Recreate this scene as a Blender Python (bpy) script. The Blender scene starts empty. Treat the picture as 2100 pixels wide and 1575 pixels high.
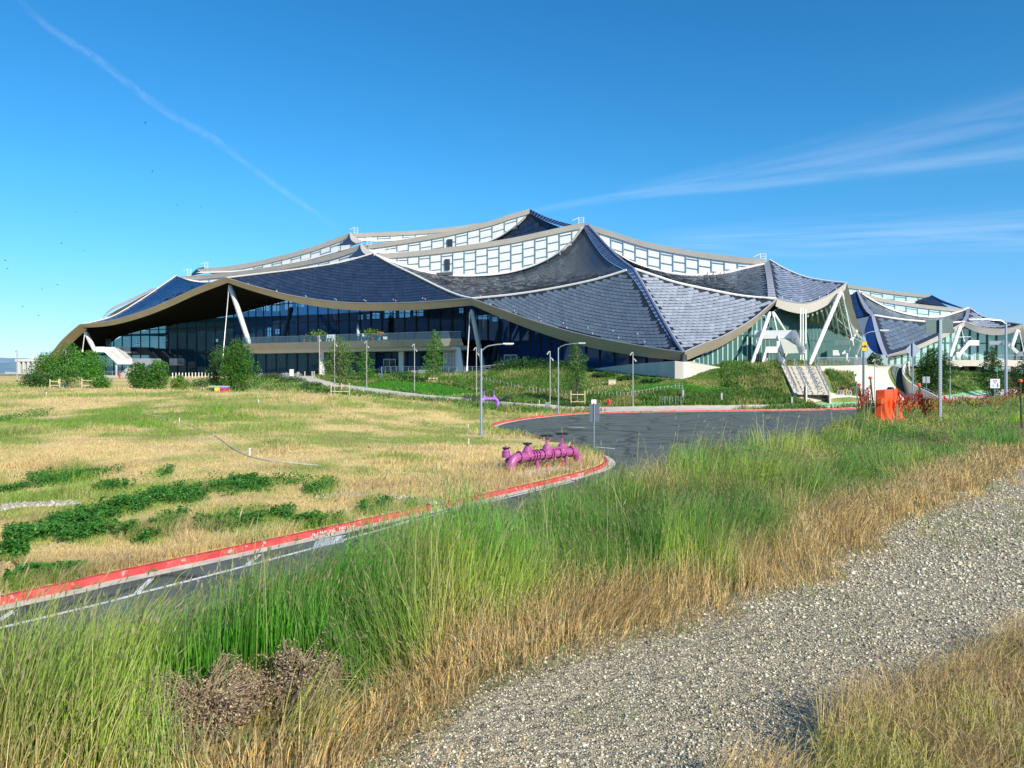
import bpy, bmesh, math, random
import numpy as np
from mathutils import Vector, Matrix
from mathutils.bvhtree import BVHTree
random.seed(7); RNG = np.random.default_rng(11)
S = bpy.context.scene
COL = S.collection
# ------------------------------------------------------------------ camera, sky, sun, exposure
F, CX, HY, EYE = 1600.0, 1050.0, 765.0, 4.2
cam_d = bpy.data.cameras.new('camera'); cam = bpy.data.objects.new('camera', cam_d); COL.objects.link(cam)
cam.location = (0, 0, EYE); cam.rotation_euler = (math.pi/2, 0, 0)
cam_d.sensor_width = 36; cam_d.lens = 36*F/2100; cam_d.shift_y = -22.5/2100
cam_d.clip_start = 0.1; cam_d.clip_end = 300000
S.camera = cam
SUN_AZ, SUN_EL = math.radians(141), math.radians(30)
w = bpy.data.worlds.new("World"); S.world = w; w.use_nodes = True
nt = w.node_tree; bg = nt.nodes['Background']
sk = nt.nodes.new('ShaderNodeTexSky'); sk.sky_type = 'NISHITA'; sk.sun_disc = False
sk.sun_elevation = SUN_EL; sk.sun_rotation = SUN_AZ; sk.air_density = 1.0; sk.dust_density = 0.0; sk.ozone_density = 5.5
hs = nt.nodes.new('ShaderNodeHueSaturation'); hs.inputs['Saturation'].default_value = 1.2
gt = nt.nodes.new('ShaderNodeTexCoord'); sx = nt.nodes.new('ShaderNodeSeparateXYZ'); nt.links.new(gt.outputs['Generated'], sx.inputs[0])
dr = nt.nodes.new('ShaderNodeValToRGB'); nt.links.new(sx.outputs['Z'], dr.inputs[0]); dr.color_ramp.interpolation = 'B_SPLINE'   # paler towards the horizon, thinner air above
dr.color_ramp.elements[0].position = 0.0; dr.color_ramp.elements[0].color = (.50, .56, .80, 1)
dr.color_ramp.elements[1].position = .38; dr.color_ramp.elements[1].color = (.56, 1.20, 1.62, 1)
e_ = dr.color_ramp.elements.new(.12); e_.color = (.66, .88, 1.10, 1)
mm = nt.nodes.new('ShaderNodeMix'); mm.data_type = 'RGBA'; mm.blend_type = 'MULTIPLY'; mm.inputs[0].default_value = 1
nt.links.new(sk.outputs[0], hs.inputs['Color']); nt.links.new(hs.outputs[0], mm.inputs[6]); nt.links.new(dr.outputs[0], mm.inputs[7]); nt.links.new(mm.outputs[2], bg.inputs[0])
bg.inputs[1].default_value = 0.132
sl = bpy.data.lights.new('sun', 'SUN'); sl.energy = 5.0; sl.angle = math.radians(0.55); sl.color = (1.0, 0.93, 0.80)
so = bpy.data.objects.new('sun', sl); COL.objects.link(so)
SD = Vector((math.sin(SUN_AZ)*math.cos(SUN_EL), math.cos(SUN_AZ)*math.cos(SUN_EL), math.sin(SUN_EL)))
so.rotation_euler = SD.to_track_quat('Z', 'Y').to_euler(); so.location = (0, 0, 60)
S.view_settings.view_transform = 'Standard'; S.view_settings.look = 'None'; S.view_settings.gamma = 1.0
S.view_settings.exposure = 0.32; S.view_settings.use_curve_mapping = False
S.render.engine = 'CYCLES'
S.cycles.max_bounces = 6; S.cycles.transparent_max_bounces = 12; S.cycles.caustics_reflective = False; S.cycles.caustics_refractive = False
S.cycles.use_denoising = True

def P(px, py, d):
    return Vector((d*(px-CX)/F, d, EYE + d*(HY-py)/F))

# ------------------------------------------------------------------ numpy noise
def _hash(ix, iy, s):
    n = (ix*374761393 + iy*668265263 + s*1442695041) & 0xffffffff
    n = ((n ^ (n >> 13))*1274126177) & 0xffffffff
    return ((n ^ (n >> 16)) & 0xffff)/65535.0
def vn(x, y, s=0):
    x = np.asarray(x, float); y = np.asarray(y, float)
    ix = np.floor(x).astype(np.int64); iy = np.floor(y).astype(np.int64)
    fx = x-ix; fy = y-iy; fx = fx*fx*(3-2*fx); fy = fy*fy*(3-2*fy)
    a = _hash(ix, iy, s); b = _hash(ix+1, iy, s); c = _hash(ix, iy+1, s); d = _hash(ix+1, iy+1, s)
    return (a*(1-fx)+b*fx)*(1-fy) + (c*(1-fx)+d*fx)*fy
def fbm(x, y, s=0, o=4):
    t = 0; a = .5; n = 0
    for i in range(o):
        t = t + a*vn(np.asarray(x)*2**i, np.asarray(y)*2**i, s+i*17); n += a; a *= .5
    return t/n
def sstep(a, b, x):
    t = np.clip((np.asarray(x, float)-a)/(b-a), 0, 1); return t*t*(3-2*t)

# ------------------------------------------------------------------ materials
MATS = {}
def mat(name, col, rough=.6, metal=0., spec=.5, var=0., vs=3., bump=0., bs=20., attr=None, trans=0., coat=0., col2=None, c2s=1.0, streak=False):
    if name in MATS: return MATS[name]
    m = bpy.data.materials.new(name); m.use_nodes = True; MATS[name] = m
    t = m.node_tree; N = t.nodes; L = t.links; b = N['Principled BSDF']
    b.inputs['Roughness'].default_value = rough; b.inputs['Metallic'].default_value = metal
    b.inputs['Specular IOR Level'].default_value = spec; b.inputs['Coat Weight'].default_value = coat
    b.inputs['Base Color'].default_value = (*col, 1)
    src = None
    if attr:
        a = N.new('ShaderNodeAttribute'); a.attribute_name = attr; src = a.outputs['Color']
    tc = None
    if var or col2 or bump:
        tc = N.new('ShaderNodeTexCoord')
        mp = N.new('ShaderNodeMapping'); L.new(tc.outputs['Object'], mp.inputs[0])
        if streak: mp.inputs['Scale'].default_value = (1, 1, .12)
    if col2:
        n = N.new('ShaderNodeTexNoise'); n.inputs['Scale'].default_value = c2s; n.inputs['Detail'].default_value = 6
        L.new(mp.outputs[0], n.inputs['Vector'])
        r = N.new('ShaderNodeValToRGB'); r.color_ramp.elements[0].position = .38; r.color_ramp.elements[1].position = .62
        r.color_ramp.elements[0].color = (*col, 1); r.color_ramp.elements[1].color = (*col2, 1)
        L.new(n.outputs['Fac'], r.inputs[0]); src = r.outputs[0]
    if var:
        n = N.new('ShaderNodeTexNoise'); n.inputs['Scale'].default_value = vs; n.inputs['Detail'].default_value = 8
        L.new(mp.outputs[0], n.inputs['Vector'])
        mr = N.new('ShaderNodeMapRange'); mr.inputs[1].default_value = .3; mr.inputs[2].default_value = .7
        mr.inputs[3].default_value = 1-var; mr.inputs[4].default_value = 1+var
        L.new(n.outputs['Fac'], mr.inputs[0])
        mx = N.new('ShaderNodeVectorMath'); mx.operation = 'SCALE'
        if src: L.new(src, mx.inputs[0])
        else: mx.inputs[0].default_value = col
        L.new(mr.outputs[0], mx.inputs['Scale']); src = mx.outputs[0]
    if src: L.new(src, b.inputs['Base Color'])
    if bump:
        n = N.new('ShaderNodeTexNoise'); n.inputs['Scale'].default_value = bs; n.inputs['Detail'].default_value = 5
        L.new(tc.outputs['Object'], n.inputs['Vector'])
        bp = N.new('ShaderNodeBump'); bp.inputs['Strength'].default_value = bump; bp.inputs['Distance'].default_value = .05
        L.new(n.outputs['Fac'], bp.inputs['Height']); L.new(bp.outputs[0], b.inputs['Normal'])
    if trans:
        tr = N.new('ShaderNodeBsdfTranslucent'); ms = N.new('ShaderNodeMixShader'); ms.inputs[0].default_value = trans
        if src: L.new(src, tr.inputs[0])
        else: tr.inputs[0].default_value = (*col, 1)
        L.new(b.outputs[0], ms.inputs[1]); L.new(tr.outputs[0], ms.inputs[2]); L.new(ms.outputs[0], N['Material Output'].inputs[0])
    return m
def glass_mat(name, tint, body, mixt, ior=1.5, rough=.01, refl=(1,1,1)):
    """thin pane: part see-through (tinted), part dark body, plus a Fresnel mirror"""
    m = bpy.data.materials.new(name); m.use_nodes = True; MATS[name] = m
    t = m.node_tree; N = t.nodes; L = t.links; out = N['Material Output']; b = N['Principled BSDF']
    b.inputs['Base Color'].default_value = (*body, 1); b.inputs['Roughness'].default_value = .35; b.inputs['Specular IOR Level'].default_value = 0
    tr = N.new('ShaderNodeBsdfTransparent'); tr.inputs[0].default_value = (*tint, 1)
    mx = N.new('ShaderNodeMixShader'); mx.inputs[0].default_value = mixt
    L.new(tr.outputs[0], mx.inputs[1]); L.new(b.outputs[0], mx.inputs[2])
    g = N.new('ShaderNodeBsdfGlossy'); g.inputs['Roughness'].default_value = rough; g.inputs[0].default_value = (*refl, 1)
    fr = N.new('ShaderNodeFresnel'); fr.inputs[0].default_value = ior
    m2 = N.new('ShaderNodeMixShader'); L.new(fr.outputs[0], m2.inputs[0]); L.new(mx.outputs[0], m2.inputs[1]); L.new(g.outputs[0], m2.inputs[2])
    L.new(m2.outputs[0], out.inputs[0]); return m

# ------------------------------------------------------------------ mesh helpers
def tag(o, label=None, cat=None, group=None, kind=None):
    if label: o['label'] = label
    if cat: o['category'] = cat
    if group: o['group'] = group
    if kind: o['kind'] = kind
    return o
def thing(name, label, cat, loc=(0, 0, 0), rz=0, group=None):
    o = bpy.data.objects.new(name, None); COL.objects.link(o); o.location = loc; o.rotation_euler = (0, 0, rz); o.empty_display_size = .2
    return tag(o, label, cat, group)
class MB:
    """collects pieces, links them as ONE mesh. Coordinates are local to the parent (or minus `off`)."""
    def __init__(s): s.v = []; s.f = []; s.c = None
    def add(s, vs, fs):
        n = len(s.v); s.v.extend([tuple(v) for v in vs]); s.f.extend([tuple(i+n for i in f) for f in fs])
    def box(s, c, sz, rz=0, M=None):
        x, y, z = [k/2 for k in sz]; R = M if M else Matrix.Rotation(rz, 3, 'Z'); c = Vector(c)
        s.add([c+R @ Vector((a*x, b*y, d*z)) for a in (-1, 1) for b in (-1, 1) for d in (-1, 1)],
              [(0, 1, 3, 2), (4, 6, 7, 5), (0, 4, 5, 1), (2, 3, 7, 6), (0, 2, 6, 4), (1, 5, 7, 3)])
    def bar(s, a, b, w, h, up=(0, 0, 1)):
        a = Vector(a); b = Vector(b); d = b-a
        if d.length < 1e-6: return
        z = d.normalized(); u = Vector(up)
        if abs(z.dot(u)) > .97: u = Vector((1, 0, 0)) if abs(z.x) < .9 else Vector((0, 1, 0))
        x = z.cross(u).normalized(); y = x.cross(z)
        vs = [p+x*i*w/2+y*j*h/2 for p in (a, b) for i, j in ((-1, -1), (1, -1), (1, 1), (-1, 1))]
        s.add(vs, [(0, 3, 2, 1), (4, 5, 6, 7), (0, 1, 5, 4), (1, 2, 6, 5), (2, 3, 7, 6), (3, 0, 4, 7)])
    def tube(s, pts, r, n=8, cap=True):
        pts = [Vector(p) for p in pts]; m = len(pts); rs = r if hasattr(r, '__len__') else [r]*m
        vs = []; px = None
        for i, p in enumerate(pts):
            t = (pts[min(i+1, m-1)]-pts[max(i-1, 0)]).normalized()
            if px is None: px = t.orthogonal().normalized()
            px = (px-t*px.dot(t)); px = px.normalized() if px.length > 1e-5 else t.orthogonal().normalized()
            q = t.cross(px)
            for k in range(n):
                a = 2*math.pi*k/n; vs.append(p+(px*math.cos(a)+q*math.sin(a))*rs[i])
        fs = [(i*n+k, i*n+(k+1) % n, (i+1)*n+(k+1) % n, (i+1)*n+k) for i in range(m-1) for k in range(n)]
        if cap: fs += [tuple(range(n-1, -1, -1)), tuple((m-1)*n+k for k in range(n))]
        s.add(vs, fs)
    def lathe(s, prof, c=(0, 0, 0), n=16, axis=(0, 0, 1)):
        ax = Vector(axis).normalized(); c = Vector(c)
        s_pts = [c+ax*z for r, z in prof]; R = ax.to_track_quat('Z', 'Y').to_matrix(); vs = []
        for r, z in prof:
            for k in range(n):
                a = 2*math.pi*k/n; vs.append(c+R @ Vector((r*math.cos(a), r*math.sin(a), z)))
        m = len(prof)
        fs = [(i*n+k, i*n+(k+1) % n, (i+1)*n+(k+1) % n, (i+1)*n+k) for i in range(m-1) for k in range(n)]
        fs += [tuple(range(n-1, -1, -1)), tuple((m-1)*n+k for k in range(n))]
        s.add(vs, fs)
    def grid(s, G):
        """G: 2-D list of points"""
        a, b = len(G), len(G[0]); s.add([p for r in G for p in r], [(i*b+j, i*b+j+1, (i+1)*b+j+1, (i+1)*b+j) for i in range(a-1) for j in range(b-1)])
    def poly(s, pts): s.add(pts, [tuple(range(len(pts)))])
    def prism(s, pts, d):
        d = Vector(d); n = len(pts); pts = [Vector(p) for p in pts]
        s.add(pts+[p+d for p in pts], [tuple(range(n-1, -1, -1)), tuple(range(n, 2*n))]+[(i, (i+1) % n, n+(i+1) % n, n+i) for i in range(n)])
    def build(s, name, m, parent=None, off=None, smooth=False, bevel=0):
        me = bpy.data.meshes.new(name)
        vs = s.v if off is None else [(v[0]-off[0], v[1]-off[1], v[2]-off[2]) for v in s.v]
        me.from_pydata(vs, [], s.f); me.update()
        if m: me.materials.append(m)
        o = bpy.data.objects.new(name, me); COL.objects.link(o)
        if smooth:
            me.shade_smooth()
            if smooth != 2: me.set_sharp_from_angle(angle=math.radians(40))
        if bevel:
            bv = o.modifiers.new('b', 'BEVEL'); bv.width = bevel; bv.segments = 2
        if parent: o.parent = parent
        return o
def npmesh(name, V, faces, m, col=None, smooth=False, parent=None):
    """V (N,3); faces: list of int arrays (k,n); col (N,3) vertex colour -> attribute tint"""
    me = bpy.data.meshes.new(name); me.vertices.add(len(V)); me.vertices.foreach_set('co', np.ascontiguousarray(V, np.float32).ravel())
    li = np.concatenate([f.ravel() for f in faces]).astype(np.int32)
    tot = np.concatenate([np.full(len(f), f.shape[1], np.int32) for f in faces]); st = np.concatenate([[0], np.cumsum(tot)[:-1]]).astype(np.int32)
    me.loops.add(len(li)); me.loops.foreach_set('vertex_index', li); me.polygons.add(len(tot))
    me.polygons.foreach_set('loop_start', st)
    if col is not None:
        a = me.color_attributes.new('tint', 'FLOAT_COLOR', 'POINT'); c4 = np.ones((len(V), 4), np.float32); c4[:, :3] = col; a.data.foreach_set('color', c4.ravel())
    if smooth: me.polygons.foreach_set('use_smooth', np.ones(len(tot), bool))
    me.update(calc_edges=True); me.validate()
    me.materials.append(m); o = bpy.data.objects.new(name, me); COL.objects.link(o)
    if parent: o.parent = parent
    return o
def dup(root, loc=None, rz=None, label=None, group=None, scale=None):
    def cp(o, par):
        c = o.copy(); COL.objects.link(c)
        if par: c.parent = par
        for ch in kids.get(o, []): cp(ch, c)
        return c
    kids = {}
    for o in list(COL.objects):
        if o.parent: kids.setdefault(o.parent, []).append(o)
    c = cp(root, None)
    if loc is not None: c.location = loc
    if rz is not None: c.rotation_euler[2] = rz
    if scale: c.scale = (scale,)*3
    if label: c['label'] = label
    if group: c['group'] = group
    return c

# ------------------------------------------------------------------ the ground
CREST = np.array([(-5.2, -7), (-2.15, 2.2), (-1.3, 4.0), (-.1, 6.2), (1.5, 9.3), (4.0, 12.8), (6.8, 16.2), (9.3, 20), (11.0, 23.5), (17, 31), (38, 52), (90, 98)], float)
GEDGE = np.array([(-4.5, -6), (-1.15, 2.4), (-.89, 3.16), (-.23, 3.8), (.55, 5.0), (2.7, 6.9), (6.2, 10.7), (10.4, 15.6), (21, 27), (60, 66)], float)
def pl_dist(x, y, PL, closed=False):
    """signed distance to a polyline, + on its right"""
    x = np.asarray(x, float); y = np.asarray(y, float); best = np.full(x.shape, 1e18); sg = np.ones(x.shape)
    Q = np.vstack([PL, PL[:1]]) if closed else PL
    for (ax, ay), (bx, by) in zip(Q[:-1], Q[1:]):
        dx, dy = bx-ax, by-ay; L = dx*dx+dy*dy
        t = np.clip(((x-ax)*dx+(y-ay)*dy)/L, 0, 1); ex = x-ax-t*dx; ey = y-ay-t*dy; dd = ex*ex+ey*ey
        m = dd < best-1e-9; best = np.where(m, dd, best); sg = np.where(m, np.sign(ex*dy-ey*dx), sg)
    return np.sqrt(best)*sg
def inpoly(x, y, PL):
    x = np.asarray(x, float); y = np.asarray(y, float); r = np.zeros(x.shape, bool); n = len(PL)
    for i in range(n):
        x1, y1 = PL[i]; x2, y2 = PL[(i+1) % n]
        if y1 == y2: continue
        c = ((y1 > y) != (y2 > y)) & (x < (x2-x1)*(y-y1)/(y2-y1)+x1); r ^= c
    return r
def ground0(px, py):  # where a pixel meets z = 0
    d = EYE*F/(py-HY); return (d*(px-CX)/F, d)
CURB_PX = [(0, 1243), (200, 1198), (430, 1148), (650, 1100), (880, 1048), (920, 1040), (1000, 1022), (1133, 991), (1205, 972), (1234, 962), (1246, 953), (1244, 944), (1222, 932), (1150, 911), (1070, 893), (1022, 881), (1010, 877), (1020, 871), (1050, 864), (1100, 857), (1170, 850.5), (1250, 847), (1400, 844.5), (1600, 842.5), (1750, 839), (1850, 832), (1930, 823.5), (2000, 817), (2060, 810.5), (2100, 806.5)]
CURB = np.array([(-26, -8), (-17, 3.5)] + [ground0(*p) for p in CURB_PX] + [(150, 205), (260, 300)], float)
def smooth_pl(PL, n):
    out = []
    for i in range(len(PL)-1):
        p0 = PL[max(i-1, 0)]; p1 = PL[i]; p2 = PL[i+1]; p3 = PL[min(i+2, len(PL)-1)]
        for k in range(n):
            t = k/n; out.append(.5*((2*p1)+(-p0+p2)*t+(2*p0-5*p1+4*p2-p3)*t*t+(-p0+3*p1-3*p2+p3)*t**3))
    out.append(PL[-1]); return np.array(out)
CURBS = smooth_pl(CURB, 4)
LAND_PX = [(0,785,95),(450,803,75),(250,795,85),(700,812,72),(850,822,80),(960,832,92),(0,850,58),(300,850,55),(300,900,40),(600,900,42),(0,950,33),(500,960,32.5),
 (900,900,48),(900,960,33),(500,1060,22.5),(1100,925,41),(1150,930,41),(1000,860,68),(600,773,150),(740,795,118),(860,812,105),(1000,827,98),(1190,840,88),(120,797,98),(60,778,140),
 (-150,785,95),(-150,850,58),(250,776,165),(70,774,200),(400,773,160),(480,790,110),(350,800,90),(560,800,95),(-300,775,150),(0,770,400),(800,775,128),(700,772,140),(950,773,122),(1050,757,122),(1100,753,119),(1060,790,105),(1060,818,96),(950,800,108),
 (1215,764,112),(1300,776,103),(1400,778,97),(1350,800,94),(1350,828,90),(1500,757,103),(1560,750,102),(1600,790,97),(1600,825,91),(1470,756,101),(1450,800,96),(1200,790,104),(1200,820,94),
 (1640,800,95),(1700,812,92),(1700,834,90),(1665,752,104),(1700,763,101),(1740,800,95),(1790,750,112),(1850,746,122),(1800,790,100),(1860,812,106),(1910,806,122),(1980,805,134),(1950,790,138),(2050,790,155),(2000,768,170),(2090,770,172),(2100,800,168),(2100,765,190),(2200,790,190),(1300,838.5,86),(1500,834,87.5)]
_L = np.array([tuple(P(*p)) for p in LAND_PX] + [(0, 140, 4.6), (-60, 180, 3.8), (20, 170, 4.8), (50, 140, 5.2), (100, 180, 5.2), (-150, 260, 3.4), (0, 260, 4.6), (150, 260, 4), (-25, 5, .1), (-40, 20, .2), (-60, 40, .8), (-120, 60, 1.6), (300, 250, 3), (-300, 200, 3), (-200, 120, 3), (0, 400, 3.2), (300, 400, 3.2), (-300, 400, 3.2)])
_n = len(_L); _D = np.hypot(_L[:, None, 0]-_L[None, :, 0], _L[:, None, 1]-_L[None, :, 1])
_A = np.block([[_D+np.eye(_n)*-1.2, np.ones((_n, 1))], [np.ones((1, _n)), np.zeros((1, 1))]])
_W = np.linalg.solve(_A, np.concatenate([_L[:, 2], [0]]))
def land(x, y):
    x = np.asarray(x, float); y = np.asarray(y, float); z = np.full(x.shape, _W[-1])
    for i in range(_n): z = z+_W[i]*np.hypot(x-_L[i, 0], y-_L[i, 1])
    far = sstep(260, 420, np.hypot(x, y)); return z*(1-far)+3.1*far
def H(x, y):
    x = np.atleast_1d(np.asarray(x, float)); y = np.atleast_1d(np.asarray(y, float))
    dc = -pl_dist(x, y, CURBS)          # + on the land side (left of the kerb line)
    s = pl_dist(x, y, CREST)            # + on the levee top
    zl = np.maximum(land(x, y), .13); k = sstep(.4, 7, dc)
    zl = .13+(zl-.13)*k + .5*(fbm(x*.10+3, y*.10, 13, 2)-.5)*sstep(3, 12, dc)*(1-sstep(60, 80, np.hypot(x, y)))+.10*(fbm(x*.35, y*.35, 3)-.5)*.2*sstep(1, 5, dc)*(1-sstep(60, 90, np.hypot(x, y)))
    tt = (y-93.3)/9.0; xl = 34.05+(35.55-34.05)*tt; xr = 37.6+(39.5-37.6)*tt; ins = (tt > -.02) & (tt < 1.05) & (x > xl) & (x < xr)
    zl = np.where(ins, np.minimum(zl, 1.6+3.5*tt-.45), zl)
    top = 2.6+.12*np.clip((y-8)/14, 0, 1)
    lev = top*(lambda q: np.where(q > .93, 1-(1-np.minimum(q, 1.07)-.07)**2/.28*1.0, q))(np.clip(1.04+s/4.7, 0, 1.07)) + .05*(fbm(x*.8, y*.8, 5)-.5)*(s > -4)
    lev = np.minimum(lev, top+.03); lev = np.where(s < -4.9, -.08, lev)
    z = np.where(dc > .05, zl, np.where(s > -5.9, np.maximum(lev, -.08), -.08))
    return z
def h1(x, y): return float(H(x, y)[0])
def G(px, py, dmin=2.0, dmax=420):
    """the point of the ground seen at a pixel"""
    d = np.concatenate([np.arange(dmin, 60, .06), np.arange(60, dmax, .25)])
    x = d*(px-CX)/F; zr = EYE+d*(HY-py)/F; z = H(x, d); k = np.where(z >= zr)[0]
    if len(k) == 0: i = len(d)-1; return Vector((x[i], d[i], z[i]))
    i = k[0]; return Vector((x[i], d[i], z[i]))
def on(px, d, dz=0):
    x = d*(px-CX)/F; return Vector((x, d, h1(x, d)+dz))
def zone_px(pts): return np.array([tuple(G(*p))[:2] for p in pts])
# ------------------------------------------------------------------ ground sheet
def ax(segs):
    out = []
    for a, b, st in segs: out += list(np.arange(a, b, st))
    return out
XS = np.array([-9000, -5000, -2500, -1300, -700, -450, -320, -240] + ax([(-180, -50, 3), (-50, -14, .8), (-14, 16, .22), (16, 50, .8), (50, 130, 2)]) + [130, 160, 200, 260, 350, 500, 800, 1400, 2500, 5000, 9000], float)
YS = np.array([-600, -200, -80, -40, -20] + ax([(-10, 0, 1), (0, 42, .22), (42, 100, .7), (100, 200, 2)]) + [200, 220, 250, 300, 360, 450, 600, 900, 1500, 3000, 6000, 12000], float)
gx, gy = np.meshgrid(XS, YS); fx, fy = gx.ravel(), gy.ravel(); fz = H(fx, fy)
nx, ny = len(XS), len(YS)
i, j = np.meshgrid(np.arange(nx-1), np.arange(ny-1)); a = (j*nx+i).ravel(); quads = np.stack([a, a+1, a+1+nx, a+nx], 1)
LAWNS = [zone_px([(720,795),(760,788),(800,781),(880,786),(950,797),(990,808),(985,816),(930,815),(850,806)]), zone_px([(1230,803),(1270,795),(1330,788),(1400,787),(1480,793),(1505,800),(1440,808),(1290,809)])]
def c3(*c): return np.array(c, float)
def mixc(a, b, t): t = np.asarray(t)[..., None]; return a*(1-t)+b*t
STRAW = c3(.74, .56, .24); OLIVE = c3(.25, .29, .07); SOIL = c3(.66, .50, .31); LUSH = c3(.055, .17, .02); GREEN = c3(.10, .24, .03)
def field_green(x, y):
    """0 = dry straw, 1 = green; patches in plan"""
    n = fbm(x*.11, y*.11, 21, 4); m = fbm(x*.5, y*.5, 22, 3)
    g = sstep(.44, .64, n*.6+m*.4)
    left = sstep(-4, -22, x)*sstep(14, 24, y)*(1-sstep(60, 75, y)); g = np.maximum(g*.8, left*sstep(.40, .62, n*.6+m*.4))
    return g
def ground_col(x, y):
    d = np.hypot(x, y); dc = -pl_dist(x, y, CURBS); s = pl_dist(x, y, CREST); e = pl_dist(x, y, GEDGE)
    n1 = fbm(x*1.3, y*1.3, 31, 4); n2 = fbm(x*.3, y*.3, 33, 4)
    g = field_green(x, y); c = mixc(STRAW, OLIVE, g); c = mixc(c, SOIL, sstep(.58, .70, n1)*(1-g)*.8)
    far = sstep(78, 100, y)*sstep(-60, -30, x); c = mixc(c, mixc(c3(.10,.19,.035), c3(.26,.24,.08), sstep(.4, .65, fbm(x*.25, y*.25, 35, 3))), far)
    for L in LAWNS: c = mixc(c, c3(.05,.20,.02), inpoly(x, y, L).astype(float)*.95)
    c = mixc(c, c3(.13,.16,.07), sstep(220, 600, d))
    lev = (dc < .1)
    cl = mixc(c3(.14,.13,.05), c3(.30,.22,.11), sstep(.35, .65, n1)); ed = e+.5*(fbm(x*.9, y*.9, 41, 3)-.5)
    cl = mixc(cl, c3(.42,.36,.27)*(.85+.3*n2)[..., None], sstep(-.25, .15, ed))
    return np.where(lev[..., None], cl, c)
gm = mat('ground_soil', (.4, .35, .2), rough=1, spec=.1, attr='tint', var=.28, vs=9, bump=.9, bs=14)
# gravel detail inside the same material, driven by the vertex mask 'grav'
t = gm.node_tree; N = t.nodes; L = t.links
tc = N.new('ShaderNodeTexCoord'); at = N.new('ShaderNodeAttribute'); at.attribute_name = 'grav'
vo = N.new('ShaderNodeTexVoronoi'); vo.inputs['Scale'].default_value = 75; L.new(tc.outputs['Object'], vo.inputs['Vector'])
cr = N.new('ShaderNodeValToRGB'); cr.color_ramp.elements[0].color = (.15, .125, .085, 1); cr.color_ramp.elements[1].color = (.55, .46, .32, 1)
sp = N.new('ShaderNodeSeparateColor'); L.new(vo.outputs['Color'], sp.inputs[0]); L.new(sp.outputs[0], cr.inputs[0])
b = N['Principled BSDF']; old = b.inputs['Base Color'].links[0].from_socket
mx = N.new('ShaderNodeMix'); mx.data_type = 'RGBA'; L.new(at.outputs['Fac'], mx.inputs[0]); L.new(old, mx.inputs[6]); L.new(cr.outputs[0], mx.inputs[7]); L.new(mx.outputs[2], b.inputs['Base Color'])
bp = N.new('ShaderNodeBump'); bp.inputs['Distance'].default_value = .006; bp.invert = True; L.new(at.outputs['Fac'], bp.inputs['Strength']); L.new(vo.outputs['Distance'], bp.inputs['Height'])
ob = b.inputs['Normal'].links[0].from_socket; L.new(ob, bp.inputs['Normal']); L.new(bp.outputs[0], b.inputs['Normal'])
ground = npmesh('ground', np.stack([fx, fy, fz], 1), [quads], gm, col=ground_col(fx, fy), smooth=True); tag(ground, kind='structure')
ga = ground.data.attributes.new('grav', 'FLOAT', 'POINT')
_e = pl_dist(fx, fy, GEDGE)+.5*(fbm(fx*.9, fy*.9, 41, 3)-.5); ga.data.foreach_set('value', (sstep(-.3, .1, _e)*(-pl_dist(fx, fy, CURBS) < .1)).astype(np.float32))

# ------------------------------------------------------------------ asphalt, gutter, kerb, markings
def offs(PL, o):
    """offset polyline to its left by o"""
    T = np.gradient(PL, axis=0); T /= np.linalg.norm(T, axis=1)[:, None]; return PL+np.stack([-T[:, 1], T[:, 0]], 1)*o
am = mat('asphalt', (.125, .145, .128), rough=.85, spec=.3, var=.25, vs=.6, bump=.5, bs=90)
N = am.node_tree.nodes; L = am.node_tree.links
tc = N.new('ShaderNodeTexCoord'); nz = N.new('ShaderNodeTexNoise'); nz.inputs['Scale'].default_value = .5; nz.inputs['Detail'].default_value = 4; L.new(tc.outputs['Object'], nz.inputs['Vector'])
ad = N.new('ShaderNodeMixRGB'); ad.inputs[0].default_value = .6; L.new(tc.outputs['Object'], ad.inputs[1]); L.new(nz.outputs['Color'], ad.inputs[2])
vo = N.new('ShaderNodeTexVoronoi'); vo.feature = 'DISTANCE_TO_EDGE'; vo.inputs['Scale'].default_value = .55; L.new(ad.outputs[0], vo.inputs['Vector'])
mr = N.new('ShaderNodeMapRange'); mr.inputs[1].default_value = 0; mr.inputs[2].default_value = .035; mr.inputs[3].default_value = .38; mr.inputs[4].default_value = 1; L.new(vo.outputs['Distance'], mr.inputs[0])
b = N['Principled BSDF']; old = b.inputs['Base Color'].links[0].from_socket; sc = N.new('ShaderNodeVectorMath'); sc.operation = 'SCALE'; L.new(old, sc.inputs[0]); L.new(mr.outputs[0], sc.inputs['Scale']); L.new(sc.outputs[0], b.inputs['Base Color'])
rl = CURBS; toe = offs(smooth_pl(CREST, 4), 5.0); mb = MB()
mb.poly([(p[0], p[1], 0) for p in offs(rl, -.02)] + [(p[0], p[1], 0) for p in toe[::-1]])
# triangulate the outline so that it renders right when concave
bmx = bmesh.new(); me = bpy.data.meshes.new('road'); me.from_pydata(mb.v, [], mb.f); bmx.from_mesh(me); bmesh.ops.triangulate(bmx, faces=bmx.faces[:], ngon_method='EAR_CLIP')
for f in bmx.faces:
    if f.normal.z < 0: f.normal_flip()
bmx.to_mesh(me); me.materials.append(am); road = bpy.data.objects.new('road', me); COL.objects.link(road); tag(road, kind='structure')
def strip(PLa, PLb, za, zb, mb):
    mb.grid([[(a[0], a[1], za), (b_[0], b_[1], zb)] for a, b_ in zip(PLa, PLb)])
conc = mat('concrete_light', (.60, .545, .46), rough=.9, spec=.2, var=.12, vs=1.2, bump=.2, bs=25)
gut = MB(); strip(offs(rl, -.34), offs(rl, 0), .006, .012, gut); go = gut.build('gutter', mat('gutter_concrete', (.62, .56, .46), rough=.9, var=.2, vs=2.5)); tag(go, kind='structure')
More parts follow.
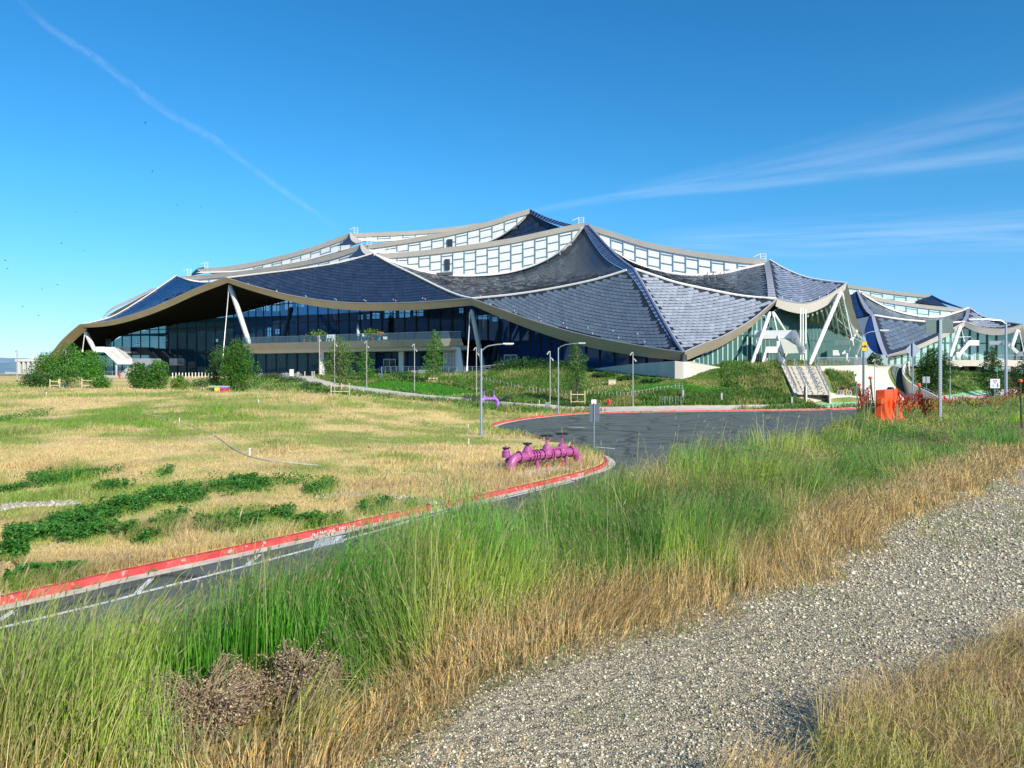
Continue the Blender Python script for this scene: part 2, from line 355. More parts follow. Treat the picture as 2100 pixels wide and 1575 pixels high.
red = mat('kerb_red_paint', (.50, .045, .05), rough=.75, spec=.3, var=.22, vs=5, bump=.3, bs=20, col2=(.56, .08, .075), c2s=1.5)
N = red.node_tree.nodes; L = red.node_tree.links; b = N['Principled BSDF']; old = b.inputs['Base Color'].links[0].from_socket
tc = N.new('ShaderNodeTexCoord'); nz = N.new('ShaderNodeTexNoise'); nz.inputs['Scale'].default_value = 7; nz.inputs['Detail'].default_value = 8; L.new(tc.outputs['Object'], nz.inputs['Vector'])
mr = N.new('ShaderNodeMapRange'); mr.inputs[1].default_value = .60; mr.inputs[2].default_value = .66; L.new(nz.outputs['Fac'], mr.inputs[0]); mx = N.new('ShaderNodeMix'); mx.data_type = 'RGBA'; L.new(mr.outputs[0], mx.inputs[0]); L.new(old, mx.inputs[6]); mx.inputs[7].default_value = (.45, .33, .27, 1); L.new(mx.outputs[2], b.inputs['Base Color'])
# the kerb: one prism along the line, open where the drain meets the road
gapA, gapB = np.array(ground0(884, 1047)), np.array(ground0(918, 1040))
def kerb(PL):
    m_ = MB(); a = offs(PL, 0); a2 = offs(PL, .03); b2 = offs(PL, .16); b3 = offs(PL, .17)
    m_.grid([[(p[0], p[1], 0.0), (q[0], q[1], .15), (r_[0], r_[1], .155), (s_[0], s_[1], -.1)] for p, q, r_, s_ in zip(a, a2, b2, b3)]); return m_
ia = int(np.argmin(np.linalg.norm(rl-gapA, axis=1))); ib = int(np.argmin(np.linalg.norm(rl-gapB, axis=1)))
k1 = np.vstack([rl[:ia], gapA]); k2 = np.vstack([gapB, rl[ib+1:]])
for k_ in (k1, k2): tag(kerb(k_).build('kerb', red), kind='structure')
wp = mat('road_paint_white', (.72, .70, .66), rough=.75, var=.25, vs=6)
# bike lane line with zig-zag chevrons beside the near kerb
line = []
for i_ in range(len(rl)):
    if rl[i_][1] < 36 and rl[i_][0] < 4.3 and i_ < ib+30: line.append(rl[i_])
line = np.array(line); near = line[line[:, 1] < 31]
md = MB(); off1 = -1.35+.9*sstep(14, 26, near[:, 1])
T = np.gradient(near, axis=0); T /= np.linalg.norm(T, axis=1)[:, None]; Nn = np.stack([-T[:, 1], T[:, 0]], 1)
strip(near+Nn*(off1-.06)[:, None], near+Nn*(off1+.06)[:, None], .004, .004, md)
cum = np.concatenate([[0], np.cumsum(np.linalg.norm(np.diff(near, axis=0), axis=1))])
for s0 in np.arange(14.0, cum[-1]-8, 2.6):
    def pt(s_, o): 
        q = np.array([np.interp(s_, cum, near[:, 0]), np.interp(s_, cum, near[:, 1])]); n_ = np.array([np.interp(s_, cum, Nn[:, 0]), np.interp(s_, cum, Nn[:, 1])]); return q+n_*o
    o0 = float(np.interp(s0, cum, off1)); A_ = pt(s0, o0+.05); B_ = pt(s0+.75, -.5)
    dv = (B_-A_); dv /= np.linalg.norm(dv); nn = np.array([-dv[1], dv[0]])*.055
    md.poly([(*(A_-nn), .008), (*(B_-nn), .008), (*(B_+nn), .008), (*(A_+nn), .008)])
tag(md.build('road_markings', wp), kind='structure')
# white square symbol patch
q = [ground0(*p) for p in ((648,1108),(700,1098),(706,1112),(640,1126))]
m_ = MB(); m_.poly([(x, y, .005) for x, y in q][::-1]); tag(m_.build('road_marking_block', mat('block_paint', (.50, .52, .56), rough=.8, var=.3, vs=3)), kind='structure')
# short dash on the turning circle
m_ = MB()
for p_ in [((1163,876),(1200,877)), ((1222,917),(1262,921))]:
    a_, b_ = [np.array(ground0(*k)) for k in p_]; m_.poly([(*a_, .005), (*b_, .005), (b_[0], b_[1]+.35, .005), (a_[0], a_[1]+.35, .005)])
tag(m_.build('lane_dash', wp), kind='structure')
# stencilled words on the kerb face
def kerb_text(txt, px, py, size=.125):
    p = np.array(ground0(px, py)); i_ = int(np.argmin(np.linalg.norm(rl-p, axis=1))); tt = rl[min(i_+1, len(rl)-1)]-rl[i_-1]
    c = bpy.data.curves.new('kerb_lettering', 'FONT'); c.body = txt; c.size = size; c.extrude = .002; c.space_character = 1.15; c.align_x = 'CENTER'
    o = bpy.data.objects.new('kerb_lettering', c); COL.objects.link(o); c.materials.append(mat('stencil_white', (.75, .70, .68), rough=.7, var=.3, vs=8))
    ang = math.atan2(tt[1], tt[0]); nr = np.array([tt[1], -tt[0]])/np.linalg.norm(tt)
    o.location = (p[0]+nr[0]*.02*0-nr[0]*.0+nr[0]*.012, p[1]+nr[1]*.012, .028); o.rotation_euler = (math.radians(80), 0, ang); tag(o, kind='structure'); o.scale = (1, 1, 1)
def on_kerb(px):   # pixel of the kerb foot at a column (near side)
    return float(np.interp(px, [p[0] for p in CURB_PX[:11]], [p[1] for p in CURB_PX[:11]]))
kerb_text('NO PARKING', 664, on_kerb(664), .115); kerb_text('FIRE LANE', 712, on_kerb(712), .115)
kerb_text('NO PARKING', 1160, on_kerb(1160), .12); kerb_text('FIRE LANE', 1192, on_kerb(1192), .12)

# ------------------------------------------------------------------ paths and plaza, draped as slabs
def crpx(pts, n):
    PL = smooth_pl(np.array(pts, float), 8); c = np.concatenate([[0], np.cumsum(np.linalg.norm(np.diff(PL, axis=0), axis=1))]); u = np.linspace(0, c[-1], n)
    return np.stack([np.interp(u, c, PL[:, k]) for k in range(PL.shape[1])], 1)
def drape(name, up, lo, m, n=60, k=8, lift=.05, kind='structure'):
    A = crpx(up, n); B = crpx(lo, n); WA = np.array([tuple(G(*p)) for p in A]); WB = np.array([tuple(G(*p)) for p in B]); r = []
    for a_, b_ in zip(WA, WB):
        ts = np.linspace(0, 1, k); xs = a_[0]+(b_[0]-a_[0])*ts; ys = a_[1]+(b_[1]-a_[1])*ts; zs = H(xs, ys)+lift
        row = [(xs[0], ys[0], zs[0]-lift-.3)]+list(zip(xs, ys, zs))+[(xs[-1], ys[-1], zs[-1]-lift-.3)]; r.append(row)
    mm = MB(); mm.grid(r); o = mm.build(name, m); tag(o, kind=kind); return o
PATH_UP = [(598,771),(640,771.5),(652,777),(690,786),(728,792),(790,800),(843,807),(900,812.5),(971,818.5),(1043,825.5),(1094,829),(1130,831),(1175,834),(1247,835.5),(1300,835)]
PATH_LO = [(540,772),(570,779),(596,786),(681,797),(773,809),(875,819),(940,823),(1021,832),(1103,839),(1148,842),(1211,844.5),(1250,845),(1300,843.5)]
drape('path', PATH_UP, PATH_LO, conc, n=90, k=6)
drape('sidewalk', [(1296,835),(1400,833.5),(1500,832.5),(1600,831),(1680,829),(1760,826),(1850,822),(1930,812),(2000,804),(2060,797),(2110,792)],
      [(1296,843.4),(1400,842.3),(1500,841.5),(1600,840),(1680,838.5),(1760,836),(1850,829.5),(1930,821),(2000,815),(2060,808.5),(2110,804)], conc, n=90, k=6, lift=.045)
drape('plaza', [(1622,808),(1642,816),(1664,822),(1668,827),(1650,831.5)], [(1702,807),(1725,812),(1765,817),(1800,823),(1840,825)], conc, n=24, k=10, lift=.06)
drape('ramp', [(1766,747),(1759,756),(1756,775),(1760,800),(1775,815),(1800,824)], [(1838,745),(1822,757),(1824,775),(1838,797),(1865,813),(1890,819)], mat('concrete_ramp', (.58, .53, .45), rough=.9, var=.1, vs=.8), n=40, k=12, lift=.1)
drape('drive', [(1843,745.5),(1829,757),(1832,775),(1847,797),(1872,812),(1893,818)], [(1858,750),(1850,762),(1856,778),(1875,793),(1900,805),(1920,812)], am, n=40, k=8, lift=.09)
gp = mat('bike_lane_green', (.22, .50, .26), rough=.8, var=.15, vs=2)
drape('bike_lane_paint', [(1655,829),(1700,828),(1765,825)], [(1655,833.5),(1700,834),(1765,833)], gp, n=16, k=4, lift=.085)
drape('bike_lane_paint', [(1945,810.5),(1985,804),(2035,799)], [(1938,815.5),(1985,810),(2035,805.5)], gp, n=16, k=4, lift=.085)
# ------------------------------------------------------------------ the tent-roofed building
def cv(pts, d0, d1, n=33):
    A = crpx([p[:2] for p in pts], n); out = []
    for k, (x, y) in enumerate(A): out.append(P(x, y, d0+(d1-d0)*k/(n-1)))
    return out
def down(c, dz, to=None, inn=0.0):
    """curve lowered by dz, and pulled away from the viewer (to the +Y side) by inn"""
    return [p+Vector((0, inn, -dz)) for p in c]
def coons(c0, c1, n=33):
    """ruled between c0 and c1"""
    return [[a.lerp(b, k/8) for a, b in zip(c0, c1)] for k in range(9)]
def coons4(b, t, l, r):
    n = len(b); m = len(l); R = []
    for j in range(m):
        v = j/(m-1); row = []
        for i in range(n):
            u = i/(n-1)
            row.append(b[i]*(1-v)+t[i]*v+l[j]*(1-u)+r[j]*u-(b[0]*(1-u)*(1-v)+b[-1]*u*(1-v)+t[0]*(1-u)*v+t[-1]*u*v))
        R.append(row)
    return R
pt_ = lambda p, n=33: [p.copy() for _ in range(n)]
deck_m = mat('roof_deck_dark', (.022, .028, .042), rough=.5)
def tile_mat(name, lo, hi, rough=.25, metal=.0, coat=.4):
    m = bpy.data.materials.new(name); m.use_nodes = True; MATS[name] = m; N = m.node_tree.nodes; L = m.node_tree.links; b = N['Principled BSDF']
    g = N.new('ShaderNodeNewGeometry'); r = N.new('ShaderNodeValToRGB'); r.color_ramp.elements[0].color = (*lo, 1); r.color_ramp.elements[1].color = (*hi, 1)
    L.new(g.outputs['Random Per Island'], r.inputs[0]); L.new(r.outputs[0], b.inputs['Base Color'])
    mr = N.new('ShaderNodeMapRange'); mr.inputs[3].default_value = rough*.8; mr.inputs[4].default_value = rough*1.35; L.new(g.outputs['Random Per Island'], mr.inputs[0]); L.new(mr.outputs[0], b.inputs['Roughness'])
    b.inputs['Metallic'].default_value = metal; b.inputs['Coat Weight'].default_value = coat; b.inputs['Coat Roughness'].default_value = .12; return m
T_DARK = tile_mat('roof_tile_dark_side', (.022, .038, .074), (.032, .052, .098), .32)  # same solar tile throughout; each slope's light and shade is set in its tone
T_MID = tile_mat('roof_tile_mid_lit', (.105, .140, .182), (.135, .176, .225), .36)
T_LITE = tile_mat('roof_tile_glare', (.38, .41, .46), (.48, .51, .56), .36, metal=.25)  # pale base colour stands in for glare on the right-facing slope
T_MID3 = tile_mat('roof_tile_low_lit', (.05, .07, .095), (.075, .098, .13), .34)
T_P7 = tile_mat('roof_tile_sheen', (.26, .30, .37), (.36, .40, .48), .36, metal=.2)  # lightened base colour imitates sheen on this slope
T_BLUE = tile_mat('roof_tile_sky_reflect', (.008, .024, .105), (.014, .038, .155), .3)  # reflected blue sky is put into the base colour
def tiles(S_, m, parent, off, w=1.05, h=.8, ang=None, name='solar_tiles', jit=.012):
    """overlapping scale tiles laid over the patch, looked up in plan"""
    vs = [v for r in S_ for v in r]; a, b = len(S_), len(S_[0])
    fs = [(i*b+j, i*b+j+1, (i+1)*b+j+1, (i+1)*b+j) for i in range(a-1) for j in range(b-1)]
    bvh = BVHTree.FromPolygons(vs, fs)
    e1 = (Vector(S_[0][-1])-Vector(S_[0][0])); e1.z = 0; e1.normalize()
    if ang is not None: e1 = Vector((math.cos(ang), math.sin(ang), 0))
    # size the rows along the slope, not in plan
    nrm = Vector((0, 0, 0))
    for f in fs[::7]:
        p = [vs[k] for k in f]; c = (p[2]-p[0]).cross(p[3]-p[1]); nrm += c if c.z > 0 else -c
    nrm.normalize(); e2 = Vector((-e1.y, e1.x, 0)); slope = math.sqrt(max(.15, 1-(e2.dot(nrm)/max(nrm.z, .05))**2/(1+(e2.dot(nrm)/max(nrm.z, .05))**2)))
    hh = h*slope; xs = [v.dot(e1) for v in vs]; ys = [v.dot(e2) for v in vs]; V = []; Fc = []
    def look(x, y):
        o = e1*x+e2*y; hit = bvh.ray_cast(Vector((o.x, o.y, 200)), Vector((0, 0, -1))); return hit[0]
    prof = [(-.488, .17), (-.30, .01), (.30, .01), (.488, .17), (.488, .99), (-.488, .99)]
    y = min(ys); j = 0
    while y < max(ys):
        x = min(xs)-(w/2 if j % 2 else 0)
        while x < max(xs):
            pp = []; tl = random.uniform(-jit, jit); t2 = random.uniform(-jit, jit)
            for a_, b_ in prof:
                q = look(x+a_*w, y+b_*hh)
                if q is None: break
                pp.append(q+nrm*(.055+.05*(1-b_)+tl*a_*2+t2*(b_-.5)*2))
            if len(pp) == 6:
                n = len(V); V += pp; Fc.append(tuple(range(n, n+6)))
            x += w
        y += hh; j += 1
    mb = MB(); mb.v = [tuple(v) for v in V]; mb.f = Fc; return mb.build(name, m, parent, off=off)
def patch(S_, m, parent, off, **k):
    mb = MB(); mb.grid(S_); mb.grid([[p-Vector((0, 0, .35)) for p in r] for r in S_[::-1]])
    d = mb.build('roof_deck', deck_m, parent, off=off, smooth=True); o = tiles(S_, m, parent, off, **k); o.parent = d; o.location = (0, 0, 0); return d

BO = Vector((0, 150, 4.5))
bld = thing('office_building', 'large office building under overlapping tent-like dark solar roofs, facing the green mound and stairs', 'building', BO)
metal_tan = mat('fascia_metal_tan', (.40, .345, .25), rough=.42, metal=.35, var=.08, vs=.25)
metal_pale = mat('fascia_metal_pale', (.62, .57, .50), rough=.45, metal=.15, var=.06, vs=.3)
white_trim = mat('white_trim', (.80, .77, .74), rough=.5)
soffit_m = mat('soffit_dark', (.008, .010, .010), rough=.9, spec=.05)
soffit_g = mat('soffit_green', (.16, .22, .17), rough=.55, metal=.3, var=.25, vs=.3)
# node depths
dA, dK, dC2, dC1, dC3, dF1, dF2, dF0, dT1, dR1, dT2, dR2, dR3, dT0 = 100, 117, 128, 158, 152, 185, 190, 205, 140, 113, 132, 124, 146, 160
# edges (pixel of the photograph + depth at either end)
e_C2A = cv([(968,614),(1040,641),(1120,668),(1200,690),(1290,708),(1370,721),(1402,725)], dC2, dA)
e_AR1 = cv([(1402,725),(1440,708),(1478,694),(1535,662),(1575,630),(1592,615)], dA, dR1)
e_C2K = cv([(968,614),(1050,606),(1130,594),(1205,579),(1250,567),(1285,556)], dC2, dK)
e_AK = cv([(1402,725),(1370,690),(1335,635),(1308,585),(1285,556)], dA, dK)
e_AKr = cv([(1402,725),(1385,700),(1350,640),(1325,596),(1300,553)], dA, dK)
e_KR1 = cv([(1300,553),(1348,569),(1393,583),(1478,601),(1530,610),(1592,615)], dK, dR1)
e_C3C2 = cv([(765,521),(800,541),(850,565),(900,590),(940,607),(968,614)], dC3, dC2)
e_C3T1 = cv([(765,521),(800,536),(860,555),(920,565),(985,566),(1050,560),(1110,540),(1160,510),(1196,467)], dC3, dT1)
e_T1K = cv([(1196,467),(1227,514),(1250,537),(1285,556)], dT1, dK)
e_T1Kr = cv([(1205,461),(1245,506),(1275,535),(1300,553)], dT1, dK)
e_C1C2 = cv([(465,571),(520,588),(600,608),(680,620),(760,624),(860,622),(968,614)], dC1, dC2)
e_C1C3 = cv([(465,571),(540,562),(620,552),(700,539),(765,521)], dC1, dC3)
e_F1C1 = cv([(166,667),(220,661),(280,645),(340,622),(400,595),(465,571)], dF1, dC1)
e_F1F2 = cv([(166,667),(230,650),(290,615),(330,588),(362,566)], dF1, dF2)
e_F2C1 = cv([(362,566),(392,576),(420,579),(445,577),(465,571)], dF2, dC1)
e_F0F1 = cv([(66,770),(95,742),(125,704),(150,680),(166,667)], dF0, dF1)
e_T1T2 = cv([(1205,465),(1250,512),(1300,542),(1360,560),(1420,566),(1480,562),(1530,551),(1567,541)], dT1, dT2)
e_R1T2 = cv([(1575,613),(1573,580),(1567,541)], dR1, dT2)
e_R1T2r = cv([(1592,615),(1586,580),(1578,534)], dR1, dT2)
e_T2R2 = cv([(1578,534),(1610,553),(1650,569),(1690,577),(1735,582)], dT2, dR2)
e_R1R2 = cv([(1592,615),(1620,622),(1655,624),(1690,612),(1718,595),(1735,582)], dR1, dR2)
e_KR1b = cv([(1300,553),(1348,569),(1393,583),(1478,601),(1530,610),(1575,613)], dK, dR1)
P1 = coons4(e_C2A, e_C2K, pt_(e_C2A[0]), e_AK)
P2 = coons4(e_AR1, e_KR1, e_AKr, pt_(e_KR1[-1]))
P3_ = coons4(e_C2K, e_C3T1, e_C3C2[::-1], e_T1K[::-1])
P4 = coons4(e_C1C2, e_C1C3, pt_(e_C1C2[0]), e_C3C2[::-1])
P5 = coons4(e_F1C1, e_F1F2, pt_(e_F1C1[0]), e_F2C1[::-1])
P6 = coons4(e_KR1b, e_T1T2, e_T1Kr[::-1], e_R1T2)
P7 = coons4(e_R1R2, e_T2R2, e_R1T2r, pt_(e_R1R2[-1]))
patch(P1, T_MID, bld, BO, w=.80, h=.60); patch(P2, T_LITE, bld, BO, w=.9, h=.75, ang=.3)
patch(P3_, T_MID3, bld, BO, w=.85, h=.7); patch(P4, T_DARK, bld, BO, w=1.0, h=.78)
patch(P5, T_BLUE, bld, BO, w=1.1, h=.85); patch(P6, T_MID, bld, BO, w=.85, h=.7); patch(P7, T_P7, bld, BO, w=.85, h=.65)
# ladder-like ridge strips from the peaks down to the low corner
strip_m = tile_mat('ridge_panel_blue', (.030, .055, .135), (.045, .08, .18), .28)
def ladder(L_, R_, name='ridge_strip', m=strip_m, n=None, lift=.12, step=.9):
    mb = MB(); tot = sum((L_[i+1]-L_[i]).length for i in range(len(L_)-1)); n = n or int(tot/step)
    def at(c, u):
        x = u*(len(c)-1); i = min(int(x), len(c)-2); return c[i].lerp(c[i+1], x-i)
    base = MB(); base.grid([[a+Vector((0, 0, .06)) for a in L_], [a+Vector((0, 0, .06)) for a in R_]]); o = base.build(name, mat('ridge_seam_pale', (.42, .44, .50), rough=.5), bld, off=BO)
    for i in range(n):
        a, b_, c, d_ = at(L_, (i+.07)/n), at(R_, (i+.07)/n), at(R_, (i+.93)/n), at(L_, (i+.93)/n); z = Vector((0, 0, lift))
        mb.add([a+z, b_+z, c+z, d_+z], [(0, 1, 2, 3)])
    q = mb.build('ridge_panel', m, o, off=BO); q.location = (0, 0, 0); return o
ladder(e_AK[::-1], e_AKr[::-1]); ladder(e_T1K, e_T1Kr); ladder(e_R1T2[::-1], e_R1T2r[::-1], m=mat('ridge_panel_grey', (.42, .42, .46), rough=.45, metal=.2), step=1.4)
def rim(c, r, name='roof_trim', m=white_trim, par=bld, off=BO, lift=.15):
    mb = MB(); mb.tube([p+Vector((0, 0, lift)) for p in c], r, n=6); return mb.build(name, m, par, off=off, smooth=True)
rim(e_C3C2, .22); rim(e_C2K, .19); rim(e_KR1, .2); rim(e_C1C3, .16); rim(e_F1F2, .14); rim(e_T2R2, .12); rim(e_AKr, .22, m=mat('trim_bluegrey', (.40, .43, .50), rough=.4, metal=.4)); rim(e_T1Kr, .18, m=MATS['trim_bluegrey']); rim(e_T1T2, .24); rim(e_C3T1, .28)
# fascia bands and soffits
def fascia(c, t, inn, m, par=bld, off=BO, name='fascia', lean=.2, sub=None):
    """edge band: a flat lip, then a face leaning back under the roof"""
    n = len(c); r0 = []; r1 = []; r2 = []; r3 = []
    for i, p in enumerate(c):
        tt = t(i/(n-1)) if callable(t) else t
        dv = Vector(inn)
        r0.append(p+Vector((0, 0, .28))-dv*.1); r1.append(p+Vector((0, 0, .10))-dv*.22); r2.append(p+Vector((0, 0, -tt))+dv*lean); r3.append(p+Vector((0, 0, -tt+.05))+dv*(lean+2.5))
    mb = MB(); mb.grid([r0, r1, r2]); o = mb.build(name, m, par, off=off, smooth=True); lip = MB(); lip.tube([p+Vector((0, 0, .2))-Vector(inn)*.2 for p in c], .09, n=5); q = lip.build('gutter_lip', mat('lip_grey', (.5, .5, .52), rough=.4, metal=.5), o, off=off); q.location = (0, 0, 0)
    return r2
band = lambda a, b_, mid: (lambda u: a*(1-u)+b_*u+mid*4*u*(1-u))
s1 = fascia(e_F1C1, band(.6, .85, .3), (.55, .83, 0), metal_tan)
s2 = fascia(e_C1C2, band(.85, .95, .25), (.55, .83, 0), metal_tan)
s3 = fascia(e_C2A, band(1.0, .9, .5), (.6, .8, 0), metal_tan)
s4 = fascia(e_AR1, band(1.1, .5, .3), (-.35, .94, 0), metal_tan)
s5 = fascia(e_R1R2, band(.9, .9, .5), (-.2, .98, 0), metal_pale)
s0 = fascia(e_F0F1, band(.6, .9, .5), (.9, .45, 0), metal_tan, lean=1.3)
# the right-hand end: the edge turns away from the camera and shows its pale outer face
outR = cv([(1737,582),(1744,606),(1752,640),(1762,668),(1768,684)], dR2, dR3); inR = cv([(1724,590),(1728,618),(1739,652),(1752,676),(1762,688)], dR2+.6, dR3+1)
mb = MB(); mb.grid([outR, [p+Vector((0, 0, -.1)) for p in inR]]); mb.grid([[p+Vector((.5, 1.5, .25)) for p in outR], outR]); mb.build('end_fascia', metal_pale, bld, off=BO, smooth=True)

# wall lines in plan and the glass under the roof
def wall(pts, zb, name, gm_, mm_, step=3.0, rows=(), jit=.02, depth=.12, par=bld, off=BO, mw=.12, fins=0, sub_off=True):
    """pts: (px, d, py_top) -> glass wall from zb up to the curve through the tops; bars in front"""
    PL = [P(a, c, b) for a, b, c in pts]; X = [0]
    for i in range(len(PL)-1): X.append(X[-1]+(PL[i+1].xy-PL[i].xy).length)
    tot = X[-1]; n = max(1, int(tot/step)); gl = MB(); mu = MB()
    def at(s_): return Vector([float(np.interp(s_, X, [p[k] for p in PL])) for k in range(3)])
    zl = sorted(rows)
    for i in range(n):
        a = at(tot*i/n); b_ = at(tot*(i+1)/n); dv = (b_-a); dv.z = 0; nv = Vector((dv.y, -dv.x, 0)).normalized()
        zz = [zb]+[z for z in zl if z > zb+.1]; lv = [z for z in zz]
        for r in range(len(lv)):
            z0 = lv[r]; ta, tb = a.z, b_.z
            if z0 >= max(ta, tb)-.05: break
            z1a = min(lv[r+1] if r+1 < len(lv) else 1e9, ta); z1b = min(lv[r+1] if r+1 < len(lv) else 1e9, tb)
            z1a = max(z1a, z0+.01); z1b = max(z1b, z0+.01); j = [random.gauss(0, jit) for _ in range(4)]
            gl.add([Vector((a.x, a.y, z0))+nv*j[0], Vector((b_.x, b_.y, z0))+nv*j[1], Vector((b_.x, b_.y, z1b))+nv*j[2], Vector((a.x, a.y, z1a))+nv*j[3]], [(0, 1, 2, 3)])
        if a.z > zb+.2: mu.bar(Vector((a.x, a.y, zb))+nv*depth, a+nv*depth, mw, .25+fins)
        for z in zl:
            if z < max(a.z, b_.z)-.1 and z > zb+.1:
                p0 = Vector((a.x, a.y, z))+nv*depth; p1 = Vector((b_.x, b_.y, z))+nv*depth; mu.bar(p0, p1, .18, mw*1.3)
    g = gl.build(name, gm_, par, off=off); m2 = mu.build('mullions', mm_, g, off=off); m2.location = (0, 0, 0); return PL, g
gl_blue = glass_mat('glass_blue', (.18, .38, .60), (.018, .085, .27), .72, ior=1.28, refl=(.8, .9, 1))
gl_teal = glass_mat('glass_teal', (.30, .55, .60), (.012, .085, .135), .62, ior=1.38, refl=(.8, .95, 1))
gl_green = glass_mat('glass_green', (.50, .80, .72), (.52, .85, .74), .72, ior=1.7, refl=(.85, 1, .97))
bar_dark = mat('mullion_dark', (.012, .022, .035), rough=.5, metal=.3)
bar_green = mat('mullion_green', (.05, .13, .12), rough=.5, metal=.2)
LW = [(118,207,752),(150,205,741),(205,201,722),(245,198,690),(300,195,676),(350,192,667),(420,188,656),(480,184,646),(540,177,630),(600,171,614),(760,160,606),(900,151,606),(980,146,628)]
pl1, g1 = wall([p for p in LW if p[0] <= 480], 3.2, 'glass_wall', gl_teal, bar_dark, step=2.9, rows=(8.8, 15.0))
pl2, g2 = wall([p for p in LW if p[0] >= 480], 3.4, 'glass_wall', gl_blue, bar_dark, step=2.9, rows=(9.6, 15.2, 19.5), mw=.1)
pl3, g3 = wall([(980,146,628),(1050,138,650),(1110,130,672),(1180,121,700),(1240,115,716),(1300,110,727),(1360,105,736)], 4.6, 'glass_wall', gl_blue, bar_dark, step=3.1, rows=(9.4, 15), mw=.1)
pl4, g4 = wall([(1418,103,742),(1450,106,722),(1478,108,700),(1520,111,676),(1560,114,650),(1598,118,632),(1622,122,636),(1645,126,660),(1690,131,671),(1717,136,690),(1765,146,704)], 4.9, 'glass_wall', gl_green, bar_green, step=1.15, rows=(9.6, 14.6), jit=.012, mw=.10, fins=.35)
def soff(edge, wl, m, name='soffit'):
    top = [Vector(p) for p in wl]; n = len(edge); X = np.linspace(0, 1, len(top)); c2 = []
    L_ = np.concatenate([[0], np.cumsum([(top[i+1]-top[i]).length for i in range(len(top)-1)])]); L_ /= L_[-1]
    for i in range(n): c2.append(Vector([float(np.interp(i/(n-1), L_, [p[k] for p in top])) for k in range(3)])+Vector((0, .0, .02)))
    mb = MB(); mb.grid([[a.lerp(b_, k/4)+Vector((0, 0, .5*math.sin(math.pi*k/4))) for a, b_ in zip(edge, c2)] for k in range(5)]); return mb.build(name, m, bld, off=BO, smooth=True)
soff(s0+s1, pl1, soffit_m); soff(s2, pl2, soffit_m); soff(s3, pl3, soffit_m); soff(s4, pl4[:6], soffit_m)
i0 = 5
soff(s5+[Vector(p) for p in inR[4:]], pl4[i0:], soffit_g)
# trusses under the right-hand soffit
mb = MB()
for k in range(9):
    a = Vector(s5[14+k*2]); b_ = pl4[7+min(k//3, 2)].lerp(pl4[8+min(k//3, 2)], (k % 3)/3); mb.bar(a-Vector((0, 0, .4)), b_+Vector((0, -.5, .6)), .22, .35)
for k in range(12):
    a = inR[2+k*2]; b_ = pl4[8].lerp(pl4[10], k/11.); mb.bar(a+Vector((0, 0, -.2)), b_+Vector((0, -.4, .7)), .2, .3)
for f in (.3, .6, .85):
    pr = [inR[2+k*2].lerp(pl4[8].lerp(pl4[10], k/11.), f)+Vector((0, 0, -.1)) for k in range(12)]; mb.tube(pr, .14, n=5)
mb.build('roof_truss', mat('truss_pale', (.42, .50, .42), rough=.5, metal=.3), bld, off=BO)
# interior seen through the panes: floors, back wall, emissive panels standing in for daylight
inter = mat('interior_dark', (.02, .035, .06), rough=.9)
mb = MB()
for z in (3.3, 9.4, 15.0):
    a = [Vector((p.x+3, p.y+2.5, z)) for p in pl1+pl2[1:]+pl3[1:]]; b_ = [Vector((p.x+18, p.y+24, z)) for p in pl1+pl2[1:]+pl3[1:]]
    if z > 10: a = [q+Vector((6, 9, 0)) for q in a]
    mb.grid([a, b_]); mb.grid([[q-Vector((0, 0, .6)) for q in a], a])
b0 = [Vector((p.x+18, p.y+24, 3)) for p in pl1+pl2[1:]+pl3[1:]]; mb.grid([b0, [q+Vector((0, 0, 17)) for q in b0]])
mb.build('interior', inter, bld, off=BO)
day = bpy.data.materials.new('daylight_glow'); day.use_nodes = True; b = day.node_tree.nodes['Principled BSDF']; b.inputs['Base Color'].default_value = (.5, .7, .8, 1); b.inputs['Emission Color'].default_value = (.45, .78, 1, 1); b.inputs['Emission Strength'].default_value = 1.6  # emission imitates daylight coming through the far clerestories
def glow_panel(px, py, wpx, hpx, d):
    mb = MB(); c = P(px, py, d); w_ = wpx*d/F; h_ = hpx*d/F; mb.box(c, (w_, .1, h_)); o = mb.build('daylight_glow_panel', day, bld, off=BO)
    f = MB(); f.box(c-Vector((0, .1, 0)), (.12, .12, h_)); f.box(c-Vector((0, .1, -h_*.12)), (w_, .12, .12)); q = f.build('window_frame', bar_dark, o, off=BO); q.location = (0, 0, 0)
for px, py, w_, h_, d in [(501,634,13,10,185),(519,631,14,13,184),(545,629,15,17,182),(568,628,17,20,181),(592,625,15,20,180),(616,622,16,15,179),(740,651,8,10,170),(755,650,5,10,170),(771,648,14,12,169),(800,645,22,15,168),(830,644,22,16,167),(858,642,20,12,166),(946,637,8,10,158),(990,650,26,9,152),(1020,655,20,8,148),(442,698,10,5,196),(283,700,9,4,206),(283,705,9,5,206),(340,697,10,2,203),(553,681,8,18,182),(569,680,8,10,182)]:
    glow_panel(px, py, w_, h_, d)
mb = MB()
for px, d, zt in ((440,192,14),(520,186,15),(655,172,14),(700,170,14),(835,162,15),(1020,148,14),(1060,145,14)):
    a = P(px, 700, d); mb.tube([(a.x, a.y, 3.4), (a.x, a.y, zt)], .35, n=8)
mb.tube([P(580,700,160), P(598,632,166)], .45, n=8); mb.tube([P(1010,740,140), P(1028,655,142)], .4, n=8)
mb.build('inner_column', mat('col_inner', (.05, .08, .10), rough=.6), bld, off=BO)

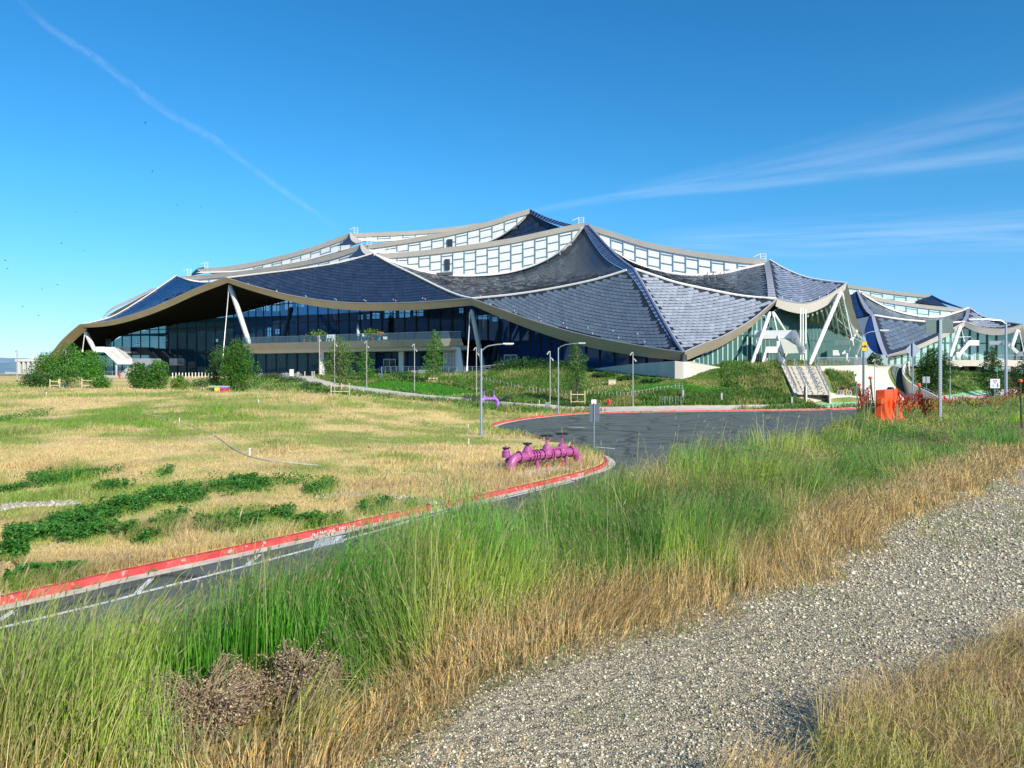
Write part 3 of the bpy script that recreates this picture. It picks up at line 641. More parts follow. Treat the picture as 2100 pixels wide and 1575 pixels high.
# clerestories: vertical window bands on the steps between the roofs
cl_glass = mat('clerestory_panel', (.86, .87, .84), rough=.35, spec=.6, var=.04, vs=.4)
cl_bar = mat('clerestory_bar', (.16, .27, .33), rough=.5, metal=.2)
def clerestory(top, base, d0, d1, step=2.4, cap=.85, rowh=2.5, par=bld, off=BO, glass=cl_glass, bars=cl_bar, blank=(.08, .92), dark=(), capm=None):
    n = 41; T_ = cv(top, d0, d1, n); B_ = cv(base, d0, d1, n)
    for i in range(n):
        tx = T_[i]; # match the base to the same plan position
    bx = [p.x for p in B_]; Bz = [p.z for p in B_]
    o_ = np.argsort(bx); bz = lambda x: float(np.interp(x, np.array(bx)[o_], np.array(Bz)[o_]))
    lo = [Vector((p.x, p.y, min(bz(p.x), p.z-.05))) for p in T_]
    nv = Vector((T_[-1].y-T_[0].y, -(T_[-1].x-T_[0].x), 0)).normalized()
    if nv.y > 0: nv = -nv
    gl = MB(); gl.grid([lo, T_]); g = gl.build('clerestory', glass, par, off=off)
    L_ = [0]
    for i in range(n-1): L_.append(L_[-1]+(T_[i+1].xy-T_[i].xy).length)
    at = lambda c, s_: Vector([float(np.interp(s_, L_, [p[k] for p in c])) for k in range(3)])
    m = int(L_[-1]/step); mu = MB(); dk = MB()
    for i in range(m+1):
        s_ = L_[-1]*i/m; u = i/m; a = at(lo, s_); b_ = at(T_, s_)
        if b_.z-a.z < .4: continue
        inside = blank[0] < u < blank[1]; w_ = .14 if inside else .05
        mu.bar(a+nv*.08, b_+nv*.08, w_, .14)
        if inside and i < m:
            a2 = at(lo, L_[-1]*(i+1)/m); b2 = at(T_, L_[-1]*(i+1)/m); ht = b_.z-a.z; ph = .35 if i % 2 else .0
            z = b_.z-cap-.55-rowh*ph
            while z > a.z+.3:
                sl_ = (b2.z-b_.z); q0 = Vector((a.x, a.y, z)); q1 = Vector((a2.x, a2.y, z+sl_*.9)); mu.bar(q0+nv*.08, q1+nv*.08, .07, .12); z -= rowh*.62
            if i in dark:
                c = (a+a2+b_+b2)/4; dk.box(c+nv*.1-Vector((0, 0, .5)), ((a2-a).length*.42, .3, max(.5, (b_.z-a.z)*.42)), rz=math.atan2(a2.y-a.y, a2.x-a.x))
    q = mu.build('window_bars', bars, g, off=off); q.location = (0, 0, 0)
    if dk.v: q = dk.build('access_door', mat('door_dark', (.03, .05, .07), rough=.5), g, off=off); q.location = (0, 0, 0)
    cp = MB(); up = [p+nv*.5+Vector((0, 0, .1)) for p in T_]; lo_ = [p+nv*.25-Vector((0, 0, cap)) for p in T_]; bk = [p-nv*6+Vector((0, 0, -.9)) for p in T_]
    cp.grid([bk, up]); cp.grid([up, lo_]); cp.build('clerestory_cap', capm or metal_pale, par, off=off, smooth=True)
    ga_ = MB(); ga_.grid([[p+nv*.1+Vector((0, 0, .45)) for p in lo], [p+nv*.8+Vector((0, 0, -.05)) for p in lo]]); ga_.build('clerestory_sill', white_trim, par, off=off, smooth=True)
    return T_
TT = (cl_bar,)
clerestory([(770,522),(800,521),(870,515),(960,504),(1050,490),(1120,475),(1170,464),(1199,459)], [(770,524),(800,537),(860,556),(920,566),(985,567),(1050,560),(1110,541),(1160,510),(1197,468)], dC3, dT1, dark=(6,), step=2.25)
clerestory([(1204,461),(1260,478),(1330,499),(1420,516),(1500,527),(1568,533)], [(1207,468),(1250,513),(1300,543),(1360,561),(1420,567),(1480,563),(1530,552),(1567,543)], dT1, dT2, dark=(13,), step=2.1)
clerestory([(372,568),(440,563),(520,554),(600,541),(680,524),(742,503)], [(372,572),(440,583),(520,575),(600,562),(680,552),(742,535)], 196, 172, step=3.0, cap=.95)
clerestory([(745,504),(800,497),(900,480),(1000,457),(1050,441),(1087,430)], [(745,513),(800,521),(900,515),(1000,498),(1050,472),(1087,438)], 172, dT0, dark=(7,), step=2.6, cap=.85)
clerestory([(408,553),(480,546),(560,530),(640,508),(720,479)], [(408,560),(480,558),(560,550),(640,532),(720,510)], 214, 192, step=3.2, cap=1.0, blank=(.12, .9))
clerestory([(724,480),(780,478),(860,474),(930,467),(985,459)], [(724,492),(780,496),(860,489),(930,480),(985,466)], 192, 186, step=3.0, cap=.8, blank=(.1, .95))
clerestory([(222,648),(260,628),(300,606),(322,592)], [(222,652),(260,645),(300,630),(322,612)], 215, 205, step=4, blank=(2, 3))
# upper roofs behind the window bands
U1 = coons4(cv([(985,502),(1040,497),(1100,488),(1175,470)], 163, 150), cv([(985,499),(1020,487),(1055,465),(1085,436)], 166, dT0), pt_(P(985,500,165)), cv([(1175,470),(1150,466),(1115,452),(1085,436)], 150, dT0)); patch(U1, T_DARK, bld, BO, w=1.2, h=1.0)
ladder(cv([(1085,436),(1110,450),(1140,461),(1178,470)], dT0, 148), cv([(1087,430),(1115,444),(1150,456),(1192,466)], dT0, 148), m=T_BLUE)
def peak(px, py, s_, d):
    """small folded peak: dark triangle on the left, pale scooped strip on the right"""
    a = P(px, py, d); mb = MB(); mb.grid([cv([(px, py), (px-6*s_, py+12*s_), (px-18*s_, py+24*s_), (px-32*s_, py+33*s_)], d, d-4, 9), cv([(px, py), (px+1*s_, py+14*s_), (px+5*s_, py+22*s_), (px+12*s_, py+28*s_)], d, d-5, 9)]); mb.build('roof_deck', T_DARK, bld, off=BO)
    mb = MB(); mb.grid([cv([(px, py), (px+1*s_, py+10*s_), (px+6*s_, py+20*s_), (px+16*s_, py+26*s_)], d-.2, d-5.2, 9), cv([(px+3*s_, py-1*s_), (px+9*s_, py+6*s_), (px+20*s_, py+14*s_), (px+34*s_, py+22*s_)], d-.2, d-5.2, 9)]); mb.build('ridge_strip', metal_pale, bld, off=BO, smooth=True)
peak(717, 477, .85, 189); peak(739, 500, .9, 168)
mb = MB(); mb.grid([cv([(392,562),(404,551),(418,548)], 214, 214, 5), cv([(392,566),(418,560),(430,556)], 213, 213, 5)]); mb.build('roof_deck', T_DARK, bld, off=BO)
# pale roof edge showing beyond the far-left slope
mb = MB(); mb.grid([cv([(210,655),(224,640),(262,622),(312,598)], 212, 204, 9), cv([(212,650),(226,633),(264,614),(314,590)], 213, 206, 9)]); mb.build('roof_trim', metal_pale, bld, off=BO)
# access ladders on the peaks
for px, py, d in ((423,546,213),(388,561,195),(730,476,190),(757,497,170),(795,521,152),(1565,534,132),(1192,459,140)):
    mb = MB(); c = P(px, py, d)
    for sx in (-.45, .45): mb.bar(c+Vector((sx, 0, -.6)), c+Vector((sx, 0, 1.2)), .09, .09)
    for k in range(5): mb.bar(c+Vector((-.45, 0, -.5+k*.4)), c+Vector((.45, 0, -.5+k*.4)), .06, .06)
    mb.bar(c+Vector((-.45, 0, 1.1)), c+Vector((-1.6, 0, .6)), .08, .08); mb.build('roof_ladder', mat('ladder_cream', (.72, .68, .58), rough=.5), bld, off=BO)
# small rooftop anchors (white fittings on the slopes)
mb = MB()
for (S_, rows_) in ((P1, (.12, .22)), (P4, (.10, .15)), (P5, (.1,)), (P7, (.1,)), (P3_, (.08,))):
    for r in rows_:
        R_ = S_[int(r*(len(S_)-1))]
        for k in range(3, len(R_)-2, 4):
            p = R_[k]; mb.bar(p, p+Vector((0, 0, .26)), .05, .05); mb.box(p+Vector((0, 0, .26)), (.18, .05, .05))
for k in range(3, 30, 2): mb.bar(P3_[32-2][k]*.0+P3_[-1-1][min(k,32)], P3_[-2][min(k,32)]+Vector((0, 0, .5)), .1, .1)
mb.build('roof_anchor', white_trim, bld, off=BO)
mb = MB()
for px in (1448,1460,1474,1482): c = P(px, 567, 131); mb.box(c, (.7, .5, .5)); mb.bar(c, c+Vector((.3, 0, .7)), .12, .12)
c = P(912, 562, 145); mb.box(c, (3.0, .7, .5)); mb.build('roof_unit', mat('unit_dark', (.06, .07, .07), rough=.6), bld, off=BO)

# raking columns and tie rods
col_m = mat('column_white', (.66, .66, .67), rough=.4, metal=.1)
def col(a, b_, r=.5, rod=None, foot=None, m=col_m):
    mb = MB(); A_, B_ = P(*a), P(*b_); v = B_-A_; mb.tube([A_, A_+v*.04, A_+v*.5, A_+v*.96, B_], [r*.5, r, r*1.08, r, r*.5], n=12); o = mb.build('raking_column', m, bld, off=BO, smooth=True)
    if rod:
        R0, R1 = P(*rod[0]), P(*rod[1]); q = MB(); v = R1-R0; q.tube([R0, R0+v*.1, R0+v*.11, R0+v*.88, R0+v*.9, R1], [.16, .18, .09, .09, .2, .2], n=8); q.build('tie_rod', m, bld, off=BO, smooth=True)
col((967,634,130),(993,762,132), .40, ((964,640,130),(957,764,128)))
col((471,583,160),(512,706,158), .48, ((470,585,160),(456,745,156)))
col((175,680,187),(197,724,186), .5, ((174,680,187),(169,722,184)))
col((1579,640,110),(1541,748,105), .25, ((1585,640,110),(1609,750,105)), m=mat('column_bright', (.85, .83, .80), rough=.4))
col((1724,598,122),(1660,748,108), .29, ((1727,600,122),(1757,738,122)), m=MATS['column_bright'])
col((1759,673,146),(1744,700,140), .32, m=MATS['column_bright'])
col((1585,640,113),(1610,680,116), .22, m=MATS['column_bright']); col((1500,690,113),(1516,748,112), .15, m=MATS['column_bright'])
# concrete wing walls under the low corner
mb = MB()
def wedge(pts, d, th=.8):
    q = [P(x, y, dd) for x, y, dd in pts]; n = len(q); mb.prism(q, Vector((0, th, 0)))
wedge([(1207,763,116),(1207,757,116),(1290,747,107),(1384,740,98.5),(1384,790,98.5),(1290,790,107),(1207,775,116)], 0)
wedge([(1384,740,98.5),(1402,742,98.3),(1402,790,98.3),(1384,790,98.5)], 0)
wedge([(1402,742,98.3),(1416,741,99),(1476,753,103),(1476,758,103),(1440,775,101),(1402,790,98.3)], 0)
mb.build('wing_wall', mat('wing_concrete', (.60, .55, .48), rough=.85, var=.12, vs=.5, bump=.15, bs=6, streak=True), bld, off=BO)
mb = MB(); c = P(1402, 735, 99.8); mb.lathe([(.5, -.45), (.45, -.2), (.4, .5)], c, n=10); mb.build('bearing', mat('bearing_dark', (.03, .04, .04), rough=.5), bld, off=BO)

# terrace along the front: slab, soffit beam, glass balustrade
tp = mat('terrace_concrete', (.50, .45, .38), rough=.8, var=.08, vs=.5)
TER = [P(498,705,157), P(600,703,150), P(700,701,144), P(800,699,139), P(903,695,133.5), P(946,695.5,133)]
for q in TER: q.z = 10.1
backT = [Vector((p.x+8, p.y+14, p.z)) for p in TER]
mb = MB(); mb.grid([[p-Vector((0, 0, 1.25)) for p in backT], [p-Vector((-.4, -.7, 1.25)) for p in TER], TER, backT]); te = mb.build('terrace', tp, bld, off=BO)
mb = MB(); mb.grid([[p+Vector((1.0, 1.6, -1.9)) for p in TER], [p+Vector((.9, 1.5, -1.2)) for p in TER]]); mb.grid([[p+Vector((1.0, 1.6, -1.9)) for p in TER], [p+Vector((7, 12, -1.9)) for p in TER]]); q = mb.build('edge_beam', mat('beam_pale', (.62, .6, .56), rough=.6), te, off=BO); q.location = (0, 0, 0)
bal_g = glass_mat('balustrade_glass', (.55, .75, .80), (.15, .30, .38), .22, ior=1.45)
gl = MB(); rl_ = MB()
for a, b_ in zip(TER[:-1], TER[1:]):
    L_ = (b_-a).length; n = max(1, round(L_/1.7))
    for k in range(n):
        p, r_ = a.lerp(b_, (k+.03)/n), a.lerp(b_, (k+.97)/n); gl.add([p, r_, r_+Vector((0, 0, 1.15)), p+Vector((0, 0, 1.15))], [(0, 1, 2, 3)])
        if k % 2 == 0: rl_.bar(p+Vector((0, .06, 0)), p+Vector((0, .06, 1.2)), .05, .05)
    rl_.bar(a+Vector((0, 0, 1.2)), b_+Vector((0, 0, 1.2)), .06, .05)
for q, n_, m_ in ((gl, 'balustrade_glass', bal_g), (rl_, 'handrail', mat('steel_rail', (.42, .45, .46), rough=.35, metal=.7))): z = q.build(n_, m_, te, off=BO); z.location = (0, 0, 0)
mb = MB()
for px, d in ((655,148),(820,141),(937,134.5)):
    a = P(px, 700, d); mb.box((a.x, a.y+2, 6.3), (.9, .9, 5.6))
mb.build('terrace_column', white_trim, te, off=BO).location = (0, 0, 0)
# pale end block of the terrace with a flared wall and lattice
mb = MB(); mb.prism([P(936,712,134), P(944,712,134), P(951,762,133), P(936,762,134)], Vector((0, 8, 0))); mb.prism([P(905,711,136), P(944,711,134), P(944,715,134), P(905,715,136)], Vector((0, 6, 0)))
mb.prism([P(768,760,150), P(774,728,151), P(778,728,151), P(782,762,149)][::1], Vector((0, 2, 0)))
mb.build('end_block', mat('block_white', (.82, .78, .72), rough=.7), te, off=BO).location = (0, 0, 0)
mb = MB(); a, b_ = P(910,716,137), P(936,716,135.5)
for k in range(5): p = a.lerp(b_, k/4); mb.bar(p, p-Vector((0, 0, 3.9)), .08, .08)
for k in range(6): mb.bar(a-Vector((0, 0, k*.8)), b_-Vector((0, 0, k*.8)), .06, .06)
mb.build('lattice_screen', white_trim, te, off=BO).location = (0, 0, 0)
mb = MB(); mb.grid([[P(908,716,139), P(938,716,137)], [P(908,760,139), P(938,760,137)]]); mb.build('pale_panel', mat('panel_grey', (.5, .48, .45), rough=.7), te, off=BO).location = (0, 0, 0)
# ground-floor front under the terrace (set back, dark) with doors
pl5, g5 = wall([(505,164,716),(600,158,716),(700,152,716),(770,148,716)], 3.3, 'glass_wall', gl_teal, bar_dark, step=2.8, rows=(4.3,), mw=.12)
pl6, g6 = wall([(770,150,714),(860,146,712),(940,143,711)], 3.3, 'glass_wall', gl_blue, bar_dark, step=3.4, rows=(), mw=.12)
def door(px, py0, py1, wpx, d, name='entrance_door', m=None):
    a = P(px-wpx/2, py0, d); b_ = P(px+wpx/2, py1, d); fm = mat('door_frame', (.55, .56, .56), rough=.4, metal=.4) if m is None else m
    f = MB(); z0, z1 = b_.z, a.z; y = d
    for x in (a.x, (a.x+b_.x)/2, b_.x): f.box((x, y, (z0+z1)/2), (.12, .14, z1-z0))
    f.box(((a.x+b_.x)/2, y, z1), (b_.x-a.x+.12, .16, .16)); f.box(((a.x+b_.x)/2, y, z0+.1), (b_.x-a.x, .14, .14)); o = f.build(name, fm, bld, off=BO)
    g = MB(); g.grid([[(a.x, y+.04, z0), (b_.x, y+.04, z0)], [(a.x, y+.04, z1), (b_.x, y+.04, z1)]]); g.build('door_glass', gl_teal, o, off=BO).location = (0, 0, 0)
door(799, 737, 762, 24, 147.5); door(1047, 728, 757, 26, 136); door(222, 695, 712, 11, 196, m=bar_dark); door(1557, 724, 748, 9, 113)
# podium edge and its railing at the middle of the front
mb = MB(); POD = [P(905,766,128), P(985,766,124), P(1010,763,124.5), P(1062,757,127)]
mb.grid([[q-Vector((0, 0, 2.4)) for q in POD], POD, [q+Vector((4, 14, 0)) for q in POD]]); mb.build('podium', mat('podium_concrete', (.62, .56, .48), rough=.85, var=.08, vs=.6), bld, off=BO)
def railing(pts, par, off, hgt=1.1, step=1.5, mid=3, name='railing', m=None, r=.03):
    mb = MB()
    for a, b_ in zip(pts[:-1], pts[1:]):
        a, b_ = Vector(a), Vector(b_); n = max(1, round((b_-a).length/step))
        for k in range(n+1): p = a.lerp(b_, k/n); mb.bar(p, p+Vector((0, 0, hgt)), r*2, r*2)
        for k in range(mid+1): z = Vector((0, 0, hgt-k*hgt/(mid+1))); mb.bar(a+z, b_+z, r*(2 if k == 0 else .9), r*(2 if k == 0 else .9))
    o = mb.build(name, m or mat('steel_rail', (.42, .45, .46), rough=.35, metal=.7), par, off=off); return o
railing(POD, bld, BO, r=.045); railing([P(790,764,142), P(850,765,137), P(905,766,128)], bld, BO, r=.04)
railing([P(215,772,168), P(262,771,166)], bld, BO, r=.05, step=1.8)
mb = MB(); a = P(212,775,167.5); b_ = P(262,775,165.5); mb.prism([a, b_, b_+Vector((0, 0, .55)), a+Vector((0, 0, .55))], Vector((0, 3, 0))); mb.build('stair_base', metal_pale, bld, off=BO)

# outside stairs: solid white sides that step down in straight flights
stair_w = mat('stair_white', (.86, .84, .82), rough=.5)
stair_mesh = mat('stair_mesh_grey', (.45, .48, .52), rough=.5, metal=.3)
stair_dk = mat('stair_dark', (.02, .03, .04), rough=.6)
def flight(pxs, d0, d1, w_, m, hgt=18, far=True):
    """pxs: upper edge of the near side panel (pixels); hgt: its height in pixels"""
    o = None; n = len(pxs); U = [P(x, y, d0+(d1-d0)*i/(n-1)) for i, (x, y) in enumerate(pxs)]; Lw = [P(x, y+hgt, d0+(d1-d0)*i/(n-1)) for i, (x, y) in enumerate(pxs)]
    back = Vector((.45, .9, 0)).normalized()*w_
    mb = MB()
    for i in range(n-1):
        mb.prism([U[i], U[i+1], Lw[i+1], Lw[i]], back.normalized()*.12)
        if far: mb.prism([U[i]+back, U[i+1]+back, Lw[i+1]+back, Lw[i]+back], back.normalized()*.12)
    o = mb.build('staircase', m, bld, off=BO)
    st = MB()
    for i in range(n-1):
        a, b_ = Lw[i]+Vector((0, 0, .15)), Lw[i+1]+Vector((0, 0, .15)); dz = abs(b_.z-a.z); k = max(1, int(dz/.17)) if dz > .6 else 1
        for s_ in range(k):
            p = a.lerp(b_, s_/k); q_ = a.lerp(b_, (s_+1)/k); z = min(p.z, q_.z) if k > 1 else (p.z+q_.z)/2
            c = [Vector((p.x, p.y, z)), Vector((q_.x, q_.y, z))]; st.add([c[0], c[1], c[1]+back, c[0]+back], [(0, 1, 2, 3)]); st.add([Vector((q_.x, q_.y, z)), Vector((q_.x, q_.y, z+.17)), Vector((q_.x, q_.y, z+.17))+back, Vector((q_.x, q_.y, z))+back], [(0, 1, 2, 3)])
    st.build('steps', mat('step_concrete', (.5, .48, .45), rough=.8), o, off=BO).location = (0, 0, 0)
    return o
flight([(197,711),(214,711),(241,736),(270,736)], 180, 178, 2.4, stair_w, hgt=11)
flight([(235,711),(267,711)], 186, 184, 2, stair_mesh, hgt=13); flight([(235,711),(262,736)], 184, 182, 1.6, stair_mesh, hgt=4, far=False)
flight([(270,735),(306,735)], 180, 178, 3, stair_mesh, hgt=14)
flight([(267,712),(300,712),(328,741)], 186, 184, 2, stair_dk, hgt=12); flight([(306,714),(322,714),(345,734)], 189, 187, 2, stair_dk, hgt=8); flight([(347,735),(363,735)], 184, 183, 2, stair_mesh, hgt=14)
flight([(262,752),(243,770)], 178, 176, 2, stair_mesh, hgt=4, far=False)
mb = MB()
for px, d in ((239,179),(275,179),(298,186)): a = P(px, 748, d); mb.bar(a, (a.x, a.y, 3.4), .3, .3)
mb.build('stair_post', metal_pale, bld, off=BO)
# right-hand stairs
flight([(1547,678),(1624,677)], 109, 107, 2.2, stair_w, hgt=17); flight([(1624,677),(1630,677),(1641,709),(1647,709)], 107, 104.5, 2.2, stair_w, hgt=17)
mb = MB(); mb.grid([[P(1599,695,107.5), P(1628,694,107)], [P(1609,725,105), P(1638,724,104.6)]]); mb.build('stair_soffit', mat('stair_soffit', (.50, .52, .42), rough=.7), bld, off=BO)
flight([(1594,711),(1572,711),(1563,740),(1562,748)], 105, 103.5, 2.5, stair_w, hgt=12); flight([(1597,722),(1609,750)], 104.5, 103, .6, stair_w, hgt=20, far=False)
mb = MB()
for px in (1595,1612): a = P(px, 700, 107); mb.bar(a, (a.x, a.y, 5.0), .35, .35)
for px in (1642,1647,1652.5): a = P(px, 632 if px < 1650 else 634, 115); mb.bar(a, (a.x, a.y, 5.0), .16, .16)
mb.build('stair_post', MATS['column_bright'], bld, off=BO)
flight([(1712,698),(1745,697)], 128, 126, 2, stair_w, hgt=11); flight([(1708,718),(1737,718),(1745,698),(1750,698)], 124, 122, 2, stair_w, hgt=11); flight([(1752,719),(1757,719),(1766,697)], 122, 121, 2, stair_w, hgt=9)
mb = MB(); a = P(1739, 725, 123); mb.bar(a, (a.x, a.y, 5.2), .8, .8); mb.build('stair_post', stair_w, bld, off=BO)
# raised plaza edge to the right of the steps, with a picket railing
mb = MB(); PZ = [P(1676,751,101), P(1715,750,104), P(1752,749.5,107), P(1778,748.5,112)]
mb.grid([[q-Vector((0, 0, 3.2)) for q in PZ], PZ, [q+Vector((-4, 12, .05)) for q in PZ]]); mb.build('plaza_wall', mat('podium_concrete', (.6, .5, .4)), bld, off=BO)
mb = MB()
for a, b_ in zip(PZ[:-1], PZ[1:]):
    n = int((b_-a).length/.32)
    for k in range(n): p = a.lerp(b_, k/n)+Vector((0, .1, 0)); mb.bar(p, p+Vector((0, 0, 1.1)), .10, .03)
    mb.bar(a+Vector((0, .1, 1.1)), b_+Vector((0, .1, 1.1)), .06, .06)
mb.build('railing', mat('picket_grey', (.36, .40, .42), rough=.5, metal=.3), bld, off=BO)
mb = MB(); mb.grid([[P(1480,752,104), P(1612,752,102.5), P(1676,751,101)], [P(1480,750,122), P(1612,750,122), P(1690,750,125)]]); mb.build('terrace', MATS['podium_concrete'], bld, off=BO)
# ------------------------------------------------------------------ the second building, far right
BO2 = Vector((100, 195, 5.5)); bld2 = thing('office_building', 'farther office building with scaled solar tent roofs on a podium, behind the ramp', 'building', BO2)
def p2(S_, m, **k): return patch(S_, m, bld2, BO2, **k)
q_bot = cv([(1818,731),(1870,715),(1925,690),(1978,661)], 172, 186); q_top = cv([(1790,647),(1840,655),(1900,661),(1940,663),(1978,661)], 184, 186)
p2(coons4(q_bot, q_top, cv([(1818,731),(1808,700),(1797,665),(1790,647)], 172, 184), pt_(q_top[-1])), T_MID, w=1.5, h=1.2)
m_top = cv([(1760,598),(1790,618),(1830,637),(1880,649),(1925,651),(1960,642),(1987,633)], 196, 194)
m_bot = cv([(1790,647),(1840,655),(1900,661),(1940,663),(1976,660)], 184, 186)
p2(coons4(m_bot, m_top, cv([(1790,647),(1778,635),(1768,618),(1760,598)], 184, 196), cv([(1976,660),(1983,648),(1987,633)], 186, 194)), T_MID, w=1.5, h=1.2)
r_bot = cv([(1978,661),(2005,671),(2040,676),(2070,674),(2096,666)], 186, 182); r_top = cv([(1989,633),(2015,650),(2050,660),(2075,663),(2096,666)], 194, 182)
p2(coons4(r_bot, r_top, cv([(1978,661),(1984,648),(1989,633)], 186, 194), pt_(r_bot[-1])), T_LITE, w=1.4, h=1.1)
# dark folded flank and pale ridge strip left of it
p2(coons4(cv([(1757,652),(1786,646)], 184, 186, 9), cv([(1742,606),(1757,597)], 195, 196, 9), cv([(1757,652),(1750,630),(1742,606)], 184, 195, 9), cv([(1786,646),(1770,628),(1757,597)], 186, 196, 9)), T_BLUE, w=1.3)
def sheet(rows, m, name, par, off): mb = MB(); mb.grid(rows); return mb.build(name, m, par, off=off, smooth=True)
sheet([cv([(1786,647),(1777,670),(1774,690),(1784,715),(1800,727)], 183, 173, 13), cv([(1787,647),(1792,670),(1800,700),(1812,728)], 183, 172, 13)], T_BLUE, 'roof_flank', bld2, BO2)
sheet([cv([(1757,654),(1786,648)], 183, 183.5, 7), cv([(1764,690),(1774,690)], 179, 178, 7)], T_MID, 'roof_flank', bld2, BO2)
rs = mat('strip_lavender', (.34, .36, .44), rough=.4, metal=.3)
sheet([cv([(1787,646),(1793,672),(1801,702),(1811,728)], 183, 171.5, 13), cv([(1793,647),(1801,672),(1811,705),(1821,730)], 183, 171.5, 13)], rs, 'ridge_strip', bld2, BO2)
sheet([cv([(1757,596),(1766,620),(1776,638),(1786,646)], 195.5, 183, 13), cv([(1760,596),(1771,616),(1784,634),(1795,647)], 195.5, 183, 13)], rs, 'ridge_strip', bld2, BO2)
sheet([cv([(1982,634),(1979,648),(1972,660)], 193, 185.5, 7), cv([(1990,632),(1987,648),(1980,661)], 193, 185.5, 7)], rs, 'ridge_strip', bld2, BO2)
cl2 = mat('clerestory_panel_teal', (.55, .74, .72), rough=.3, spec=.6)
clerestory([(1766,600),(1800,611),(1850,620),(1910,628),(1975,634)], [(1766,603),(1790,618),(1830,637),(1880,649),(1925,651),(1960,642),(1977,636)], 196, 194, step=2.6, par=bld2, off=BO2, glass=cl2, cap=.8, dark=(18,), blank=(.06, .93))
clerestory([(1738,585),(1790,592),(1840,599),(1908,606)], [(1738,603),(1790,610),(1840,620),(1880,620),(1908,612)], 218, 214, step=2.8, par=bld2, off=BO2, glass=cl2, cap=.8, dark=(13,), blank=(.02, .9))
p2(coons4(cv([(1874,619),(1920,628),(1945,630)], 208, 204, 9), cv([(1874,618),(1898,610),(1907,608)], 210, 213, 9), pt_(P(1874,619,208), 9), cv([(1945,630),(1925,618),(1907,608)], 204, 213, 9)), T_DARK, w=1.5)
sheet([cv([(1906,608),(1930,621),(1972,633)], 213, 200, 11), cv([(1911,605),(1935,617),(1976,632)], 213, 200, 11)], T_BLUE, 'ridge_strip', bld2, BO2)
for c_, r_ in ((m_top, .3), (q_top, .22), (r_top, .14)): rim(c_, r_, par=bld2, off=BO2)
fq = fascia(q_bot, band(.3, 1.1, .2), (-.4, .9, 0), metal_pale, par=bld2, off=BO2); fr_ = fascia(r_bot, band(.9, .9, .4), (-.2, 1, 0), metal_pale, par=bld2, off=BO2)
mb = MB(); mb.grid([cv([(2096,666),(2106,690),(2125,720),(2150,745)], 182, 190, 9), cv([(2086,672),(2094,692),(2110,722),(2140,748)], 182.5, 191, 9)]); mb.build('end_fascia', metal_pale, bld2, off=BO2)
W2 = [(1822,176,737),(1870,180,722),(1900,182,708),(1940,186,690),(1972,189,672),(2000,190,680),(2050,190,684),(2085,190,680),(2125,194,720),(2150,198,745)]
w2, gg = wall(W2, 6.2, 'glass_wall', glass_mat('glass_mint', (.6, .85, .78), (.42, .68, .58), .7, ior=1.6), bar_green, step=2.2, rows=(11.4,), jit=.01, mw=.16, fins=.2, par=bld2, off=BO2)
_b = bld; bld = bld2; BO_ = BO; BO = BO2
soff(fq, w2[:5], soffit_g); soff(fr_, w2[4:8], soffit_g); soff(cv([(2088,672),(2094,692),(2110,722),(2140,748)], 182.5, 191), w2[7:], soffit_g)
cb = MATS['column_bright']
col((1969,669,183),(1948,731,178), .42, ((1971,670,183),(1977,700,183)), m=cb); col((2086,676,181),(2074,713,179), .42, ((2090,677,181),(2100,722,181)), m=cb)
flight([(2008,698),(1988,698),(1968,722),(1962,722)], 181, 178, 2.2, stair_w, hgt=10); flight([(1992,701),(1962,718)], 184, 182, 1.5, stair_w, hgt=7)
flight([(2056,697),(2068,700),(2090,721),(2098,721)], 182, 179, 2.2, stair_w, hgt=9); flight([(2030,699),(2056,699)], 183, 182, 2, stair_mesh, hgt=8); flight([(1950,722),(1972,722)], 183, 182, 2, stair_mesh, hgt=8)
bld = _b; BO = BO_
# podium slab over open parking
PQ = [P(1940,738,174), P(2020,738.5,174), P(2130,738.5,174)]
mb = MB(); mb.grid([[q-Vector((0, 0, 1.35)) + Vector((0, 22, 0)) for q in PQ], [q-Vector((0, 0, 1.35)) for q in PQ], PQ, [q+Vector((0, 22, 0)) for q in PQ]]); mb.build('podium_slab', MATS['podium_concrete'], bld2, off=BO2)
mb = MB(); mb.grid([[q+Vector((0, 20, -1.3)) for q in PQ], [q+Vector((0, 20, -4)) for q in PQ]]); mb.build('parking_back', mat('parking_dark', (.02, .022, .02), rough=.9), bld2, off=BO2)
mb = MB()
for px in (1964,1981,2006,2079): a = P(px, 749, 178); mb.tube([(a.x, a.y, 3.5), (a.x, a.y, 5.9)], .55, n=8)
mb.build('parking_column', mat('column_concrete', (.45, .42, .36), rough=.8), bld2, off=BO2)
lmp = bpy.data.materials.new('parking_lamp_glow'); lmp.use_nodes = True; lmp.node_tree.nodes['Principled BSDF'].inputs['Emission Color'].default_value = (1, .95, .8, 1); lmp.node_tree.nodes['Principled BSDF'].inputs['Emission Strength'].default_value = 1.2
for px in (1969,2010,2083): mb = MB(); mb.box(P(px, 751, 176), (.7, .3, .25)); mb.build('parking_light', lmp, bld2, off=BO2)
railing([q+Vector((0, .2, 0)) for q in PQ], bld2, BO2, r=.05, step=2.2, mid=2)
mb = MB()
for px in (1823,1834,1850,1868): a = P(px, 735, 170); mb.bar(a, (a.x, a.y, 5.3), .12, .12)
mb.bar(P(1818,733,170), P(1885,733,170), .12, .12); mb.build('porch_frame', mat('frame_brown', (.16, .14, .10), rough=.6), bld2, off=BO2)

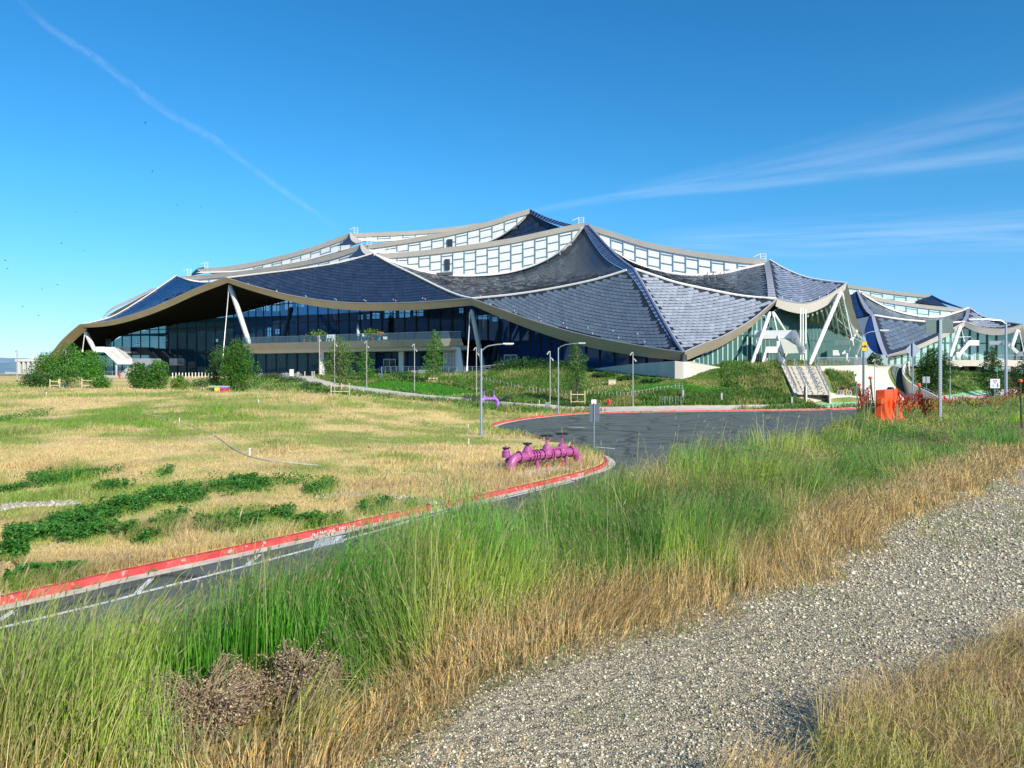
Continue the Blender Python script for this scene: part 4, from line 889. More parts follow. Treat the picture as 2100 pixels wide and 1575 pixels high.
# ------------------------------------------------------------------ walls and steps of the plaza
st = thing('concrete_steps', 'wide pale concrete outdoor steps with four metal handrails climbing the green bank', 'stairs', P(1665, 808, 94))
so_ = st.location.copy(); TL, TR, BL, BR = P(1605,751,102.5), P(1672,751,101.5), P(1633,809,93.5), P(1700,807,92.5)
TL.z = TR.z = 5.12; ZB = 1.6; print('stairs', BL, BR, TL, TR); BL.z = BR.z = ZB; ns_ = 24
mb = MB(); ns = ns_; lb = MB()
for k in range(ns):
    a, b_ = BL.lerp(TL, k/ns), BR.lerp(TR, k/ns); a2, b2 = BL.lerp(TL, (k+1)/ns), BR.lerp(TR, (k+1)/ns); z0, z1 = ZB+(5.12-ZB)*k/ns, ZB+(5.12-ZB)*(k+1)/ns
    q = [Vector((a.x, a.y, z0)), Vector((b_.x, b_.y, z0)), Vector((b_.x, b_.y, z1)), Vector((a.x, a.y, z1)), Vector((a2.x, a2.y, z1)), Vector((b2.x, b2.y, z1))]
    mb.add(q, [(0, 1, 2, 3), (3, 2, 5, 4)]); mb.add([q[0], q[3], Vector((a.x, a.y, 0))], [(0, 1, 2)])
    if k % 2 == 0:
        for f in (.25, .5, .82): c = Vector(q[0]).lerp(q[1], f)+Vector((0, -.01, .09)); lb.box(c, (.16, .03, .07))
mb.build('steps', mat('steps_concrete', (.66, .60, .50), rough=.85, var=.08, vs=1.5), st, off=so_); lb.build('step_light', mat('step_light_dark', (.05, .05, .05), rough=.4), st, off=so_)
for f in (0.0, .36, .66, 1.0):
    r_ = railing([BL.lerp(BR, f)+Vector((0, 0, .1)), TL.lerp(TR, f)+Vector((0, 0, .1))], st, so_, hgt=1.0, step=1.6, mid=1 if f in (.36, .66) else 2, name='handrail', r=.035)
mb = MB()
for a, b_ in ((BL, TL), (BR, TR)):
    s_ = -.25 if a is BL else .05; mb.prism([a+Vector((s_, 0, -1.6)), b_+Vector((s_, 0, -1.6)), b_+Vector((s_, 0, .15)), a+Vector((s_, 0, .15))], Vector((.22, 0, 0)))
mb.build('cheek_wall', conc, st, off=so_)
pw = [(1864,741,124),(1853,750,120),(1850,762,116),(1856,774,112),(1868,785,109),(1886,796,107),(1908,806,105),(1926,816,103)]
PW = crpx(pw, 26); wl_ = []
for x, y, d in PW: q = P(x, y, d); wl_.append(q)
mb = MB(); mb.grid([[q-Vector((0, 0, 3.0)) for q in wl_], [q for q in wl_], [q+Vector((.35, .35, 0)) for q in wl_], [q+Vector((.35, .35, -3.0)) for q in wl_]])
pwo = thing('parapet_wall', 'curved pale concrete parapet wall sweeping down beside the shaded drive', 'wall', wl_[12]); mb.build('wall_body', MATS['podium_concrete'], pwo, off=wl_[12])
mb = MB(); mb.tube([q+Vector((.15, .15, .35)) for q in wl_], .04, n=5)
for q in wl_[::2]: mb.bar(q+Vector((.15, .15, 0)), q+Vector((.15, .15, .35)), .05, .05)
mb.build('top_rail', MATS['steel_rail'], pwo, off=wl_[12])

# ------------------------------------------------------------------ trees
leafm = mat('leaf', (.1, .2, .04), rough=.55, spec=.35, attr='tint', trans=.28)
bark = mat('bark', (.16, .12, .08), rough=.95, bump=.4, bs=20)
def leaf_quads(C, size, rng, up=.35):
    n = len(C); a = rng.normal(size=(n, 3)); a[:, 2] = np.abs(a[:, 2])*1.0+up; a /= np.linalg.norm(a, axis=1)[:, None]
    r = rng.normal(size=(n, 3)); u = np.cross(a, r); u /= np.linalg.norm(u, axis=1)[:, None]; v = np.cross(a, u); s = (size*rng.uniform(.6, 1.3, n))[:, None]
    V = np.stack([C-u*s*.5, C+v*s*.32, C+u*s*.6, C-v*s*.32], 1).reshape(-1, 3); F_ = np.arange(4*n).reshape(n, 4); return V, F_
def crown(name, C, size, cols, rng, parent=None, m=leafm):
    """C (n,3); cols: list of base colours picked per leaf"""
    V, F_ = leaf_quads(C, size, rng); k = rng.integers(0, len(cols), len(C)); c = np.array(cols)[k]*rng.uniform(.8, 1.9, (len(C), 1)); return npmesh(name, V, [F_], m, col=np.repeat(c, 4, 0), parent=parent)
G_MID = [(.045, .14, .018), (.07, .19, .025), (.10, .24, .035)]; G_YEL = [(.12, .22, .03), (.17, .27, .04), (.08, .17, .025)]; G_DARK = [(.022, .075, .018), (.035, .10, .02), (.05, .12, .025)]
def tree(px, d, top, wpx, label, cols=G_MID, name='tree', n=5200, conical=.0, low=.12, leaf=.17, seed=0, bare=.18, group=None, lobes=26):
    rng = np.random.default_rng(100+seed); base = on(px, d); ht = EYE+d*(HY-top)/F-base.z; rad = 1.22*wpx*d/F
    root = thing(name, label, 'shrub' if name == 'shrub' else 'tree', base, group=group); mb = MB(); lean = rng.normal(0, .03, 2)
    tp_ = Vector((lean[0]*ht, lean[1]*ht, ht*.92)); k0 = bare*ht
    tr = [Vector((0, 0, -.2)), Vector((.02, .01, k0)), tp_*.55+Vector((.05, 0, 0)), tp_]; r0 = max(.05, ht*.016)
    mb.tube(tr, [r0*1.3, r0, r0*.6, r0*.15], n=7)
    L = []; nl = lobes
    for i in range(nl):
        u = low+(1-low)*((i+.5)/nl)**.9; prof = math.sin(math.pi*min(1, (u-low)/(1-low)*.86+.12))**.7
        prof = prof*(1-conical)+conical*(1.05-(u-low)/(1-low)); an = i*2.39996+rng.uniform(-.4, .4); rr = rad*prof*rng.uniform(.25, .8)
        c = Vector((math.cos(an)*rr+lean[0]*ht*u, math.sin(an)*rr+lean[1]*ht*u, u*ht-.04*ht)); L.append((c, rad*prof*rng.uniform(.28, .46)+.18))
        s = Vector((0, 0, max(k0, c.z-ht*.16-rr*.3))); mb.tube([s, s.lerp(c, .5)+Vector((0, 0, .1)), c], [r0*.5, r0*.3, r0*.1], n=5)
    mb.build('trunk', bark, root, smooth=True); pts = []
    w_ = np.array([l[1]**2 for l in L]); w_ /= w_.sum(); n = int(n*1.35); pick = rng.choice(len(L), n, p=w_)
    cc = np.array([tuple(l[0]) for l in L])[pick]; rr = np.array([l[1] for l in L])[pick][:, None]; dv = rng.normal(size=(n, 3)); dv /= np.linalg.norm(dv, axis=1)[:, None]
    C = cc+dv*rr*(rng.uniform(.25, 1.05, (n, 1))**.6)*np.array([1.05, 1.05, .85]); C = C[C[:, 2] > .08*ht*(1 if bare > .05 else 0)+.03]
    C = C[vn(C[:, 0]*2.2+seed*7, C[:, 2]*2.2+C[:, 1], seed) > .16]
    crown('crown', C, leaf, cols, rng, root); return root
tree(98, 95, 722, 32, 'leafy green tree at the far left, in front of the low roof corner', seed=1, low=.1, n=4200)
tree(138, 98, 700, 30, 'tallest of the leafy trees at the far left, standing between two rounder ones', seed=2, n=4200)
tree(184, 92, 718, 36, 'round bright green tree, rightmost of the far-left group, before the white stair', seed=3, cols=[(.06,.19,.02),(.10,.26,.03)], bare=.22, low=.2, n=5200)
tree(72, 93, 768, 24, 'low dark bush at the foot of the far-left trees', G_DARK, 'shrub', seed=4, bare=0, low=0, n=2000)
tree(208, 89, 772, 17, 'low dark bush just right of the round-crowned tree', G_MID, 'shrub', seed=5, bare=0, low=0, n=1500)
tree(284, 88, 744, 24, 'broad dark green bush, left one of the pair below the grey stair landing', G_MID+G_DARK, 'shrub', seed=6, bare=0, low=0, n=4200)
tree(324, 90, 737, 24, 'broad lighter bush, right one of the pair left of the bollards', G_MID, 'shrub', seed=7, bare=0, low=0, n=4200)
tree(366, 92, 770, 18, 'small yellow-green bush beside the dark pair, below the bollards', G_YEL, 'shrub', seed=8, bare=0, low=0, n=1500)
tree(482, 86, 692, 36, 'big dense dark green tree in front of the left end of the terrace', [(.04,.12,.015),(.06,.16,.02)], seed=9, bare=0, low=0, n=9000, lobes=40)
tree(443, 89, 704, 17, 'slim shoot of dark foliage on the left side of the big dense tree', G_DARK, seed=10, bare=.1, n=1800, lobes=14)
tree(697, 98, 686, 34, 'young airy tree with pale green leaves held by wooden stakes beside the path', [(.08,.17,.03),(.13,.22,.05)], seed=11, bare=.2, low=.2, n=3600, leaf=.15)
tree(750, 124, 712, 17, 'narrow cone-shaped green tree in the shade below the terrace', G_MID, seed=12, bare=.1, conical=.5, n=2400)
tree(888, 119, 673, 22, 'slender bright green tree standing at the right end of the terrace', [(.07,.20,.02),(.11,.27,.035)], seed=13, bare=.16, conical=.35, n=3200)
tree(1184, 91, 699, 25, 'slender weeping tree with a wooden frame at its foot, near the wing wall', [(.045,.13,.025),(.08,.18,.035)], seed=14, bare=.12, conical=-.1, n=5200, leaf=.13)
tree(1908, 120, 711, 33, 'dense dark green tree right of the drive, behind the large blank sign', G_DARK, seed=15, bare=.02, low=.02, n=7000, lobes=36, leaf=.24)
tree(2036, 135, 708, 24, 'dark tree in front of the podium near the far-right street lamp', G_DARK, seed=16, bare=.05, low=.05, n=4200, leaf=.24)
tree(2108, 120, 732, 26, 'dark tree cut by the right edge of the picture', G_DARK, seed=17, bare=.05, n=3500, leaf=.24)
tree(2078, 138, 752, 20, 'low brownish bush right of the dark tree by the podium', [(.12,.10,.04),(.10,.12,.04)], 'shrub', seed=18, bare=0, low=0, n=1500, leaf=.24)
tree(1795, 150, 722, 18, 'dark bush behind the raised plaza railing, between the two buildings', G_DARK, 'shrub', seed=19, bare=0, low=0, n=2200, leaf=.3)
wood = mat('stake_wood', (.62, .50, .30), rough=.8)
def stakes(px, d, label, w_=2.4, h=1.2):
    b0 = on(px, d); r = thing('tree_stakes', label, 'tree support', b0)
    for sx, sy in ((-w_/2, 0), (0, .7), (w_/2, -.1)):
        m_ = MB(); m_.tube([(sx, sy, -.2), (sx, sy, h)], .06, n=6); m_.build('stake', wood, r)
    m_ = MB(); m_.bar((-w_/2, 0, h*.28), (w_/2, -.1, h*.28), .05, .10); m_.bar((-w_/2, 0, h*.75), (w_/2, -.1, h*.75), .05, .10); m_.build('crossbar', wood, r)
stakes(698, 96, 'wooden stakes and crossbars around the airy young tree beside the path', 2.3, 1.45)
stakes(1185, 90, 'tall wooden stake frame at the foot of the slender weeping tree', 1.6, 1.8)
stakes(888, 118, 'short wooden frame at the foot of the slender tree by the terrace end', 1.2, .8)
stakes(113, 91, 'pale wooden frame in the dry grass below the far-left trees', 1.2, 1.0); stakes(182, 90, 'pale wooden stakes under the round-crowned tree on the left', 1.6, 1.2)

# ------------------------------------------------------------------ street furniture
galv = mat('galvanised_steel', (.50, .53, .55), rough=.38, metal=.75, var=.06, vs=2)
galv_d = mat('sign_back_grey', (.13, .17, .21), rough=.45, metal=.3, var=.06, vs=3)
galv_w = mat('pole_pale', (.42, .42, .40), rough=.5, metal=.2)
def cobra(base, topz, arm, label, name='street_lamp', r=.07):
    """arm: list of (dx, dz) from the pole top; head at its end"""
    t_ = thing(name, label, 'street lamp', base); h = topz-base.z
    m_ = MB(); m_.tube([(0, 0, -.3), (0, 0, h*.5), (0, 0, h)], [r*1.25, r, r*.75], n=12); m_.build('pole', galv, t_, smooth=True)
    m_ = MB(); m_.lathe([(r*2.4, 0), (r*2.4, .05), (r*1.5, .12), (r*1.3, .3)], n=10); m_.build('base_plate', galv, t_)
    pts = [Vector((0, 0, h-.15))]+[Vector((x, 0, h+z)) for x, z in arm]; m_ = MB(); m_.tube(pts, r*.55, n=8); m_.build('arm', galv, t_, smooth=True)
    e = pts[-1]; s_ = 1 if arm[-1][0] > 0 else -1; m_ = MB(); v = (pts[-1]-pts[-2]).normalized(); m_.box(e+Vector((s_*.30, 0, .02)), (.72, .26, .09)); m_.box(e+Vector((s_*.34, 0, -.035)), (.5, .2, .05)); m_.build('luminaire', mat('luminaire_pale', (.7, .7, .68), rough=.4), t_, bevel=.02)
    return t_
b = G(987, 893); d = b.y; sc_ = d/F
cobra(b, EYE+50*sc_, [(.25, .05), (14*sc_, 4*sc_+.05), (32*sc_, 7*sc_+.05), (46*sc_, 8*sc_+.05)], 'tall curved-arm street lamp standing in dry grass left of the turning circle', r=.075)
b = G(1145, 853); b.x -= 0; d = b.y; sc_ = d/F
cobra(b, EYE+52*sc_, [(.2, .1), (14*sc_, 6*sc_), (28*sc_, 8*sc_), (42*sc_, 9*sc_)], 'curved-arm street lamp at the red kerb, before the slender weeping tree')
b = on(2063, 47); sc_ = 47/F; cobra(b, EYE+105*sc_, [(-.25, .05), (-16*sc_, 3*sc_), (-42*sc_, 5*sc_), (-56*sc_, 4*sc_)], 'tallest street lamp, arm to the left, behind tall grass at the far right', r=.085)
b = on(1770, 60); sc_ = 60/F; cobra(b, EYE+78*sc_, [(.2, .1), (14*sc_, 6*sc_), (34*sc_, 9*sc_)], 'street lamp seen directly behind the small yellow arrow sign', r=.06)
b = on(1948, 118); sc_ = 118/F; cobra(b, EYE+70*sc_, [(.2, .1), (12*sc_, 3*sc_), (33*sc_, 4*sc_)], 'distant street lamp on the green lane edge, right of the large blank sign', r=.09)
def ped(px, base_py, top_py, label, d=None, r=.055):
    b = G(px, base_py) if d is None else on(px, d); top = EYE+b.y*(HY-top_py)/F; h = top-b.z; t_ = thing('path_lamp', label, 'path lamp', b, group=None)
    m_ = MB(); m_.tube([(0, 0, -.2), (0, 0, h)], r, n=10); m_.build('pole', galv_w, t_, smooth=True)
    m_ = MB(); m_.lathe([(r*2.6, 0), (r*2.6, .06), (r*1.4, .1)], n=10); m_.build('base_plate', galv_w, t_)
    for z, sx in ((h-.05, -1), (h-.75, 1)):
        m_ = MB(); m_.tube([(0, 0, z), (sx*.10, -.02, z), (sx*.28, -.05, z-.22), (sx*.33, -.06, z-.34)], [.04, .06, .085, .08], n=10); m_.build('spot_head', galv_w, t_, smooth=True)
ped(850, 806, 705, 'path lamp on the lawn, just left of the slender bright tree'); ped(752, 796, 699, 'path lamp beside the path between the airy young tree and the lawn')
ped(1128, 839, 720, 'path lamp beside a grey cabinet, left of the kerb-side street lamp'); ped(977, 817, 712, 'path lamp among purple flowering bushes, just left of the tall street lamp')
ped(1298, 835, 722, 'path lamp standing alone before the wing wall, right of the red hydrant'); ped(655, 770, 688, 'path lamp in front of the left part of the terrace', d=142, r=.08); ped(686, 800, 693, 'path lamp seen through the airy young tree', d=97)
ped(135, 0, 714, 'path lamp standing in the far-left group of trees', d=130, r=.08); ped(35, 0, 718, 'lone lamp pole at the far left in front of the hazy hills', d=150, r=.09); ped(1794, 0, 736, 'thin lamp on the pale ramp, right of the small yellow arrow sign', d=100)
# signs
def post_sign(px, d, top_py, label, panels, r=.03, sq=False, bot=None, m=None, name='road_sign', ground=None):
    b = on(px, d) if ground is None else ground; t_ = thing(name, label, 'sign', b); top = EYE+b.y*(HY-top_py)/F-b.z; m_ = MB()
    if sq: m_.bar((0, 0, -.3), (0, 0, top), r*2, r*2)
    else: m_.tube([(0, 0, -.3), (0, 0, top)], r, n=8)
    p = m_.build('post', m or galv, t_); s_ = b.y/F
    if sq:
        h_ = MB(); z = .05
        while z < top: h_.box((0, -r-.002, z), (r*.7, .004, r*.7)); z += .065
        h_.build('post_holes', mat('hole_dark', (.02, .02, .02)), p)
    for (cx, cy, w_, h_, mm_, shape) in panels:
        c = Vector(((cx-px)*s_, .04 if shape != 'front' else -.05, EYE+(HY-cy)*s_-b.z)); q = MB(); W, H_ = w_*s_/2, h_*s_/2
        if shape == 'diamond': q.prism([c+Vector((0, 0, H_)), c+Vector((W, 0, 0)), c+Vector((0, 0, -H_)), c+Vector((-W, 0, 0))], (0, .012, 0))
        else: q.box(c, (2*W, .012, 2*H_))
        q.build('sign_panel', mm_, t_, bevel=.003)
    return t_
back = galv_d
gb = G(1218.5, 922)
post_sign(1218, gb.y, 826, 'double sign seen from behind with a small white plate on top', [(1217.5,824,10,9,mat('plate_white', (.85,.85,.83), rough=.5),'back'), (1218.5,839,21,21,back,'back'), (1218.7,857.5,20,15,back,'back')], ground=gb, r=.028)
post_sign(1928, 22, 655, 'large blank rectangular sign back on a perforated square post, right foreground', [(1928,669,57,28,mat('sign_back_green', (.10,.15,.14), rough=.5, metal=.2, var=.1, vs=6),'back')], r=.034, sq=True, m=mat('post_galv', (.40,.48,.52), rough=.4, metal=.5))
post_sign(1872, 38, 699, 'diamond-shaped sign seen from behind, left of the large blank sign', [(1873,718,33,33,mat('sign_back_lavender', (.30,.34,.42), rough=.5, metal=.2),'diamond')], r=.035)
post_sign(1900, 70, 771, 'small square grey sign back on a thin post beside the curved parapet', [(1900,779,15,13,mat('sign_back_mid', (.32,.35,.36), rough=.5),'back')], r=.03)
post_sign(1757, 88, 771, 'small white notice on a thin post left of the yellow arrow sign post', [(1757,777,7,10,MATS['plate_white'],'front')], r=.04)
post_sign(2045, 118, 750, 'narrow green sign on a thin green post at the far right lawn', [(2044,757,5,10,mat('sign_green', (.03,.22,.12), rough=.5),'front')], r=.05, m=mat('green_post', (.12,.30,.18), rough=.5))
ya = post_sign(1771, 32, 700, 'small yellow sign with a black arrow pointing right on a grey post', [(1771.5,710.5,11.5,20,mat('sign_yellow', (.90,.50,.02), rough=.5),'front')], r=.045, m=mat('post_dark', (.22,.26,.29), rough=.45, metal=.4))
s_ = 32/F; q = MB(); c = Vector((.5*s_, -.062, EYE+(HY-710.5)*s_-ya.location.z)); q.prism([c+Vector(v)*s_ for v in ((-4.3,0,1.3),(.4,0,1.3),(.4,0,4.2),(4.6,0,0),(.4,0,-4.2),(.4,0,-1.3),(-4.3,0,-1.3))][::-1], (0, -.004, 0)); q.build('arrow', mat('sign_black', (.015,.015,.015), rough=.5), ya)
fr = MB(); z0 = c.z; W, Hh = 5.3*s_, 9.5*s_
for a_, b_ in (((-W,-Hh),(W,-Hh)), ((-W,Hh),(W,Hh)), ((-W,-Hh),(-W,Hh)), ((W,-Hh),(W,Hh))): fr.bar(c+Vector((a_[0], .002, a_[1])), c+Vector((b_[0], .002, b_[1])), .004, .008)
fr.build('sign_border', MATS['sign_black'], ya)
yd = post_sign(2040, 75, 777, 'square white sign with a yield triangle and a walking figure', [(2040,786.5,20,19,mat('sign_white', (.62,.66,.70), rough=.5),'front')], r=.04)
s_ = 75/F; c = Vector((0, -.064, EYE+(HY-786.5)*s_-yd.location.z)); bk_ = MATS['sign_black']
def tri(S0): return [c+Vector(v)*s_ for v in ((-4.6*S0, 0, 4.2+2.6*S0), (4.6*S0, 0, 4.2+2.6*S0), (0, 0, 4.2-4.8*S0))]
q = MB(); o_, i_ = tri(1), tri(.55)
for k in range(3): q.add([o_[k], o_[(k+1) % 3], i_[(k+1) % 3], i_[k]], [(0, 1, 2, 3)])
q.build('yield_triangle', mat('sign_red', (.35,.05,.05), rough=.5), yd)
q = MB(); f_ = lambda x, z: c+Vector((x, 0, z))*s_
q.bar(f_(5, -1.4), f_(5.4, -4.2), .09, .01); q.bar(f_(5.3, -4), f_(6.6, -7.2), .06, .01); q.bar(f_(5.2, -4), f_(4.1, -7.2), .06, .01); q.bar(f_(5, -2), f_(3.4, -3.8), .045, .01); q.bar(f_(5.2, -2), f_(6.8, -4), .045, .01); q.lathe([(.05, -.004), (.05, .004)], f_(4.9, -.3), n=10, axis=(0, 1, 0)); q.build('walking_figure', bk_, yd)
q = MB(); q.bar(f_(-6.5, -2.8), f_(-1.5, -2.8), .05, .01); q.bar(f_(-2.4, -2.2), f_(-1.5, -2.8), .05, .01); q.bar(f_(-5.5, -5.2), f_(-1.5, -6.2), .04, .01); q.build('lettering', bk_, yd)
# orange water-filled barrier, fence posts and torn netting on the levee
orange = mat('barrier_orange', (.85, .10, .015), rough=.45, spec=.5, var=.12, vs=5)
def barrier(px, d, rz, label):
    b = on(px, d); t_ = thing('traffic_barrier', label, 'barrier', b, rz); m_ = MB(); prof = [(-.28, 0), (-.28, .22), (-.20, .32), (-.13, .62), (-.12, 1.07), (.12, 1.07), (.13, .62), (.20, .32), (.28, .22), (.28, 0)]
    m_.prism([Vector((-.82, y, z)) for y, z in prof], (1.64, 0, 0)); m_.build('barrier_body', orange, t_, bevel=.03)
    for x in (-.5, 0, .5):
        m_ = MB(); m_.box((x, -.145, .55), (.20, .10, .5)); m_.build('rib', orange, t_, bevel=.02)
    for sx in (-1, 1):
        m_ = MB(); m_.box((sx*.9, 0, .78), (.14, .16, .16)); m_.box((sx*.9, 0, .35), (.14, .16, .16)); m_.build('connector', orange, t_, bevel=.02)
    m_ = MB(); m_.lathe([(.09, 0), (.09, .04), (.05, .06)], (.3, 0, 1.07), n=12); m_.build('fill_cap', mat('cap_black', (.03, .03, .03)), t_)
    t_.scale = (1.1,)*3; return t_
barrier(1821, 23.0, math.radians(52), 'bright orange plastic water-filled barrier in the tall grass')
stk_m = mat('stake_black', (.02, .02, .02), rough=.6); cap_m = mat('cap_orange', (.75, .12, .03), rough=.6)
def stake(p0, p1, label, cap=True):
    a, b_ = P(*p0), P(*p1); t_ = thing('fence_stake', label, 'stake', b_); m_ = MB(); v = a-b_; m_.bar((0, 0, 0), v*1.0, .035, .035); m_.bar(-v.normalized()*.5, (0, 0, 0), .035, .035); m_.build('post', stk_m, t_)
    if cap: m_ = MB(); m_.lathe([(.055, -.02), (.06, .03), (.035, .06)], v, n=10); m_.build('cap', cap_m, t_)
stake((1762,790,25),(1768,842,25), 'leaning black stake with an orange cap beside the yellow sign post'); stake((1785,776,24),(1792,846,24), 'tallest leaning black stake with an orange cap, just left of the orange barrier')
stake((1884,790,22),(1900,850,22), 'leaning black stake between the diamond sign and the large blank sign'); stake((2092,782,21),(2094,840,21), 'dark stake with a rusty cap at the right edge of the picture')
net = mat('netting_orange', (.60, .11, .04), rough=.7, trans=.3)
def netting(p, label, hh=.75, seed=0):
    pts = [P(*q) for q in p]; t_ = thing('safety_netting', label, 'netting', pts[0]); off = pts[0].copy(); C_ = crpx([tuple(q) for q in pts], 26); rg = random.Random(seed); m_ = MB(); hs_ = [hh*(.45+.55*abs(math.sin(k*.55+seed)))*rg.uniform(.75, 1) for k in range(26)]
    rows_ = []
    for r in range(8):
        rows_.append([Vector((C_[k][0]+rg.uniform(-.03, .03), C_[k][1]+rg.uniform(-.04, .04), C_[k][2]-hs_[k]*r/7+.03*math.sin(k*.9))) for k in range(26)])
    for r in range(8):
        for k in range(25):
            if rg.random() < .7: m_.bar(rows_[r][k], rows_[r][k+1], .03, .006)
    for k in range(26):
        for r in range(7):
            if rg.random() < .7: m_.bar(rows_[r][k], rows_[r+1][k], .006, .024, up=(0, 1, 0))
    m_.build('net', net, t_, off=off); return t_
netting([(1760,793,25),(1772,800,24.6),(1784,790,24)], 'torn orange netting between the two left stakes beside the yellow sign post', .85, 1)
netting([(1838,795,23.5),(1860,812,23),(1885,800,22.2)], 'sagging orange netting between the barrier and the next stake', .6, 2); netting([(1884,800,22),(1897,815,21.8),(1915,818,21.6)], 'bunched orange netting hanging from the stake beside the diamond sign', .55, 3)
netting([(1915,822,22),(1960,812,22),(2010,818,21.5),(2060,808,21.2),(2092,795,21)], 'low torn orange netting running through the grass to the right edge', .3, 4)
# ------------------------------------------------------------------ reclaimed-water pipe manifold
purple = mat('pipe_purple', (.38, .085, .25), rough=.4, spec=.5, coat=.15, var=.2, vs=5)
purple_d = mat('valve_purple', (.36, .075, .26), rough=.4, coat=.2); black = mat('iron_black', (.015, .014, .02), rough=.5)
def ring(m_, x, r, w_=.035): m_.lathe([(r*.7, -w_/2), (r, -w_/2), (r, w_/2), (r*.7, w_/2)], (x, 0, 0), n=20, axis=(1, 0, 0))
def manifold(A_, B_, R, towers, flanges, label, scale=1., back=(), mp=purple, md=purple_d, z=.6):
    L = (B_-A_).length; t_ = thing('pipe_manifold', label, 'pipe valve', A_, math.atan2(B_.y-A_.y, B_.x-A_.x)); zz = Vector((0, 0, z))
    body = MB(); el = .42*scale; arc0 = [Vector((-el*math.sin(a)*1, 0, z-el+el*math.cos(a))) for a in [k*math.pi/2/8 for k in range(9)]]
    pts = [Vector((-el, 0, -.1))]+arc0[::-1]+[Vector((L, 0, z))]; pts = pts[:]+[Vector((L+el*math.sin(a), 0, z-el+el*math.cos(a))) for a in [k*math.pi/2/8 for k in range(1, 9)]]+[Vector((L+el, 0, -.1))]
    body.tube(pts, R, n=20); body.build('main_pipe', mp, t_, smooth=True)
    for u in flanges:
        m_ = MB(); m_.lathe([(R*.9, -.03), (R*1.32, -.03), (R*1.32, .03), (R*.9, .03)], (u*L, 0, z), n=22, axis=(1, 0, 0)); f = m_.build('flange', mp, t_)
        m_ = MB()
        for k in range(10): a = 2*math.pi*k/10; c = Vector((u*L, math.cos(a)*R*1.18, z+math.sin(a)*R*1.18)); m_.bar(c-Vector((.06, 0, 0)), c+Vector((.06, 0, 0)), .035, .035)
        m_.build('bolts', black, f)
    for (u, hgt, wheel, y, s_) in towers:
        m_ = MB(); m_.lathe([(R*1.35*s_, -R*.2), (R*1.4*s_, R*.5), (R*1.3*s_, R*.9), (R*1.35*s_, R*.95), (R*1.35*s_, R*1.1), (R*1.0*s_, R*1.35), (R*.85*s_, R*1.9), (R*.55*s_, R*2.2), (R*.28*s_, R*2.35), (R*.26*s_, hgt-.03)], (u*L, y, z), n=16); q = m_.build('valve_body', md if y > .1 else mp, t_, smooth=True)
        m_ = MB(); W = wheel/2; c = Vector((u*L, y, z+hgt)); m_.tube([c+Vector((W*math.cos(a), W*math.sin(a), 0)) for a in [k*2*math.pi/16 for k in range(17)]], .03, n=6)
        for k in range(4): a = k*math.pi/2+.4; m_.bar(c, c+Vector((W*math.cos(a), W*math.sin(a), 0)), .03, .02)
        m_.lathe([(.04, -.06), (.04, .05)], c, n=8); m_.build('hand_wheel', black, q)
    return t_, L
ga_, gb_ = G(1060, 966), P(1172, 0, 34.3); ga_.y = 32.0; ga_.x = 32.0*(1062-CX)/F; ga_.z = h1(ga_.x, ga_.y); gb_.z = ga_.z
mf, Lm = manifold(ga_, gb_, .185, [(.17, .52, .34, 0, .95), (.52, .78, .50, 0, .95), (.81, .80, .50, 0, .95), (-.07, .36, .3, .45, .7), (.32, .44, .28, .5, .6)],
   [.02, .19, .25, .30, .35, .44, .57, .61, .74, .84, .98], 'big pink pipe manifold with black hand wheels in dry grass by the kerb', z=.62)
m_ = MB(); m_.tube([(-.18, .45, -.1), (-.18, .45, .45), (.0, .5, .55), (Lm*.5, .5, .6), (Lm*.58, .25, .7), (Lm*.58, 0, .75)], .09, n=10); m_.tube([(Lm*.33, -.05, .4), (Lm*.33, -.05, -.1)], .07, n=8); m_.tube([(Lm*.55, -.1, .84), (Lm*.9, -.1, .86)], .045, n=8); m_.tube([(Lm*.9, 0, .4), (Lm*.9, 0, -.1)], .07, n=8); m_.build('bypass_pipe', purple_d, mf, smooth=True)
m_ = MB(); m_.tube([(Lm*.81, 0, 1.4), (Lm*.81, 0, 1.72)], .02, n=6); m_.build('valve_stem', mat('stem_brass', (.45, .35, .12), rough=.4, metal=.5), mf)
b = G(1003, 839); sc_ = b.y/F; mo, _ = manifold(Vector((b.x-10*sc_, b.y, b.z)), Vector((b.x+10*sc_, b.y+.6, b.z)), .17, [(.0, .95, .4, 0, .8), (1.0, 1.0, .4, 0, .8)], [.25, .5, .75, .95], 'smaller violet pipe manifold with two upright valves beside the path', mp=mat('pipe_violet', (.40, .16, .62), rough=.4, coat=.2), md=mat('valve_violet', (.34, .13, .55), rough=.4), z=1.05)
for i, (px, py) in enumerate(((1073,978),(1121,970),(1153,960))):
    b = G(px, py); t_ = thing('guard_post', ['short red post with a silver top left of the concrete pad', 'short red post with a silver top in the middle of the concrete pad', 'short red silver-topped post by the right end of the big pipe'][i], 'bollard', b, group='red posts in front of the pink pipe manifold')
    m_ = MB(); m_.tube([(0, 0, -.1), (0, 0, .36)], .028, n=10); m_.build('post', mat('post_red', (.55, .02, .02), rough=.5), t_); m_ = MB(); m_.tube([(0, 0, .36), (0, 0, .44)], .032, n=10); m_.build('cap', galv, t_)
pad = MB(); pp = [G(*q) for q in ((1066,981),(1120,976),(1168,962),(1150,957),(1115,960),(1062,972))]; pad.prism([q+Vector((0, 0, .03)) for q in pp], (0, 0, -.25)); tag(pad.build('concrete_pad', mat('pad_concrete', (.62, .55, .44), rough=.9, var=.15, vs=6)), 'small pale concrete pad under the pink pipe manifold', 'concrete pad')
